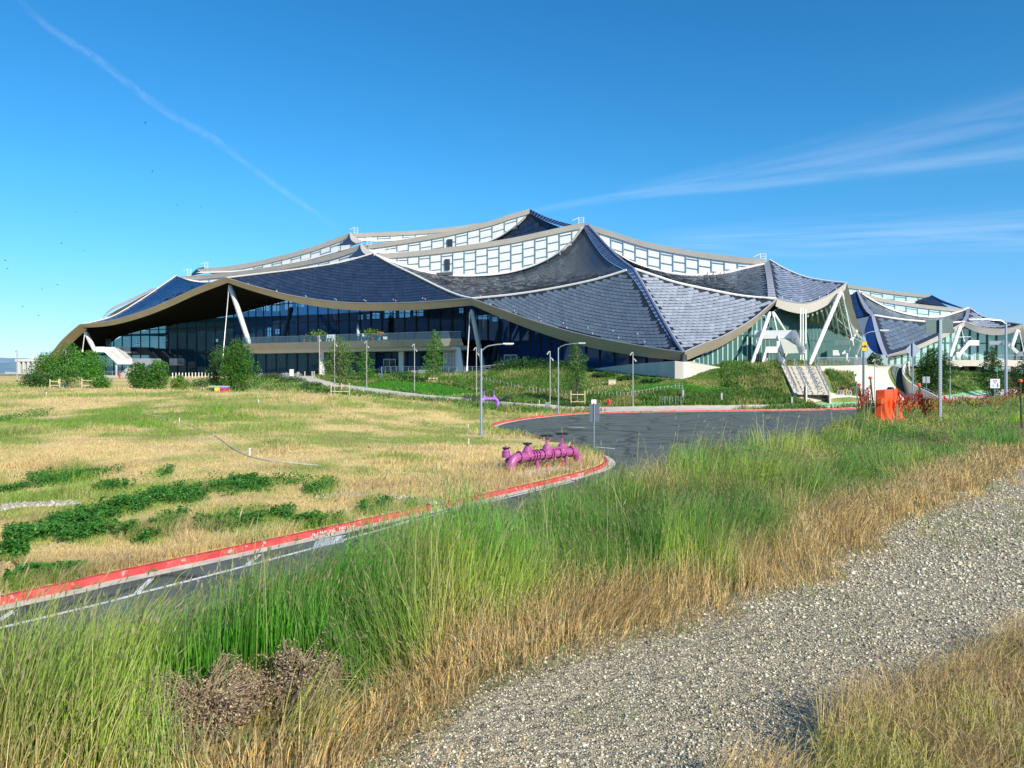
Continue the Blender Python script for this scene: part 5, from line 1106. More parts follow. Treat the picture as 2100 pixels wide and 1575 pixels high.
def hydrant(px, py, label, d=None, col=(.62, .03, .03), s=1.):
    b = G(px, py) if d is None else on(px, d); t_ = thing('fire_hydrant', label, 'fire hydrant', b); m_ = MB(); hm = mat('hydrant_red', col, rough=.45)
    m_.lathe([(.17*s, 0), (.17*s, .05), (.12*s, .08), (.12*s, .5*s), (.16*s, .53*s), (.16*s, .58*s), (.12*s, .66*s), (.04*s, .75*s), (.03*s, .82*s)], n=14); m_.build('body', hm, t_, smooth=True)
    m_ = MB(); m_.lathe([(.07*s, -.22*s), (.07*s, .22*s)], (0, 0, .42*s), n=10, axis=(1, 0, 0)); m_.lathe([(.09*s, 0), (.09*s, .2*s)], (0, 0, .42*s), n=10, axis=(0, -1, 0)); m_.build('outlet', hm, t_)
hydrant(1249, 834, 'red fire hydrant in the planting beside the sidewalk, behind the double sign', s=1.15); hydrant(245, 0, 'red fire hydrant at the foot of the white zigzag stair', d=160, s=1.3); hydrant(1937, 0, 'small red hydrant on the lawn edge left of the distant lamp', d=118, s=.9)

# ------------------------------------------------------------------ bicycles
def bike(name, label, m_frame, loc, rz, acc=None, group=None, basket=False):
    t_ = thing(name, label, 'bicycle', loc, rz, group=group); tyre = mat('tyre_black', (.03, .03, .03), rough=.8)
    for x in (-.52, .52):
        m_ = MB(); c = Vector((x, 0, .34)); m_.tube([c+Vector((.32*math.cos(a), 0, .32*math.sin(a))) for a in [k*2*math.pi/18 for k in range(19)]], .028, n=6); w_ = m_.build('wheel', acc or tyre, t_)
        s_ = MB()
        for k in range(8): a = k*math.pi/4; s_.bar(c, c+Vector((.31*math.cos(a), 0, .31*math.sin(a))), .012, .012)
        s_.build('spokes', galv, w_)
    m_ = MB(); bb, hd, st_ = Vector((-.05, 0, .32)), Vector((.36, 0, .78)), Vector((-.2, 0, .80)); r, f = Vector((-.52, 0, .34)), Vector((.52, 0, .34))
    for a, b_ in ((bb, hd), (bb, st_), (st_+Vector((.03, 0, -.1)), hd+Vector((0, 0, .0))), (bb, r), (st_, r), (hd, f), (hd, hd+Vector((-.05, 0, .2)))): m_.tube([a, b_], .024, n=6)
    m_.build('frame', m_frame, t_); m_ = MB(); h = hd+Vector((-.05, 0, .22)); m_.tube([h+Vector((-.08, -.28, .02)), h+Vector((0, -.1, 0)), h+Vector((0, .1, 0)), h+Vector((-.08, .28, .02))], .016, n=5); m_.build('handlebar', black, t_)
    m_ = MB(); m_.box(st_+Vector((0, 0, .12)), (.24, .13, .06)); m_.bar(st_, st_+Vector((0, 0, .1)), .03, .03); m_.build('saddle', black, t_, bevel=.02)
    if basket: m_ = MB(); m_.box((.62, 0, .88), (.28, .36, .24)); m_.build('basket', mat('basket_maroon', (.22, .03, .06), rough=.6), t_)
    return t_
grp = 'bicycles parked under the terrace'; bk1 = bike('bicycle', 'dark bicycle parked in the row under the terrace, left of the cream board', mat('bike_dark', (.06, .08, .10), rough=.4), on(524, 147), .5, group=grp)
bk2 = bike('bicycle', 'red bicycle parked in the row under the terrace', mat('bike_red', (.5, .03, .03), rough=.4), on(556, 147), .9, group=grp); bk3 = bike('bicycle', 'white bicycle in the parked row around the cream notice board', mat('bike_white', (.7, .7, .7), rough=.4), on(583, 146), .2, group=grp, acc=mat('tyre_grey', (.35, .35, .36)))
for px in (518, 530, 538, 546, 566, 574): dup(bk1, on(px, 147.5+random.uniform(-.6, .6)), random.uniform(.2, 1.4))
dup(bk3, on(592, 147), .8); dup(bk3, on(535, 148), 1.1); dup(bk2, on(562, 147.6), .6); dup(bk3, on(610, 146), .4)
for px in (842, 849, 857, 865, 872, 880): dup(bk3, on(px, 136), random.uniform(.2, 1.3), 'white bicycle at the rack under the right part of the terrace', 'bicycles at the rack under the right part of the terrace')
yb = bike('bicycle', 'yellow bicycle with a maroon basket at the foot of the planted bank', mat('bike_yellow', (.85, .55, .02), rough=.4), G(1733, 813), .1, acc=mat('tyre_pale', (.6, .6, .58)), basket=True)
for i, (px, a) in enumerate(((1724, .7), (1728, .9), (1741, .8))): bike('bicycle', ['dark bicycle with a maroon basket, leftmost beside the yellow one', 'dark bicycle with a maroon basket, directly behind the yellow one', 'dark bicycle with a maroon basket, right of the yellow one'][i], MATS['bike_dark'], G(px, 811.5), a, acc=MATS['tyre_pale'], basket=True, group='bicycles beside the yellow bicycle')

# ------------------------------------------------------------------ bollards, boxes, small furniture
def simple(name, label, cat, loc, prim, m, group=None, rz=0, kids=()):
    t_ = thing(name, label, cat, loc, rz, group)
    for nm, fn, mm_ in [('body', prim, m)]+list(kids): q = MB(); fn(q); q.build(nm, mm_, t_, bevel=.0)
    return t_
bl_m = mat('bollard_pale', (.70, .68, .62), rough=.5)
b0 = simple('bollard', 'pale slim bollard in the row along the foot of the glass wall', 'bollard', on(354, 150), lambda q: q.lathe([(.1, -.1), (.1, .95), (.08, 1.0)], n=10), bl_m, 'pale bollards along the glass wall', kids=[('collar', lambda q: q.lathe([(.12, 0), (.12, .04)], n=10), galv)])
for k in range(1, 13): dup(b0, on(354+k*6.7, 150+k*.1))
b1 = simple('bollard', 'grey bollard on the plaza in front of the bicycles under the terrace', 'bollard', on(611, 143), lambda q: q.lathe([(.12, -.1), (.12, 1.0), (.1, 1.05)], n=10), galv_w, 'grey bollards under the terrace', kids=[('collar', lambda q: q.lathe([(.15, 0), (.15, .05)], n=10), galv)])
for px in (625, 640, 644): dup(b1, on(px, 143))
simple('notice_board', 'cream notice board standing among the parked bicycles', 'sign', on(598, 145), lambda q: q.box((0, 0, .85), (.75, .08, 1.2)), mat('cream', (.75, .70, .55), rough=.6), kids=[('frame', lambda q: (q.box((0, .03, .85), (.83, .04, 1.28)), q.box((-.35, 0, .1), (.06, .06, .3)), q.box((.35, 0, .1), (.06, .06, .3))), galv_w)])
simple('utility_cabinet', 'small grey metal cabinet beside the path next to a lamp', 'cabinet', G(1126, 842), lambda q: q.box((-.2, 0, .4), (.42, .35, .85)), mat('cabinet_grey', (.30, .34, .40), rough=.5), kids=[('lid', lambda q: q.box((-.2, 0, .85), (.5, .42, .06)), galv_w), ('door', lambda q: q.box((-.2, -.18, .42), (.34, .02, .7)), galv)])
simple('marker_post', 'slim wooden marker post in the grass verge beside the path', 'post', G(1106, 840), lambda q: q.bar((0, 0, -.1), (0, 0, 1.0), .1, .1), wood, kids=[('cap', lambda q: q.box((0, 0, 1.02), (.12, .12, .04)), galv_w)])
simple('utility_box', 'beige concrete utility box half hidden by ivy below the wing wall', 'box', on(1255, 101), lambda q: q.box((0, 0, .25), (.95, .6, .7)), mat('box_beige', (.62, .54, .36), rough=.8), kids=[('lid', lambda q: q.box((0, 0, .62), (1.05, .7, .07)), mat('box_lid', (.55, .5, .38)))])
simple('info_pillar', 'tall white and dark information pillar at the foot of the steps', 'sign', on(1652, 92.5), lambda q: q.box((.08, 0, .9), (.16, .2, 1.9)), white_trim, kids=[('dark_face', lambda q: q.box((-.09, -.01, .9), (.16, .2, 1.9)), black)])
simple('litter_bin', 'narrow teal post box on the lawn near the terrace door', 'box', on(783, 128), lambda q: q.box((0, 0, .45), (.35, .35, .9)), mat('bin_teal', (.06, .18, .22), rough=.5), kids=[('post', lambda q: q.bar((0, 0, .9), (0, 0, 2.0), .14, .14), mat('post_blue', (.12, .25, .38), rough=.5))])
for i, (px, d, lb_) in enumerate(((1624, 90.5, 'pale low marker post among the grasses left of the orange flowers'), (1480, 90.5, 'pale low marker post in the planting below the green mound'), (1401, 91, 'pale low marker post in the planting below the low roof corner'))): simple('marker_post', lb_, 'post', on(px, d), lambda q: q.box((0, 0, .5), (.2, .12, 1.1)), galv_w, kids=[('cap', lambda q: q.box((0, 0, 1.07), (.22, .14, .04)), galv)])
# beehives: stacked coloured boxes
for i, (px, c1, c2, lb_) in enumerate(((461, (.55,.02,.05), (.12,.22,.75), 'red beehive with a blue top, right end of the row'), (447, (.75,.65,.10), (.15,.60,.08), 'beehive with a bright green top and pale front, middle of the row'), (435, (.05,.06,.04), (.10,.40,.12), 'dark beehive with a green top, left end of the row'))):
    w_ = 1.0 if i == 0 else .7; d = 79
    simple('beehive', lb_, 'beehive', on(px, d), lambda q: q.box((0, 0, .15), (w_*.75, .5, .4)), mat('hive_%d' % i, c1, rough=.5), kids=[('top_box', lambda q: q.box((0, 0, .43), (w_*.75, .5, .16)), mat('hive_top_%d' % i, c2, rough=.5)), ('lid', lambda q: q.box((0, 0, .53), (w_*.8, .56, .04)), white_trim)])
# low post-and-wire fence in the planting
fp = [(990,776,112),(1027,783,107),(1067,790,102),(1114,796,99),(1157,801,97),(1211,807,95),(1266,812,93),(1313,813.5,93),(1400,814,94)]
FP = crpx(fp, 56); fr0 = on(FP[0][0], FP[0][2]); ft = thing('post_fence', 'low fence of many slim pale posts joined by wire crossing the planted slope', 'fence', fr0); tops = []
m_ = MB(); m_.bar((0, 0, -.1), (0, 0, .75), .055, .055); fp0 = m_.build('post', mat('post_weathered', (.42, .40, .34), rough=.8), ft)
for k, (x, y, d) in enumerate(FP):
    g_ = on(x, d); o = fp0 if k == 0 else fp0.copy()
    if k: COL.objects.link(o); o.parent = ft
    o.location = g_-fr0; o.scale = (1, 1, random.uniform(.8, 1.15)); tops.append(g_-fr0+Vector((0, 0, .62)))
m_ = MB(); m_.tube(tops, .012, n=4); m_.tube([t-Vector((0, 0, .3)) for t in tops], .01, n=4); m_.build('wire', galv, ft)
for i, px in enumerate((1356, 1366, 1376, 1388, 1399)):
    b = G(px, 831.5); t_ = simple('bike_rack', 'thin steel hoop bicycle rack in the row beside the sidewalk', 'bike rack', b, lambda q: q.tube([(-.35, 0, 0), (-.35, 0, .85), (-.3, 0, .95), (.3, 0, .95), (.35, 0, .85), (.35, 0, 0)], .028, n=6), galv, 'hoop bicycle racks beside the sidewalk', rz=.9, kids=[('base', lambda q: q.box((0, 0, .02), (.8, .12, .03)), galv)])
# things standing on the terrace
def onT(px, back=1.2):
    for a, b_ in zip(TER[:-1], TER[1:]):
        pa, pb = CX+a.x*F/a.y, CX+b_.x*F/b_.y
        if pa <= px <= pb: t_ = (px-pa)/(pb-pa); q = a.lerp(b_, t_); return q+Vector((back*.45, back*.9, .02))
def potted(px, label, pot, h, cols, seed, r=.9, back=1.3, n=500):
    b = onT(px, back); t_ = thing('potted_plant', label, 'potted plant', b); q = MB(); q.lathe([(.28, 0), (.42, .65), (.46, .7), (.36, .7)], n=14); q.build('pot', pot, t_)
    rng = np.random.default_rng(seed); C = rng.normal(size=(n, 3))*np.array([r*.5, r*.5, h*.28])+np.array([0, 0, .7+h*.5]); crown('foliage', C[C[:, 2] > .6], .3, cols, rng, t_)
terra = mat('terracotta', (.55, .20, .09), rough=.7); potted(645, 'spiky green plant in a terracotta pot on the terrace', terra, 1.4, G_YEL, 1, 1.5); potted(757, 'pale bushy plant on the terrace, left of the blue pot', terra, 1.4, G_YEL, 2, 1.5); potted(769, 'plant with reddish leaves in a tall blue pot on the terrace', mat('pot_blue', (.05, .25, .38), rough=.4), .8, [(.35,.15,.08),(.25,.2,.06)], 3, .8)
potted(616, 'small plant in a terracotta pot near the raking column on the terrace', terra, .3, G_MID, 4, .4, n=100); potted(768.5, 'dark slim cypress in a pot at the back of the terrace', terra, 4.2, [(.01,.02,.01)], 5, .45, back=5, n=900); potted(625, 'low blue-green plant in a pot behind the terrace glass', mat('pot_teal', (.1, .25, .28)), .4, G_DARK, 6, .8, n=200)
u = thing('closed_parasol', 'closed pale grey parasol standing on the terrace', 'parasol', onT(721, 2)); q = MB(); q.tube([(0, 0, 0), (0, 0, 3.3)], .04, n=8); q.build('pole', galv, u); q = MB(); q.lathe([(.05, .9), (.22, .95), (.28, 1.5), (.26, 2.4), (.08, 3.1), (.02, 3.3)], n=10); q.build('canopy', mat('parasol_cloth', (.50, .56, .66), rough=.8), u)
def stool(px, label, group, s=1., back=1.5, rz=0):
    t_ = thing('chair', label, 'chair', onT(px, back), rz, group)
    q = MB(); q.box((0, 0, .72*s), (.55, .5, .06)); q.build('seat', white_trim, t_); q = MB(); q.box((0, .24, 1.05*s), (.55, .05, .6)); q.build('backrest', white_trim, t_)
    for x, y in ((-.24, -.2), (.24, -.2), (-.24, .2), (.24, .2)): q = MB(); q.bar((x*1.15, y*1.15, 0), (x, y, .7*s), .07, .07); q.build('leg', white_trim, t_)
for px in (663, 668, 674): stool(px, 'tall white chair on the terrace right of the terracotta pot', 'tall white chairs on the terrace')
for px in (735, 743, 748): stool(px, 'white lounge chair on the terrace, left of the pale bushy plant', 'white lounge chairs on the terrace')
simple('side_table', 'small white table on the terrace right of the blue pot', 'table', onT(781, 1.4), lambda q: q.box((0, 0, .4), (.7, .5, .45)), white_trim, kids=[('table_top', lambda q: q.box((0, 0, .66), (.8, .6, .06)), white_trim)])

# ------------------------------------------------------------------ far left: hangar, hills; birds; contrail
HB = P(40, 770, 850); hg = thing('hangar', 'distant pale hangar with vertical pillars and an arched roof', 'hangar', HB); hm_ = mat('hangar_white', (.62, .60, .56), rough=.8); hd_ = mat('hangar_grey', (.40, .44, .46), rough=.8); s_ = 850/F
q = MB(); q.box((27*s_, 12, 17*s_), (54*s_, 20, 34*s_)); q.build('wall', hd_, hg); q = MB()
for k in range(6): q.box((3*s_+k*9.5*s_, -1, 14*s_), (4*s_, 6, 30*s_))
q.box((25*s_, -1, 31*s_), (58*s_, 7, 5*s_)); q.build('pillar', hm_, hg); q = MB(); q.prism([Vector((22*s_+x*s_, 0, 34*s_+z*s_)) for x, z in ((0,0),(5,4),(12,7),(20,8),(30,8),(36,4),(40,0))], (0, 60, 0)); q.build('roof', mat('hangar_roof', (.55, .56, .55), rough=.6), hg)
hx = []; rngh = np.random.default_rng(5)
for d, hh, m_, nm in ((14000, 1.0, mat('hill_haze_tint', (.20, .32, .42), rough=1, var=.12, vs=.002), 'hills'), (9000, .55, mat('hill_near_haze_tint', (.16, .27, .34), rough=1, var=.2, vs=.003), 'foothills')):  # distance haze is mixed into the bluish hill colours
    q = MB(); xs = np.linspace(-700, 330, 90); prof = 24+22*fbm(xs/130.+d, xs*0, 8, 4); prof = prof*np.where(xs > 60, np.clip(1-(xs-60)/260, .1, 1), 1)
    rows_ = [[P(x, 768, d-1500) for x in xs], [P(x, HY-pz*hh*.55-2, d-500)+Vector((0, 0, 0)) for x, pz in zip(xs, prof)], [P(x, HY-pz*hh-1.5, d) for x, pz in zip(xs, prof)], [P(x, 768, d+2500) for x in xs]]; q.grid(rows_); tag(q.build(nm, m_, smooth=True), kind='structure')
tl = MB()
q = MB(); 
for x, y, w_, h_ in ((8,768,16,4),(22,766,12,7),(32,769,10,5),(48,768,20,3)): c = P(x, y, 700); q.box(c+Vector((0, 0, -1)), (w_*.44, 8, h_*.44+2))
tag(q.build('distant_sheds', hd_), 'row of tiny pale sheds on the horizon below the hazy hills', 'shed', kind='thing')
bm_ = mat('bird_dark', (.03, .04, .06), rough=.8)
bird0 = None
for i, (px, py) in enumerate(((298,252),(312,351),(11,534),(15,551),(126,499),(118,584),(46,629),(79,647),(86,593),(156,435),(172,514),(364,420),(411,425),(289,184))):
    c = P(px, py, 95+i*4)
    if bird0 is None:
        bird0 = thing('bird', 'tiny dark bird flying in the blue sky', 'bird', c, .4, 'birds scattered over the left part of the sky'); q = MB(); q.lathe([(.0, -.16), (.035, -.08), (.045, 0), (.03, .1), (.0, .16)], n=8, axis=(1, 0, 0)); q.add([(.05, 0, 0), (-.05, 0, 0), (-.02, .22, .08), (.03, .2, .08)], [(0, 1, 2, 3)]); q.add([(.05, 0, 0), (-.05, 0, 0), (-.02, -.22, .08), (.03, -.2, .08)], [(0, 1, 2, 3)]); q.build('body', bm_, bird0)
    else: dup(bird0, c, random.uniform(0, 6))
def cloud_mat(name, alpha, sx, sy, thr=.35, col=(.95, .97, 1)):
    m = bpy.data.materials.new(name); m.use_nodes = True; N = m.node_tree.nodes; L = m.node_tree.links; N.remove(N['Principled BSDF'])
    uv = N.new('ShaderNodeUVMap'); uv.uv_map = 'UVMap'; sp = N.new('ShaderNodeSeparateXYZ'); L.new(uv.outputs[0], sp.inputs[0])
    a = N.new('ShaderNodeMath'); a.operation = 'MULTIPLY_ADD'; a.inputs[1].default_value = 2; a.inputs[2].default_value = -1; L.new(sp.outputs['Y'], a.inputs[0])
    b = N.new('ShaderNodeMath'); b.operation = 'POWER'; L.new(a.outputs[0], b.inputs[0]); b.inputs[1].default_value = 2; b2 = N.new('ShaderNodeMath'); b2.operation = 'SUBTRACT'; b2.inputs[0].default_value = 1; L.new(b.outputs[0], b2.inputs[1])
    c3_ = N.new('ShaderNodeMath'); c3_.operation = 'POWER'; L.new(b2.outputs[0], c3_.inputs[0]); c3_.inputs[1].default_value = 1.6
    e1 = N.new('ShaderNodeMath'); e1.operation = 'MULTIPLY'; e2 = N.new('ShaderNodeMath'); e2.operation = 'SUBTRACT'; e2.inputs[0].default_value = 1; L.new(sp.outputs['X'], e2.inputs[1]); L.new(sp.outputs['X'], e1.inputs[0]); L.new(e2.outputs[0], e1.inputs[1])
    e3 = N.new('ShaderNodeMapRange'); e3.inputs[1].default_value = 0; e3.inputs[2].default_value = .12; L.new(e1.outputs[0], e3.inputs[0])
    mp = N.new('ShaderNodeMapping'); mp.inputs['Scale'].default_value = (sx, sy, 1); L.new(uv.outputs[0], mp.inputs[0]); nz = N.new('ShaderNodeTexNoise'); nz.inputs['Scale'].default_value = 1; nz.inputs['Detail'].default_value = 6; nz.inputs['Distortion'].default_value = .6; L.new(mp.outputs[0], nz.inputs['Vector'])
    mr = N.new('ShaderNodeMapRange'); mr.inputs[1].default_value = thr; mr.inputs[2].default_value = .72; L.new(nz.outputs['Fac'], mr.inputs[0])
    x = N.new('ShaderNodeMath'); x.operation = 'MULTIPLY'; L.new(c3_.outputs[0], x.inputs[0]); L.new(mr.outputs[0], x.inputs[1]); y = N.new('ShaderNodeMath'); y.operation = 'MULTIPLY'; L.new(x.outputs[0], y.inputs[0]); L.new(e3.outputs[0], y.inputs[1]); z = N.new('ShaderNodeMath'); z.operation = 'MULTIPLY'; L.new(y.outputs[0], z.inputs[0]); z.inputs[1].default_value = alpha
    t = N.new('ShaderNodeBsdfTransparent'); tr = N.new('ShaderNodeBsdfTranslucent'); tr.inputs[0].default_value = (*col, 1); mx = N.new('ShaderNodeMixShader'); L.new(z.outputs[0], mx.inputs[0]); L.new(t.outputs[0], mx.inputs[1]); L.new(tr.outputs[0], mx.inputs[2]); L.new(mx.outputs[0], N['Material Output'].inputs[0]); return m
def sky_ribbon(name, up, lo, alt, m):
    """a flat sheet of ice cloud at one real altitude"""
    A_, B_ = crpx(up, 60), crpx(lo, 60); V = []
    for a, b_ in zip(A_, B_):
        for k in range(5): y = a[1]+(b_[1]-a[1])*k/4; x = a[0]+(b_[0]-a[0])*k/4; d = (alt-EYE)*F/(HY-y); V.append(P(x, y, d))
    me = bpy.data.meshes.new(name); me.from_pydata(V, [], [(i*5+k, i*5+k+1, (i+1)*5+k+1, (i+1)*5+k) for i in range(59) for k in range(4)]); uv = me.uv_layers.new(name='UVMap')
    for l in me.loops: uv.data[l.index].uv = ((l.vertex_index//5)/59, (l.vertex_index % 5)/4)
    me.materials.append(m); o = bpy.data.objects.new(name, me); COL.objects.link(o); o.visible_shadow = True; return tag(o, kind='stuff')
ct = [(20,-20),(100,55),(200,120),(300,198),(360,240),(440,285),(500,330),(560,375),(640,430),(705,478)]
sky_ribbon('contrail', [(x+4, y-9+ (3 if i > 5 else 0)) for i, (x, y) in enumerate(ct)], [(x-6, y+11-(3 if i > 5 else 0)) for i, (x, y) in enumerate(ct)], 9000, cloud_mat('contrail_ice', .11, 30, 1.5, .25))
sky_ribbon('cirrus_clouds', [(1000,440),(1300,385),(1550,365),(1800,335),(2250,270)], [(1000,458),(1300,412),(1550,392),(1800,365),(2250,315)], 8500, cloud_mat('cirrus_ice', .16, 5, 2.2, .2))
sky_ribbon('cirrus_clouds', [(1250,380),(1500,320),(1800,235),(2300,90)], [(1250,420),(1500,400),(1800,380),(2300,340)], 9500, cloud_mat('cirrus_ice_thin', .13, 3, 6, .22))
sky_ribbon('cirrus_clouds', [(1300,470),(1600,440),(1900,420),(2400,380)], [(1300,520),(1600,540),(1900,540),(2400,540)], 9200, cloud_mat('cirrus_ice_low', .2, 2.5, 7, .3))
tag(S.objects['contrail'], 'long thin white contrail curving down across the left sky', 'contrail')
for i_, (o, l_) in enumerate(zip([o for o in COL.objects if o.name.startswith('cirrus')], ['narrow bright streak of cirrus across the right sky', 'broad faint veil of cirrus above the bright streak', 'low faint cirrus wisps above the right end of the roofs'])): tag(o, l_, 'cloud')
# irrigation pipe, riprap and white stakes in the field
def hose(pxs, label, r=.028):
    pts = [G(*p)+Vector((0, 0, .04)) for p in crpx(pxs, 40)]; m_ = MB(); m_.tube(pts, r, n=6); o = m_.build('irrigation_pipe', mat('pvc_white', (.60, .56, .48), rough=.5)); tag(o, label, 'pipe')
hose([(290,850),(340,857),(385,872),(440,895),(480,922),(520,940),(580,950),(655,957)], 'thin pale irrigation pipe curving down the left field'); hose([(755,901),(800,906),(850,912)], 'short pale pipe lying in the upper middle of the dry field', .02); hose([(820,972),(855,973),(890,975)], 'short pale pipe lying in the dry field left of the pink manifold', .02); hose([(590,950),(625,953),(658,957)], 'short second pipe beside the end of the long irrigation pipe', .02)
for px, py in ((368,868),(512,935),(530,828),(961,913),(95,812),(960,880)):
    simple('field_marker', 'short white marker stub in the dry field', 'marker', G(px, py), lambda q: q.tube([(0, 0, -.1), (0, 0, .32)], .035, n=8), bl_m, 'white marker stubs in the field', kids=[('cap', lambda q: q.lathe([(.045, .3), (.045, .35)], n=8), white_trim)])
# ------------------------------------------------------------------ grasses and ground cover
def blade_mat(name, trans=.35, rough=.6):
    return mat(name, (.3, .3, .1), rough=rough, spec=.25, attr='tint', trans=trans)
gm_g = blade_mat('grass_blade'); gm_d = blade_mat('dry_grass_blade', .25, .75)
def blades(name, X, Y, h, w_, col, m, lean=.25, wind=(.12, .05), tipcol=None, head=None, seed=0, curl=.5, clump=.5):
    """one mesh of tapered bent blades; head: (mask, length, width, colour) adds seed heads"""
    rng = np.random.default_rng(seed); n = len(X); Z = H(X, Y); a = rng.uniform(0, 2*np.pi, n); u = np.stack([np.cos(a), np.sin(a), 0*a], 1)
    la = rng.uniform(0, 2*np.pi, n); lr = np.abs(rng.normal(0, lean, n)); wx = wind[0]+clump*(fbm(X*1.6, Y*1.6, 201, 2)-.5); wy = wind[1]+clump*(fbm(X*1.6, Y*1.6, 207, 2)-.5); L_ = np.stack([np.cos(la)*lr+wx, np.sin(la)*lr+wy, 0*a], 1)
    B = np.stack([X, Y, Z-.02], 1); h_ = h[:, None]; up = np.array([0, 0, 1.])
    p1 = B+h_*(.45*up+L_*.45*.5); p2 = B+h_*(.80*up+L_*.9*.9); p3 = B+h_*((1-.25*lr[:, None])*up+L_*(1.15+curl*.6))
    w2 = w_[:, None]/2
    V = np.stack([B-u*w2, B+u*w2, p1-u*w2*.9, p1+u*w2*.9, p2-u*w2*.6, p2+u*w2*.6, p3], 1)
    k = np.arange(n)[:, None]*7; Q = np.concatenate([k+np.array([[0, 1, 3, 2]]), k+np.array([[2, 3, 5, 4]])]); T = k+np.array([[4, 5, 6]])
    tc_ = col if tipcol is None else tipcol; c = np.stack([col*.75, col*.75, col, col, .5*(col+tc_), .5*(col+tc_), tc_], 1)
    Vs, Cs, Fs = [V.reshape(-1, 3)], [c.reshape(-1, 3)], [Q, T]
    if head is not None:
        mk, ln, wd, hc = head; i = np.where(mk)[0]; m_ = len(i); base = p3[i]-(p3[i]-p2[i])*.15; dr_ = (p3[i]-p2[i]); dr_ /= np.linalg.norm(dr_, axis=1)[:, None]; dr_[:, 2] -= .15
        l = ln*rng.uniform(.7, 1.3, (m_, 1)); ww = wd*rng.uniform(.7, 1.3, (m_, 1))*np.maximum(1, np.hypot(X[i], Y[i])[:, None]/8)
        vv = []
        for q in (0, 1):
            aa = a[i]+q*1.5; uu = np.stack([np.cos(aa), np.sin(aa), 0*aa], 1); vv.append(np.stack([base, base+dr_*l*.4+uu*ww, base+dr_*l, base+dr_*l*.4-uu*ww], 1))
        HV = np.concatenate(vv, 0).reshape(-1, 3); off = len(Vs[0]); Fs.append(off+np.arange(len(HV)).reshape(-1, 4)); Vs.append(HV)
        hcc = np.concatenate([hc[i] if hc.ndim == 2 else np.tile(hc, (m_, 1))]*2); Cs.append(np.repeat(hcc*rng.uniform(.8, 1.2, (len(hcc), 1)), 4, 0))
    V = np.concatenate(Vs); C = np.concatenate(Cs); return npmesh(name, V, Fs, m, col=C)
GRN = c3(.12, .52, .03); YGR = c3(.50, .64, .07); GLD = c3(.88, .60, .20); TAN = c3(.46, .38, .20); BRN = c3(.17, .11, .065); DGR = c3(.06, .27, .02)
# 1. the band along the levee
crl = smooth_pl(CREST, 10); cc = np.concatenate([[0], np.cumsum(np.linalg.norm(np.diff(crl, axis=0), axis=1))])
def along(n, t0, t1, s0, s1, rng):
    t = t0*(t1/t0)**rng.uniform(0, 1, n); s = rng.uniform(s0, s1, n); st = float(np.interp(0, [0], [0])); base = cc[np.argmin(np.linalg.norm(crl-np.array([-1.9, 2.2]), axis=1))]-1.2
    d = base+t-1; x = np.interp(d, cc, crl[:, 0]); y = np.interp(d, cc, crl[:, 1]); x2 = np.interp(d+.3, cc, crl[:, 0]); y2 = np.interp(d+.3, cc, crl[:, 1]); tx, ty = x2-x, y2-y; q = np.hypot(tx, ty)+1e-9
    return x+ty/q*s, y-tx/q*s
rng = np.random.default_rng(3)
X, Y = along(400000, .7, 62, -4.6, 3.2, rng); X2, Y2 = along(120000, 1.0, 30, -6, 3.2, rng); X = np.concatenate([X, X2+rng.normal(0, .05, len(X2))]); Y = np.concatenate([Y, Y2])
e = pl_dist(X, Y, GEDGE)+.75*(fbm(X*.9, Y*.9, 41, 3)-.5)+.35*(fbm(X*3.1, Y*3.1, 43, 2)-.5); sC = pl_dist(X, Y, CREST); D = np.hypot(X, Y)
e = e+.22*(1-sstep(3, 6, D)); ok = (e < .12) & (np.hypot(X, Y) > 1.7) & (sC > -4.6); X, Y, e, sC, D = X[ok], Y[ok], e[ok], sC[ok], D[ok]; n = len(X); rng = np.random.default_rng(4)
E_ = -e; nA = fbm(X*.55, Y*.55, 51, 3); nB = fbm(X*1.7, Y*1.7, 53, 3)
drywid = .62+.02*np.clip(D, 0, 16)+1.1*(nA-.5)+.5*np.exp(-((X-.4)**2+(Y-5.2)**2)/1.2)
dry = sstep(drywid+.25, drywid-.15, E_+.45*(nB-.5)); dry = np.maximum(dry, .65*sstep(.60, .72, nA)*(sC > -1.5))
bush = np.exp(-(((X+1.02)/.45)**2+((Y-3.55)/.42)**2))+np.exp(-(((X+.72)/.4)**2+((Y-4.15)/.45)**2)); bush *= 0
yg = sstep(.35, .6, fbm(X*.8+9, Y*.8, 57, 3))
col = mixc(mixc(DGR, GRN, sstep(.3, .6, nB)), YGR, yg*.75); col = mixc(col, GLD, dry); col = mixc(col, c3(.80,.66,.42), .9*rng.uniform(0, 1, n)**1.5*dry); col = mixc(col, BRN, (rng.uniform(0, 1, n) < .10+.18*dry)*.8)
slope = sstep(-1.0, -3.0, sC); col = mixc(col, TAN*.75, slope*.35)
hgt = (1-dry)*rng.uniform(.34, .74, n)+dry*rng.uniform(.14, .42, n)*(.45+.65*sstep(.0, .5, E_))*(.55+.45*sstep(3.5, 7.5, D)); hgt *= sstep(-.12, .22, E_)*.75+.3; hgt *= .8+.4*fbm(X*1.1, Y*1.1, 59, 2); near = sstep(3.4, 2.2, D); hgt *= (1-.15*near)*(1-.33*sstep(8, 17, D))*(.72+.56*fbm(X*2.3, Y*2.3, 65, 2)); lush = sstep(.52, .66, fbm(X*.7+4, Y*.7, 67, 3))*(1-dry); col = mixc(col, c3(.06,.30,.02), lush*.75); hgt *= 1-.25*lush; hgt *= np.where(sC < -.25, .42+.6*sstep(-2.1, -.3, sC), 1)
wd = np.maximum(.0038, D*.00055)*rng.uniform(.6, 1.4, n)
DBS = [(tuple(G(400, 1500))[:2], .20), (tuple(G(612, 1440))[:2], .20)]
kk = np.ones(n, bool)
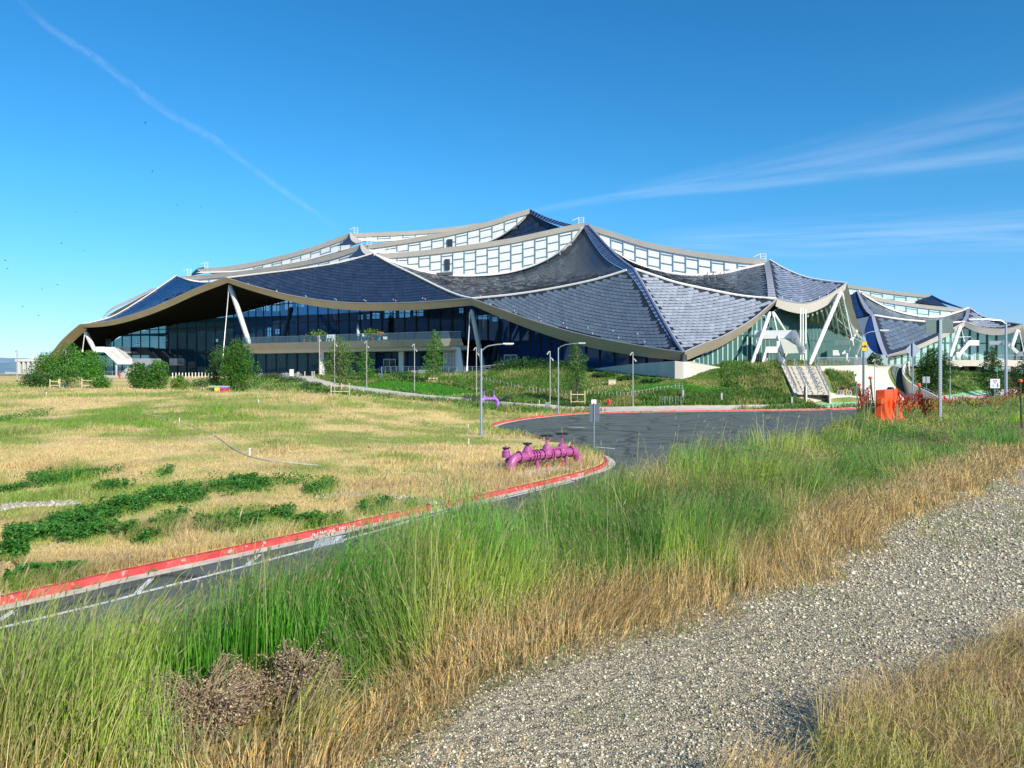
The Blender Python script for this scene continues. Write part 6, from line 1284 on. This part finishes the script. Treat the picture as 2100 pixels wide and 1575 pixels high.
for (bx, by), br in DBS:
    q1 = np.hypot(X-bx, Y-by); kk &= ~((q1 < br*1.3) & (rng.uniform(0, 1, n) < .85)); fr_ = (q1 < br*2.2) & (Y < by+.02); hgt = np.where(fr_, np.minimum(hgt, .06+.12*rng.uniform(0, 1, n)), hgt)
    col = mixc(col, GLD*.8, fr_*.8)
X, Y, col, hgt, wd, dry, D, hm_ = X[kk], Y[kk], col[kk], hgt[kk], wd[kk], dry[kk], D[kk], None; n = len(X)
tip = mixc(col, TAN, .25+.55*rng.uniform(0, 1, n)*(1-.3*dry)); hm = rng.uniform(0, 1, n) < .26
hcol = mixc(c3(.28,.26,.13), c3(.46,.38,.22), rng.uniform(0, 1, n)); hcol = mixc(hcol, c3(.22,.30,.10), (rng.uniform(0, 1, n) < .35).astype(float))
lv = blades('tall_grass', X, Y, hgt, wd, col*rng.uniform(.65, 1.3, (n, 1)), gm_g, lean=.14+.22*dry, wind=(.05, .01), curl=.3, clump=.8, tipcol=tip, head=(hm, .055, .0042, hcol), seed=5); tag(lv, 'tall green and golden grass along the levee edge beside the gravel', 'grass', kind='stuff')
# a few very tall pale stalks
rng = np.random.default_rng(8); X, Y = along(800, 1.2, 30, -.7, 1.0, rng); e = -pl_dist(X, Y, GEDGE); k = (e > .7) & (fbm(X*1.2, Y*1.2, 71, 2) > .47) & (np.hypot(X, Y) > 2.6); X, Y = X[k], Y[k]; n = len(X); D = np.hypot(X, Y)
tag(blades('tall_grass', X, Y, rng.uniform(.7, 1.0, n), np.maximum(.005, D*.0007)*rng.uniform(.8, 1.3, n), np.tile(c3(.36, .42, .14), (n, 1)), gm_g, lean=.12, wind=(.10, .02), tipcol=np.tile(c3(.6, .5, .28), (n, 1)), head=(np.ones(n, bool), .09, .004, np.tile(c3(.50, .44, .25), (n, 1))), seed=9), 'sparse very tall pale stalks standing above the levee grass', 'grass', kind='stuff')
# low dense leafy undergrowth in the band
rng = np.random.default_rng(10); X, Y = along(60000, 1.2, 45, -3.5, 2.2, rng); e = -pl_dist(X, Y, GEDGE); cl = fbm(X*1.1, Y*1.1, 61, 3); k = (e > .55) & (cl > .50); X, Y, cl = X[k], Y[k], cl[k]; n = len(X); Z = H(X, Y)+rng.uniform(.02, .42, n); D = np.hypot(X, Y)
V, F_ = leaf_quads(np.stack([X, Y, Z], 1), 1, rng, .5); S4 = np.repeat(np.maximum(.022, D*.0022)*1.0, 4)[:, None]; C4 = np.repeat(np.stack([X, Y, Z], 1), 4, 0); V = C4+(V-C4)*S4
tag(npmesh('undergrowth', V, [F_], leafm, col=np.repeat(mixc(c3(.03,.12,.02), c3(.08,.26,.03), rng.uniform(0, 1, n)), 4, 0)), 'low dark green leafy weeds among the tall levee grass', 'weeds', kind='stuff')
# 2. dead brown tumbleweeds at the lower left, many fine twigs and seed husks
def dead_bush(px, py, r, hh, n, label, seed):
    d_ = None; b = G(px, py); rng = np.random.default_rng(seed); t_ = thing('dead_shrub', label, 'shrub', b); C = rng.normal(size=(n, 3)); C /= np.linalg.norm(C, axis=1)[:, None]; C *= rng.uniform(.15, 1, (n, 1))**.45; C[:, 2] = np.abs(C[:, 2]); C *= np.array([r, r, hh]); C *= (.6+.8*vn(C[:, 0]*13+seed, C[:, 1]*13+C[:, 2]*11, seed))[:, None]
    cols = [(.26,.18,.11), (.17,.11,.07), (.34,.27,.17), (.12,.09,.06), (.28,.22,.11)]; crown('husks', C, .012, cols, rng, t_, m=mat('husk', (.2, .15, .1), rough=.9, attr='tint', trans=.1))
    q = MB(); rg = random.Random(seed)
    for i in range(420):
        c = C[rg.randrange(n)]; a = Vector((c[0]*.15, c[1]*.15, 0)); b_ = Vector(c); m_ = a.lerp(b_, .5)+Vector((rg.uniform(-.04, .04), rg.uniform(-.04, .04), .05)); q.tube([a, m_, b_], [.005, .0035, .002], n=4, cap=False)
    q.build('twigs', mat('twig_brown', (.30, .21, .14), rough=.9), t_)
dead_bush(400, 1495, .33, .25, 11500, 'larger dead brown shrub in the lower left grass', 1); dead_bush(612, 1435, .31, .23, 9500, 'dead brown shrub in the lower left grass, up and right of the larger one', 2)
# 3. golden tuft at the bottom right and strays on the gravel
rng = np.random.default_rng(12); PT = zone_px([(1440,1660),(1530,1560),(1700,1510),(1860,1440),(1960,1400),(2080,1330),(2250,1300),(2300,1500),(2250,1800),(1500,1900)])
x0, y0 = PT.min(0); x1, y1 = PT.max(0); n = 60000; X = rng.uniform(x0, x1, n); Y = rng.uniform(y0, y1, n); k = inpoly(X, Y, PT) & (fbm(X*2.4, Y*2.4, 81, 3) > .40); X, Y = X[k], Y[k]; n = len(X); print('tuft', n)
col = mixc(np.tile(GLD, (n, 1)), TAN*1.1, rng.uniform(0, 1, n)); col = mixc(col, BRN, (rng.uniform(0, 1, n) < .22)*.7); col = mixc(col, YGR, (fbm(X*3, Y*3, 83, 2) > .56)*.5)
tag(blades('dry_grass', X, Y, rng.uniform(.10, .34, n), rng.uniform(.0022, .0045, n), col*rng.uniform(.7, 1.2, (n, 1)), gm_d, lean=.32, wind=(.12, .02), tipcol=mixc(col, c3(.7,.55,.32), .5), head=(rng.uniform(0, 1, n) < .3, .035, .0035, np.tile(c3(.55,.42,.24), (n, 1))), seed=13), 'dry golden grass clump at the lower right of the gravel', 'grass', kind='stuff')
rng = np.random.default_rng(14); n = 42000; X = rng.uniform(-1, 12, n); Y = rng.uniform(2.6, 18, n); e = pl_dist(X, Y, GEDGE); cl = fbm(X*2.0, Y*2.0, 91, 3); k = (e > -.1) & ((e < 1.1) & (cl > .56) | (e < .45) & (cl > .48) | (cl > .74)); X, Y = X[k], Y[k]; n = len(X); D = np.hypot(X, Y); g = (fbm(X*.7, Y*.7, 93, 2) > .5).astype(float)
col = mixc(np.tile(GLD*.9, (n, 1)), c3(.12,.24,.06), g*.8)
tag(blades('dry_grass', X, Y, rng.uniform(.05, .2, n), np.maximum(.003, D*.0005), col*rng.uniform(.7, 1.2, (n, 1)), gm_d, lean=.6, tipcol=mixc(col, TAN, .5), seed=15), 'thin straggling grass creeping onto the gravel edge', 'grass', kind='stuff')
# pebbles
rng = np.random.default_rng(16); n = 300000; u = rng.uniform(0, 1, n); Y = 2.2*(20/2.2)**u; X = rng.uniform(-.35, .95, n)*Y+.2; e = pl_dist(X, Y, GEDGE)+.5*(fbm(X*.9, Y*.9, 41, 3)-.5); k = e > -.25; X, Y = X[k], Y[k]; n = len(X); D = np.hypot(X, Y)
r = np.minimum(rng.lognormal(-5.45, .5, n), 0.02)*np.clip(D/5.5, .8, 1.8); Z = H(X, Y)+r*.25; base = np.array([(1,0,0),(0,1,0),(-1,0,0),(0,-1,0),(0,0,.8),(0,0,-.8)], float); J = base[None]*rng.uniform(.65, 1.25, (n, 6, 1))+rng.normal(0, .12, (n, 6, 3))
an = rng.uniform(0, 6.28, n); ca, sa = np.cos(an)[:, None], np.sin(an)[:, None]; J = np.stack([J[:, :, 0]*ca-J[:, :, 1]*sa, J[:, :, 0]*sa+J[:, :, 1]*ca, J[:, :, 2]*.75], 2)
V = (np.stack([X, Y, Z], 1)[:, None]+J*r[:, None, None]).reshape(-1, 3); ff = np.array([(0,1,4),(1,2,4),(2,3,4),(3,0,4),(1,0,5),(2,1,5),(3,2,5),(0,3,5)]); F_ = (np.arange(n)[:, None, None]*6+ff).reshape(-1, 3)
pal = np.array([(.74,.68,.48),(.56,.51,.36),(.36,.33,.24),(.78,.72,.56),(.20,.19,.14),(.60,.48,.32)]); ci = pal[rng.choice(6, n, p=[.3,.25,.18,.12,.1,.05])]*rng.uniform(.8, 1.2, (n, 1))
tag(npmesh('gravel', V, [F_], mat('pebble', (.5, .45, .35), rough=.85, attr='tint'), col=np.repeat(ci, 6, 0), smooth=False), 'loose pale gravel stones covering the levee track', 'gravel', kind='stuff')
# 4. the field, sampled so that far tufts are sparser but broader
def vis_samples(n, x0, x1, y0, y1, rng, m=6, cond=None):
    """ground points seen through a window of the view, by marching a coarse table of rays"""
    gxp = np.arange(x0, x1+1, m*2.0); gyp = np.arange(y0, y1+1, m/2.0); dd = np.concatenate([np.arange(12, 60, .12), np.arange(60, 200, .4)])
    XX = (gxp[:, None]-CX)/F*dd[None]; Z = H(XX.ravel(), np.tile(dd, len(gxp))).reshape(XX.shape); A_ = HY-(Z-EYE)/dd[None]*F   # the pixel row every ground point falls on
    run = np.minimum.accumulate(A_, axis=1); tab = np.zeros((len(gxp), len(gyp)))
    for i in range(len(gxp)):
        j = np.searchsorted(-run[i], -gyp); tab[i] = dd[np.clip(j, 0, len(dd)-1)]
    px = rng.uniform(x0, x1, n); py = rng.uniform(y0, y1, n); fi = (px-x0)/(m*2.0); fj = (py-y0)/(m/2.0); i = np.clip(fi.astype(int), 0, len(gxp)-2); j = np.clip(fj.astype(int), 0, len(gyp)-2); a, b_ = fi-i, fj-j
    t00, t10, t01, t11 = tab[i, j], tab[i+1, j], tab[i, j+1], tab[i+1, j+1]; jump = (np.maximum.reduce([t00, t10, t01, t11])-np.minimum.reduce([t00, t10, t01, t11])) > 14
    d = (t00*(1-a)+t10*a)*(1-b_)+(t01*(1-a)+t11*a)*b_; d = np.where(jump, t01, d); d = d*(1+rng.normal(0, .004, n)); x = d*(px-CX)/F
    dc = -pl_dist(x, d, CURBS); k = dc > .22
    if cond is not None: k &= cond(px, py)
    return x[k], d[k], px[k], py[k], dc[k]
PATH_PL = np.vstack([zone_px(PATH_UP), zone_px(PATH_LO)[::-1]])
PLZ = [zone_px([(1605,808),(1628,822),(1655,829),(1700,838),(1850,832),(1900,822),(1860,742),(1757,742),(1750,775),(1765,815),(1712,806),(1672,750),(1603,750)]), zone_px([(1290,834),(1500,832),(1680,829),(1850,822),(2000,803),(2110,791),(2110,806),(2000,817),(1850,832),(1500,842),(1290,845)]), zone_px([(1062,983),(1172,966),(1172,956),(1062,970)])]
RIP = [[(0,1048),(30,1041),(80,1038),(130,1036),(162,1038)], [(650,1022),(700,1019),(760,1018),(815,1022),(860,1030),(905,1037)]]
def clear(x, y, o=0): 
    k = ~inpoly(x, y, PATH_PL)
    for z in PLZ: k &= ~inpoly(x, y, z)
    return k
E_L = [(60,1105,48,11),(130,1088,50,15),(195,1062,50,18),(255,1046,42,13),(320,1025,48,17),(385,1022,36,15),(180,1100,36,12),(85,982,24,7),(120,988,38,10),(160,985,40,16),(330,975,20,9),(500,1000,66,11),(350,1065,25,8),(335,1085,22,14),(300,1112,26,6),(270,1100,20,8),(480,1078,62,14),(565,1066,52,12),(20,1143,30,10),(5,862,38,12),(70,848,24,6),(110,1188,58,12),(30,1212,42,10),(765,1044,30,10),(660,1006,26,13),(520,990,90,6),(230,1000,40,7),(640,1082,40,8),(700,1078,30,7),(850,1046,26,6),(20,1008,26,8)]
rng = np.random.default_rng(20)
x, y, px, py, dc = vis_samples(330000, -60, 1300, 775, 1262, rng); k = clear(x, y) & (y < 104); x, y, px, py, dc = x[k], y[k], px[k], py[k], dc[k]; n = len(x)
g = field_green(x, y)
for (ex, ey, rx, ry) in E_L: g = np.maximum(g, .95*np.exp(-(((px-ex)/(rx*1.35))**2+((py-ey)/(ry*1.9))**2)**1.5))
bare = sstep(.60, .72, fbm(x*.45, y*.45, 31, 3))*(1-g); keep = rng.uniform(0, 1, n) > bare*.85; x, y, px, py, dc, g = [q[keep] for q in (x, y, px, py, dc, g)]; n = len(x)
pipe_near = np.exp(-((x-2.0)**2+(y-34)**2)/30)+np.exp(-(dc/1.2)**2)*.6; mid = fbm(x*.35, y*.35, 101, 3)
tallz = np.clip(pipe_near+sstep(.56, .7, mid)*.7+sstep(60, 75, y)*.4, 0, 1.2)
h_ = rng.uniform(.05, .15, n)*(1+2.2*tallz)*(1+.4*g); w_ = np.maximum(.006, y*.00055)*rng.uniform(.6, 1.3, n)
col = mixc(mixc(STRAW*1.2, c3(.60,.46,.26), rng.uniform(0, 1, n)), mixc(c3(.13,.36,.03), c3(.30,.42,.07), rng.uniform(0, 1, n)), np.clip(g*1.0+(rng.uniform(0, 1, n) < .12)*.5, 0, 1)); col = mixc(col, c3(.25,.17,.12), sstep(.55, .7, fbm(x*.22, y*.6, 103, 3))*.5*(rng.uniform(0, 1, n) < .6))
tag(blades('field_grass', x, y, h_, w_, col*rng.uniform(.75, 1.25, (n, 1)), gm_d, lean=.45, wind=(.15, 0), tipcol=mixc(col, c3(.62,.48,.26), .45*(1-g)), seed=21), 'short dry straw and green grass covering the mounded field', 'grass', kind='stuff')
# 5. leafy weed patches in the swale
rng = np.random.default_rng(22); CX_, SZ = [], []
for (ex, ey, rx, ry) in E_L:
    m_ = int(rx*ry*4.6); a = rng.uniform(0, 6.28, m_); r = rng.uniform(0, 1, m_)**.62*(.65+.85*vn(a*1.9, a*0+ex, 7)); c = G(ex, ey); s_ = c.y/F; xs = c.x+np.cos(a)*r*rx*s_; depth = ry*c.y*c.y/(F*EYE*.95); ys = c.y+np.sin(a)*r*depth
    CX_.append(np.stack([xs, ys], 1))
XY = np.concatenate(CX_); X, Y = XY[:, 0], XY[:, 1]; k = (fbm(X*2.6, Y*1.6, 111, 3) > .43) & (-pl_dist(X, Y, CURBS) > .3); X, Y = X[k], Y[k]; n = len(X); Z = H(X, Y)+rng.uniform(.02, .30, n)*(.6+.8*fbm(X*1.5, Y*1.5, 113, 2)); print('weeds', n)
V, F_ = leaf_quads(np.stack([X, Y, Z], 1), .085, rng, .5); tag(npmesh('weed_patch', V, [F_], leafm, col=np.repeat(mixc(c3(.03,.14,.018), c3(.09,.27,.035), rng.uniform(0, 1, n)), 4, 0)), 'dark green leafy weeds sprawling across the dry field', 'weeds', kind='stuff')
# stones of the two drain channels
V = []; FF = []; C_ = []; rng = np.random.default_rng(24); bs_ = np.array([(1,0,0),(0,1,0),(-1,0,0),(0,-1,0),(0,0,.8),(0,0,-.8)], float); cnt = 0
for R_ in RIP:
    PP = crpx(R_, 60)
    for q in PP:
        for _ in range(9):
            g_ = G(q[0]+rng.uniform(-3, 3), q[1]+rng.uniform(-3.2, 3.2)); r = rng.uniform(.05, .13); J = bs_*rng.uniform(.7, 1.2, (6, 1))+rng.normal(0, .1, (6, 3)); V.append(np.array([g_.x, g_.y, g_.z+r*.4])+J*r*np.array([1, 1, .8])); FF.append(cnt+ff); cnt += 6; C_.append(np.tile(np.array([.50,.45,.37])*rng.uniform(.6, 1.2), (6, 1)))
tag(npmesh('riprap', np.concatenate(V), [np.concatenate(FF)], MATS['pebble'], col=np.concatenate(C_)), 'pale loose stones lining the two drainage channels in the field', 'stones', kind='stuff')
# 6. planted slopes before the building: grasses and low shrubs
rng = np.random.default_rng(30); x, y, px, py, dc = vis_samples(210000, 500, 2110, 744, 846, rng, m=4); k = clear(x, y) & (y > 78) & (y < 190) & ((px > 930) | (y > 96)); x, y, px, py = [q[k] for q in (x, y, px, py)]; n = len(x)
inL = np.zeros(n, bool)
for L_ in LAWNS: inL |= inpoly(x, y, L_)
pn = fbm(x*.30, y*.30, 121, 3); pm = fbm(x*.9, y*.9, 123, 3); dryp = sstep(.5, .62, pn)
col = mixc(mixc(c3(.05,.18,.02), c3(.14,.33,.04), pm), c3(.50,.46,.16), dryp*.8*(rng.uniform(0, 1, n) < .75)); col = mixc(col, c3(.30,.30,.12), (rng.uniform(0, 1, n) < .2)*.8); col = np.where(inL[:, None], mixc(c3(.05,.26,.015), c3(.10,.38,.03), pm), col); red_ = (rng.uniform(0, 1, n) < .004); col[red_] = (.6, .2, .05)
h_ = np.where(inL, rng.uniform(.08, .2, n), rng.uniform(.2, .65, n)*(.6+.8*pm)); h_ = np.where((px > 1190) & (px < 1480) & (y > 96), h_*.35, h_); w_ = y*.0008*rng.uniform(.6, 1.4, n)
tag(blades('meadow_planting', x, y, h_, w_, col*rng.uniform(.65, 1.3, (n, 1)), gm_g, lean=.4, tipcol=mixc(col, c3(.3,.33,.12), .3), seed=31), 'green lawn and mixed ornamental grasses on the slopes before the building', 'grass', kind='stuff')
k = (~inL) & ~((px > 1190) & (px < 1480) & (y > 96)) & (pm > .54) & (rng.uniform(0, 1, n) < .45); X, Y = x[k], y[k]; n2 = len(X); Z = H(X, Y)+rng.uniform(.05, .75, n2)*(.3+pm[k]-.3); V, F_ = leaf_quads(np.stack([X, Y, Z], 1), .2, rng, .4)
tag(npmesh('low_shrubs', V, [F_], leafm, col=np.repeat(mixc(c3(.025,.09,.018), c3(.08,.19,.03), rng.uniform(0, 1, n2)), 4, 0)), 'low dark green shrubs mixed through the planted slopes', 'shrubs', kind='stuff')
def mound(px, d, rx, rz, label, cols, seed, n=700, leaf=.11, name='flowering_shrub', cat='shrub', fl=None):
    b = on(px, d); rng = np.random.default_rng(seed); t_ = thing(name, label, cat, b); C = rng.normal(size=(n, 3)); C /= np.linalg.norm(C, axis=1)[:, None]; C[:, 2] = np.abs(C[:, 2]); C *= rng.uniform(.5, 1.05, (n, 1))*np.array([rx, rx, rz]); crown('foliage', C, leaf, G_DARK, rng, t_)
    if fl: C2 = C[:n//2]*1.04; crown('blossoms', C2, leaf*.7, fl, rng, t_)
pur = [(.26,.12,.34),(.34,.18,.42),(.20,.09,.28)]
for i, (px, d, r_, lb) in enumerate(((957,98,.85,'purple flowering bush, leftmost of those beside the path lamp'),(976,98,.6,'purple flowering bush partly behind the path lamp pole'),(1020,96,.6,'small purple flowering bush right of the tall lamp pole'),(1040,95.5,.65,'round purple flowering bush, right one of the pair above the violet pipes'),(1150,92,.6,'dim purple flowering bush just right of the kerb-side lamp'))): mound(px, d, r_, r_*1.1, lb, None, 40+i, fl=pur)
mound(1664, 90.5, .6, .7, 'bright orange flowering bush at the corner of the plaza', None, 50, fl=[(.75,.22,.03),(.8,.35,.05)]); mound(1617, 90.5, .4, .5, 'small orange flowering plant left of the plaza corner', None, 51, n=300, fl=[(.7,.25,.05)])
for i, (px, d, r_, lb) in enumerate(((1130,93,1.0,'low grey-green cushion shrub by the path'),(1165,90,1.2,'low dense cushion shrub below the slender weeping tree'),(1180,90,1.1,'low cushion shrub at the wooden tree frame'),(1215,89.5,.9,'pale grey-green cushion shrub behind the double sign'))): mound(px, d, r_, .5, lb, None, 60+i, n=900, name='cushion_shrub')
for i, (px, d, r_, h__) in enumerate(((1040,122,3,1.6),(1075,121,3.4,1.9),(1110,119,3,1.5),(1150,116,3,1.4),(1240,108,1.8,.6),(1290,103,1.6,.5),(1340,99,1.6,.35),(560,128,2.4,1.3),(600,122,2.4,1.1),(640,112,2,.9),(830,132,3,.9),(720,134,2.4,1.2),(300,118,2,1.0),(430,105,3,1.3))):
    mound(px, d, r_, h__, ['leafy green bush at the left end of the railing-side bank','large leafy green bush on the bank below the entrance door','leafy bush on the bank right of the entrance door','leafy bush behind the slender weeping tree','ivy mound at the left end of the wing wall','ivy mound below the middle of the wing wall','low ivy mound at the right of the wing wall','grassy bush left of the path near the parked bicycles','grassy bush along the left side of the upper path','low grassy bush beside the path left of the airy tree','low bush behind the lawn under the terrace','bush at the inner bend of the upper path','low bush between the far-left trees and the dark pair','bushy growth behind the big dense tree'][i], None, 70+i, n=1500, leaf=.2, name='leafy_bush')
# a stick on the gravel
a, b_ = G(1320, 1266), G(1450, 1268); q = MB(); q.tube([a+Vector((0, 0, .01)), a.lerp(b_, .4)+Vector((0, .02, .025)), b_+Vector((0, 0, .012))], [.004, .007, .003], n=6); tag(q.build('stick', bark), 'thin dark stick lying on the gravel', 'stick')
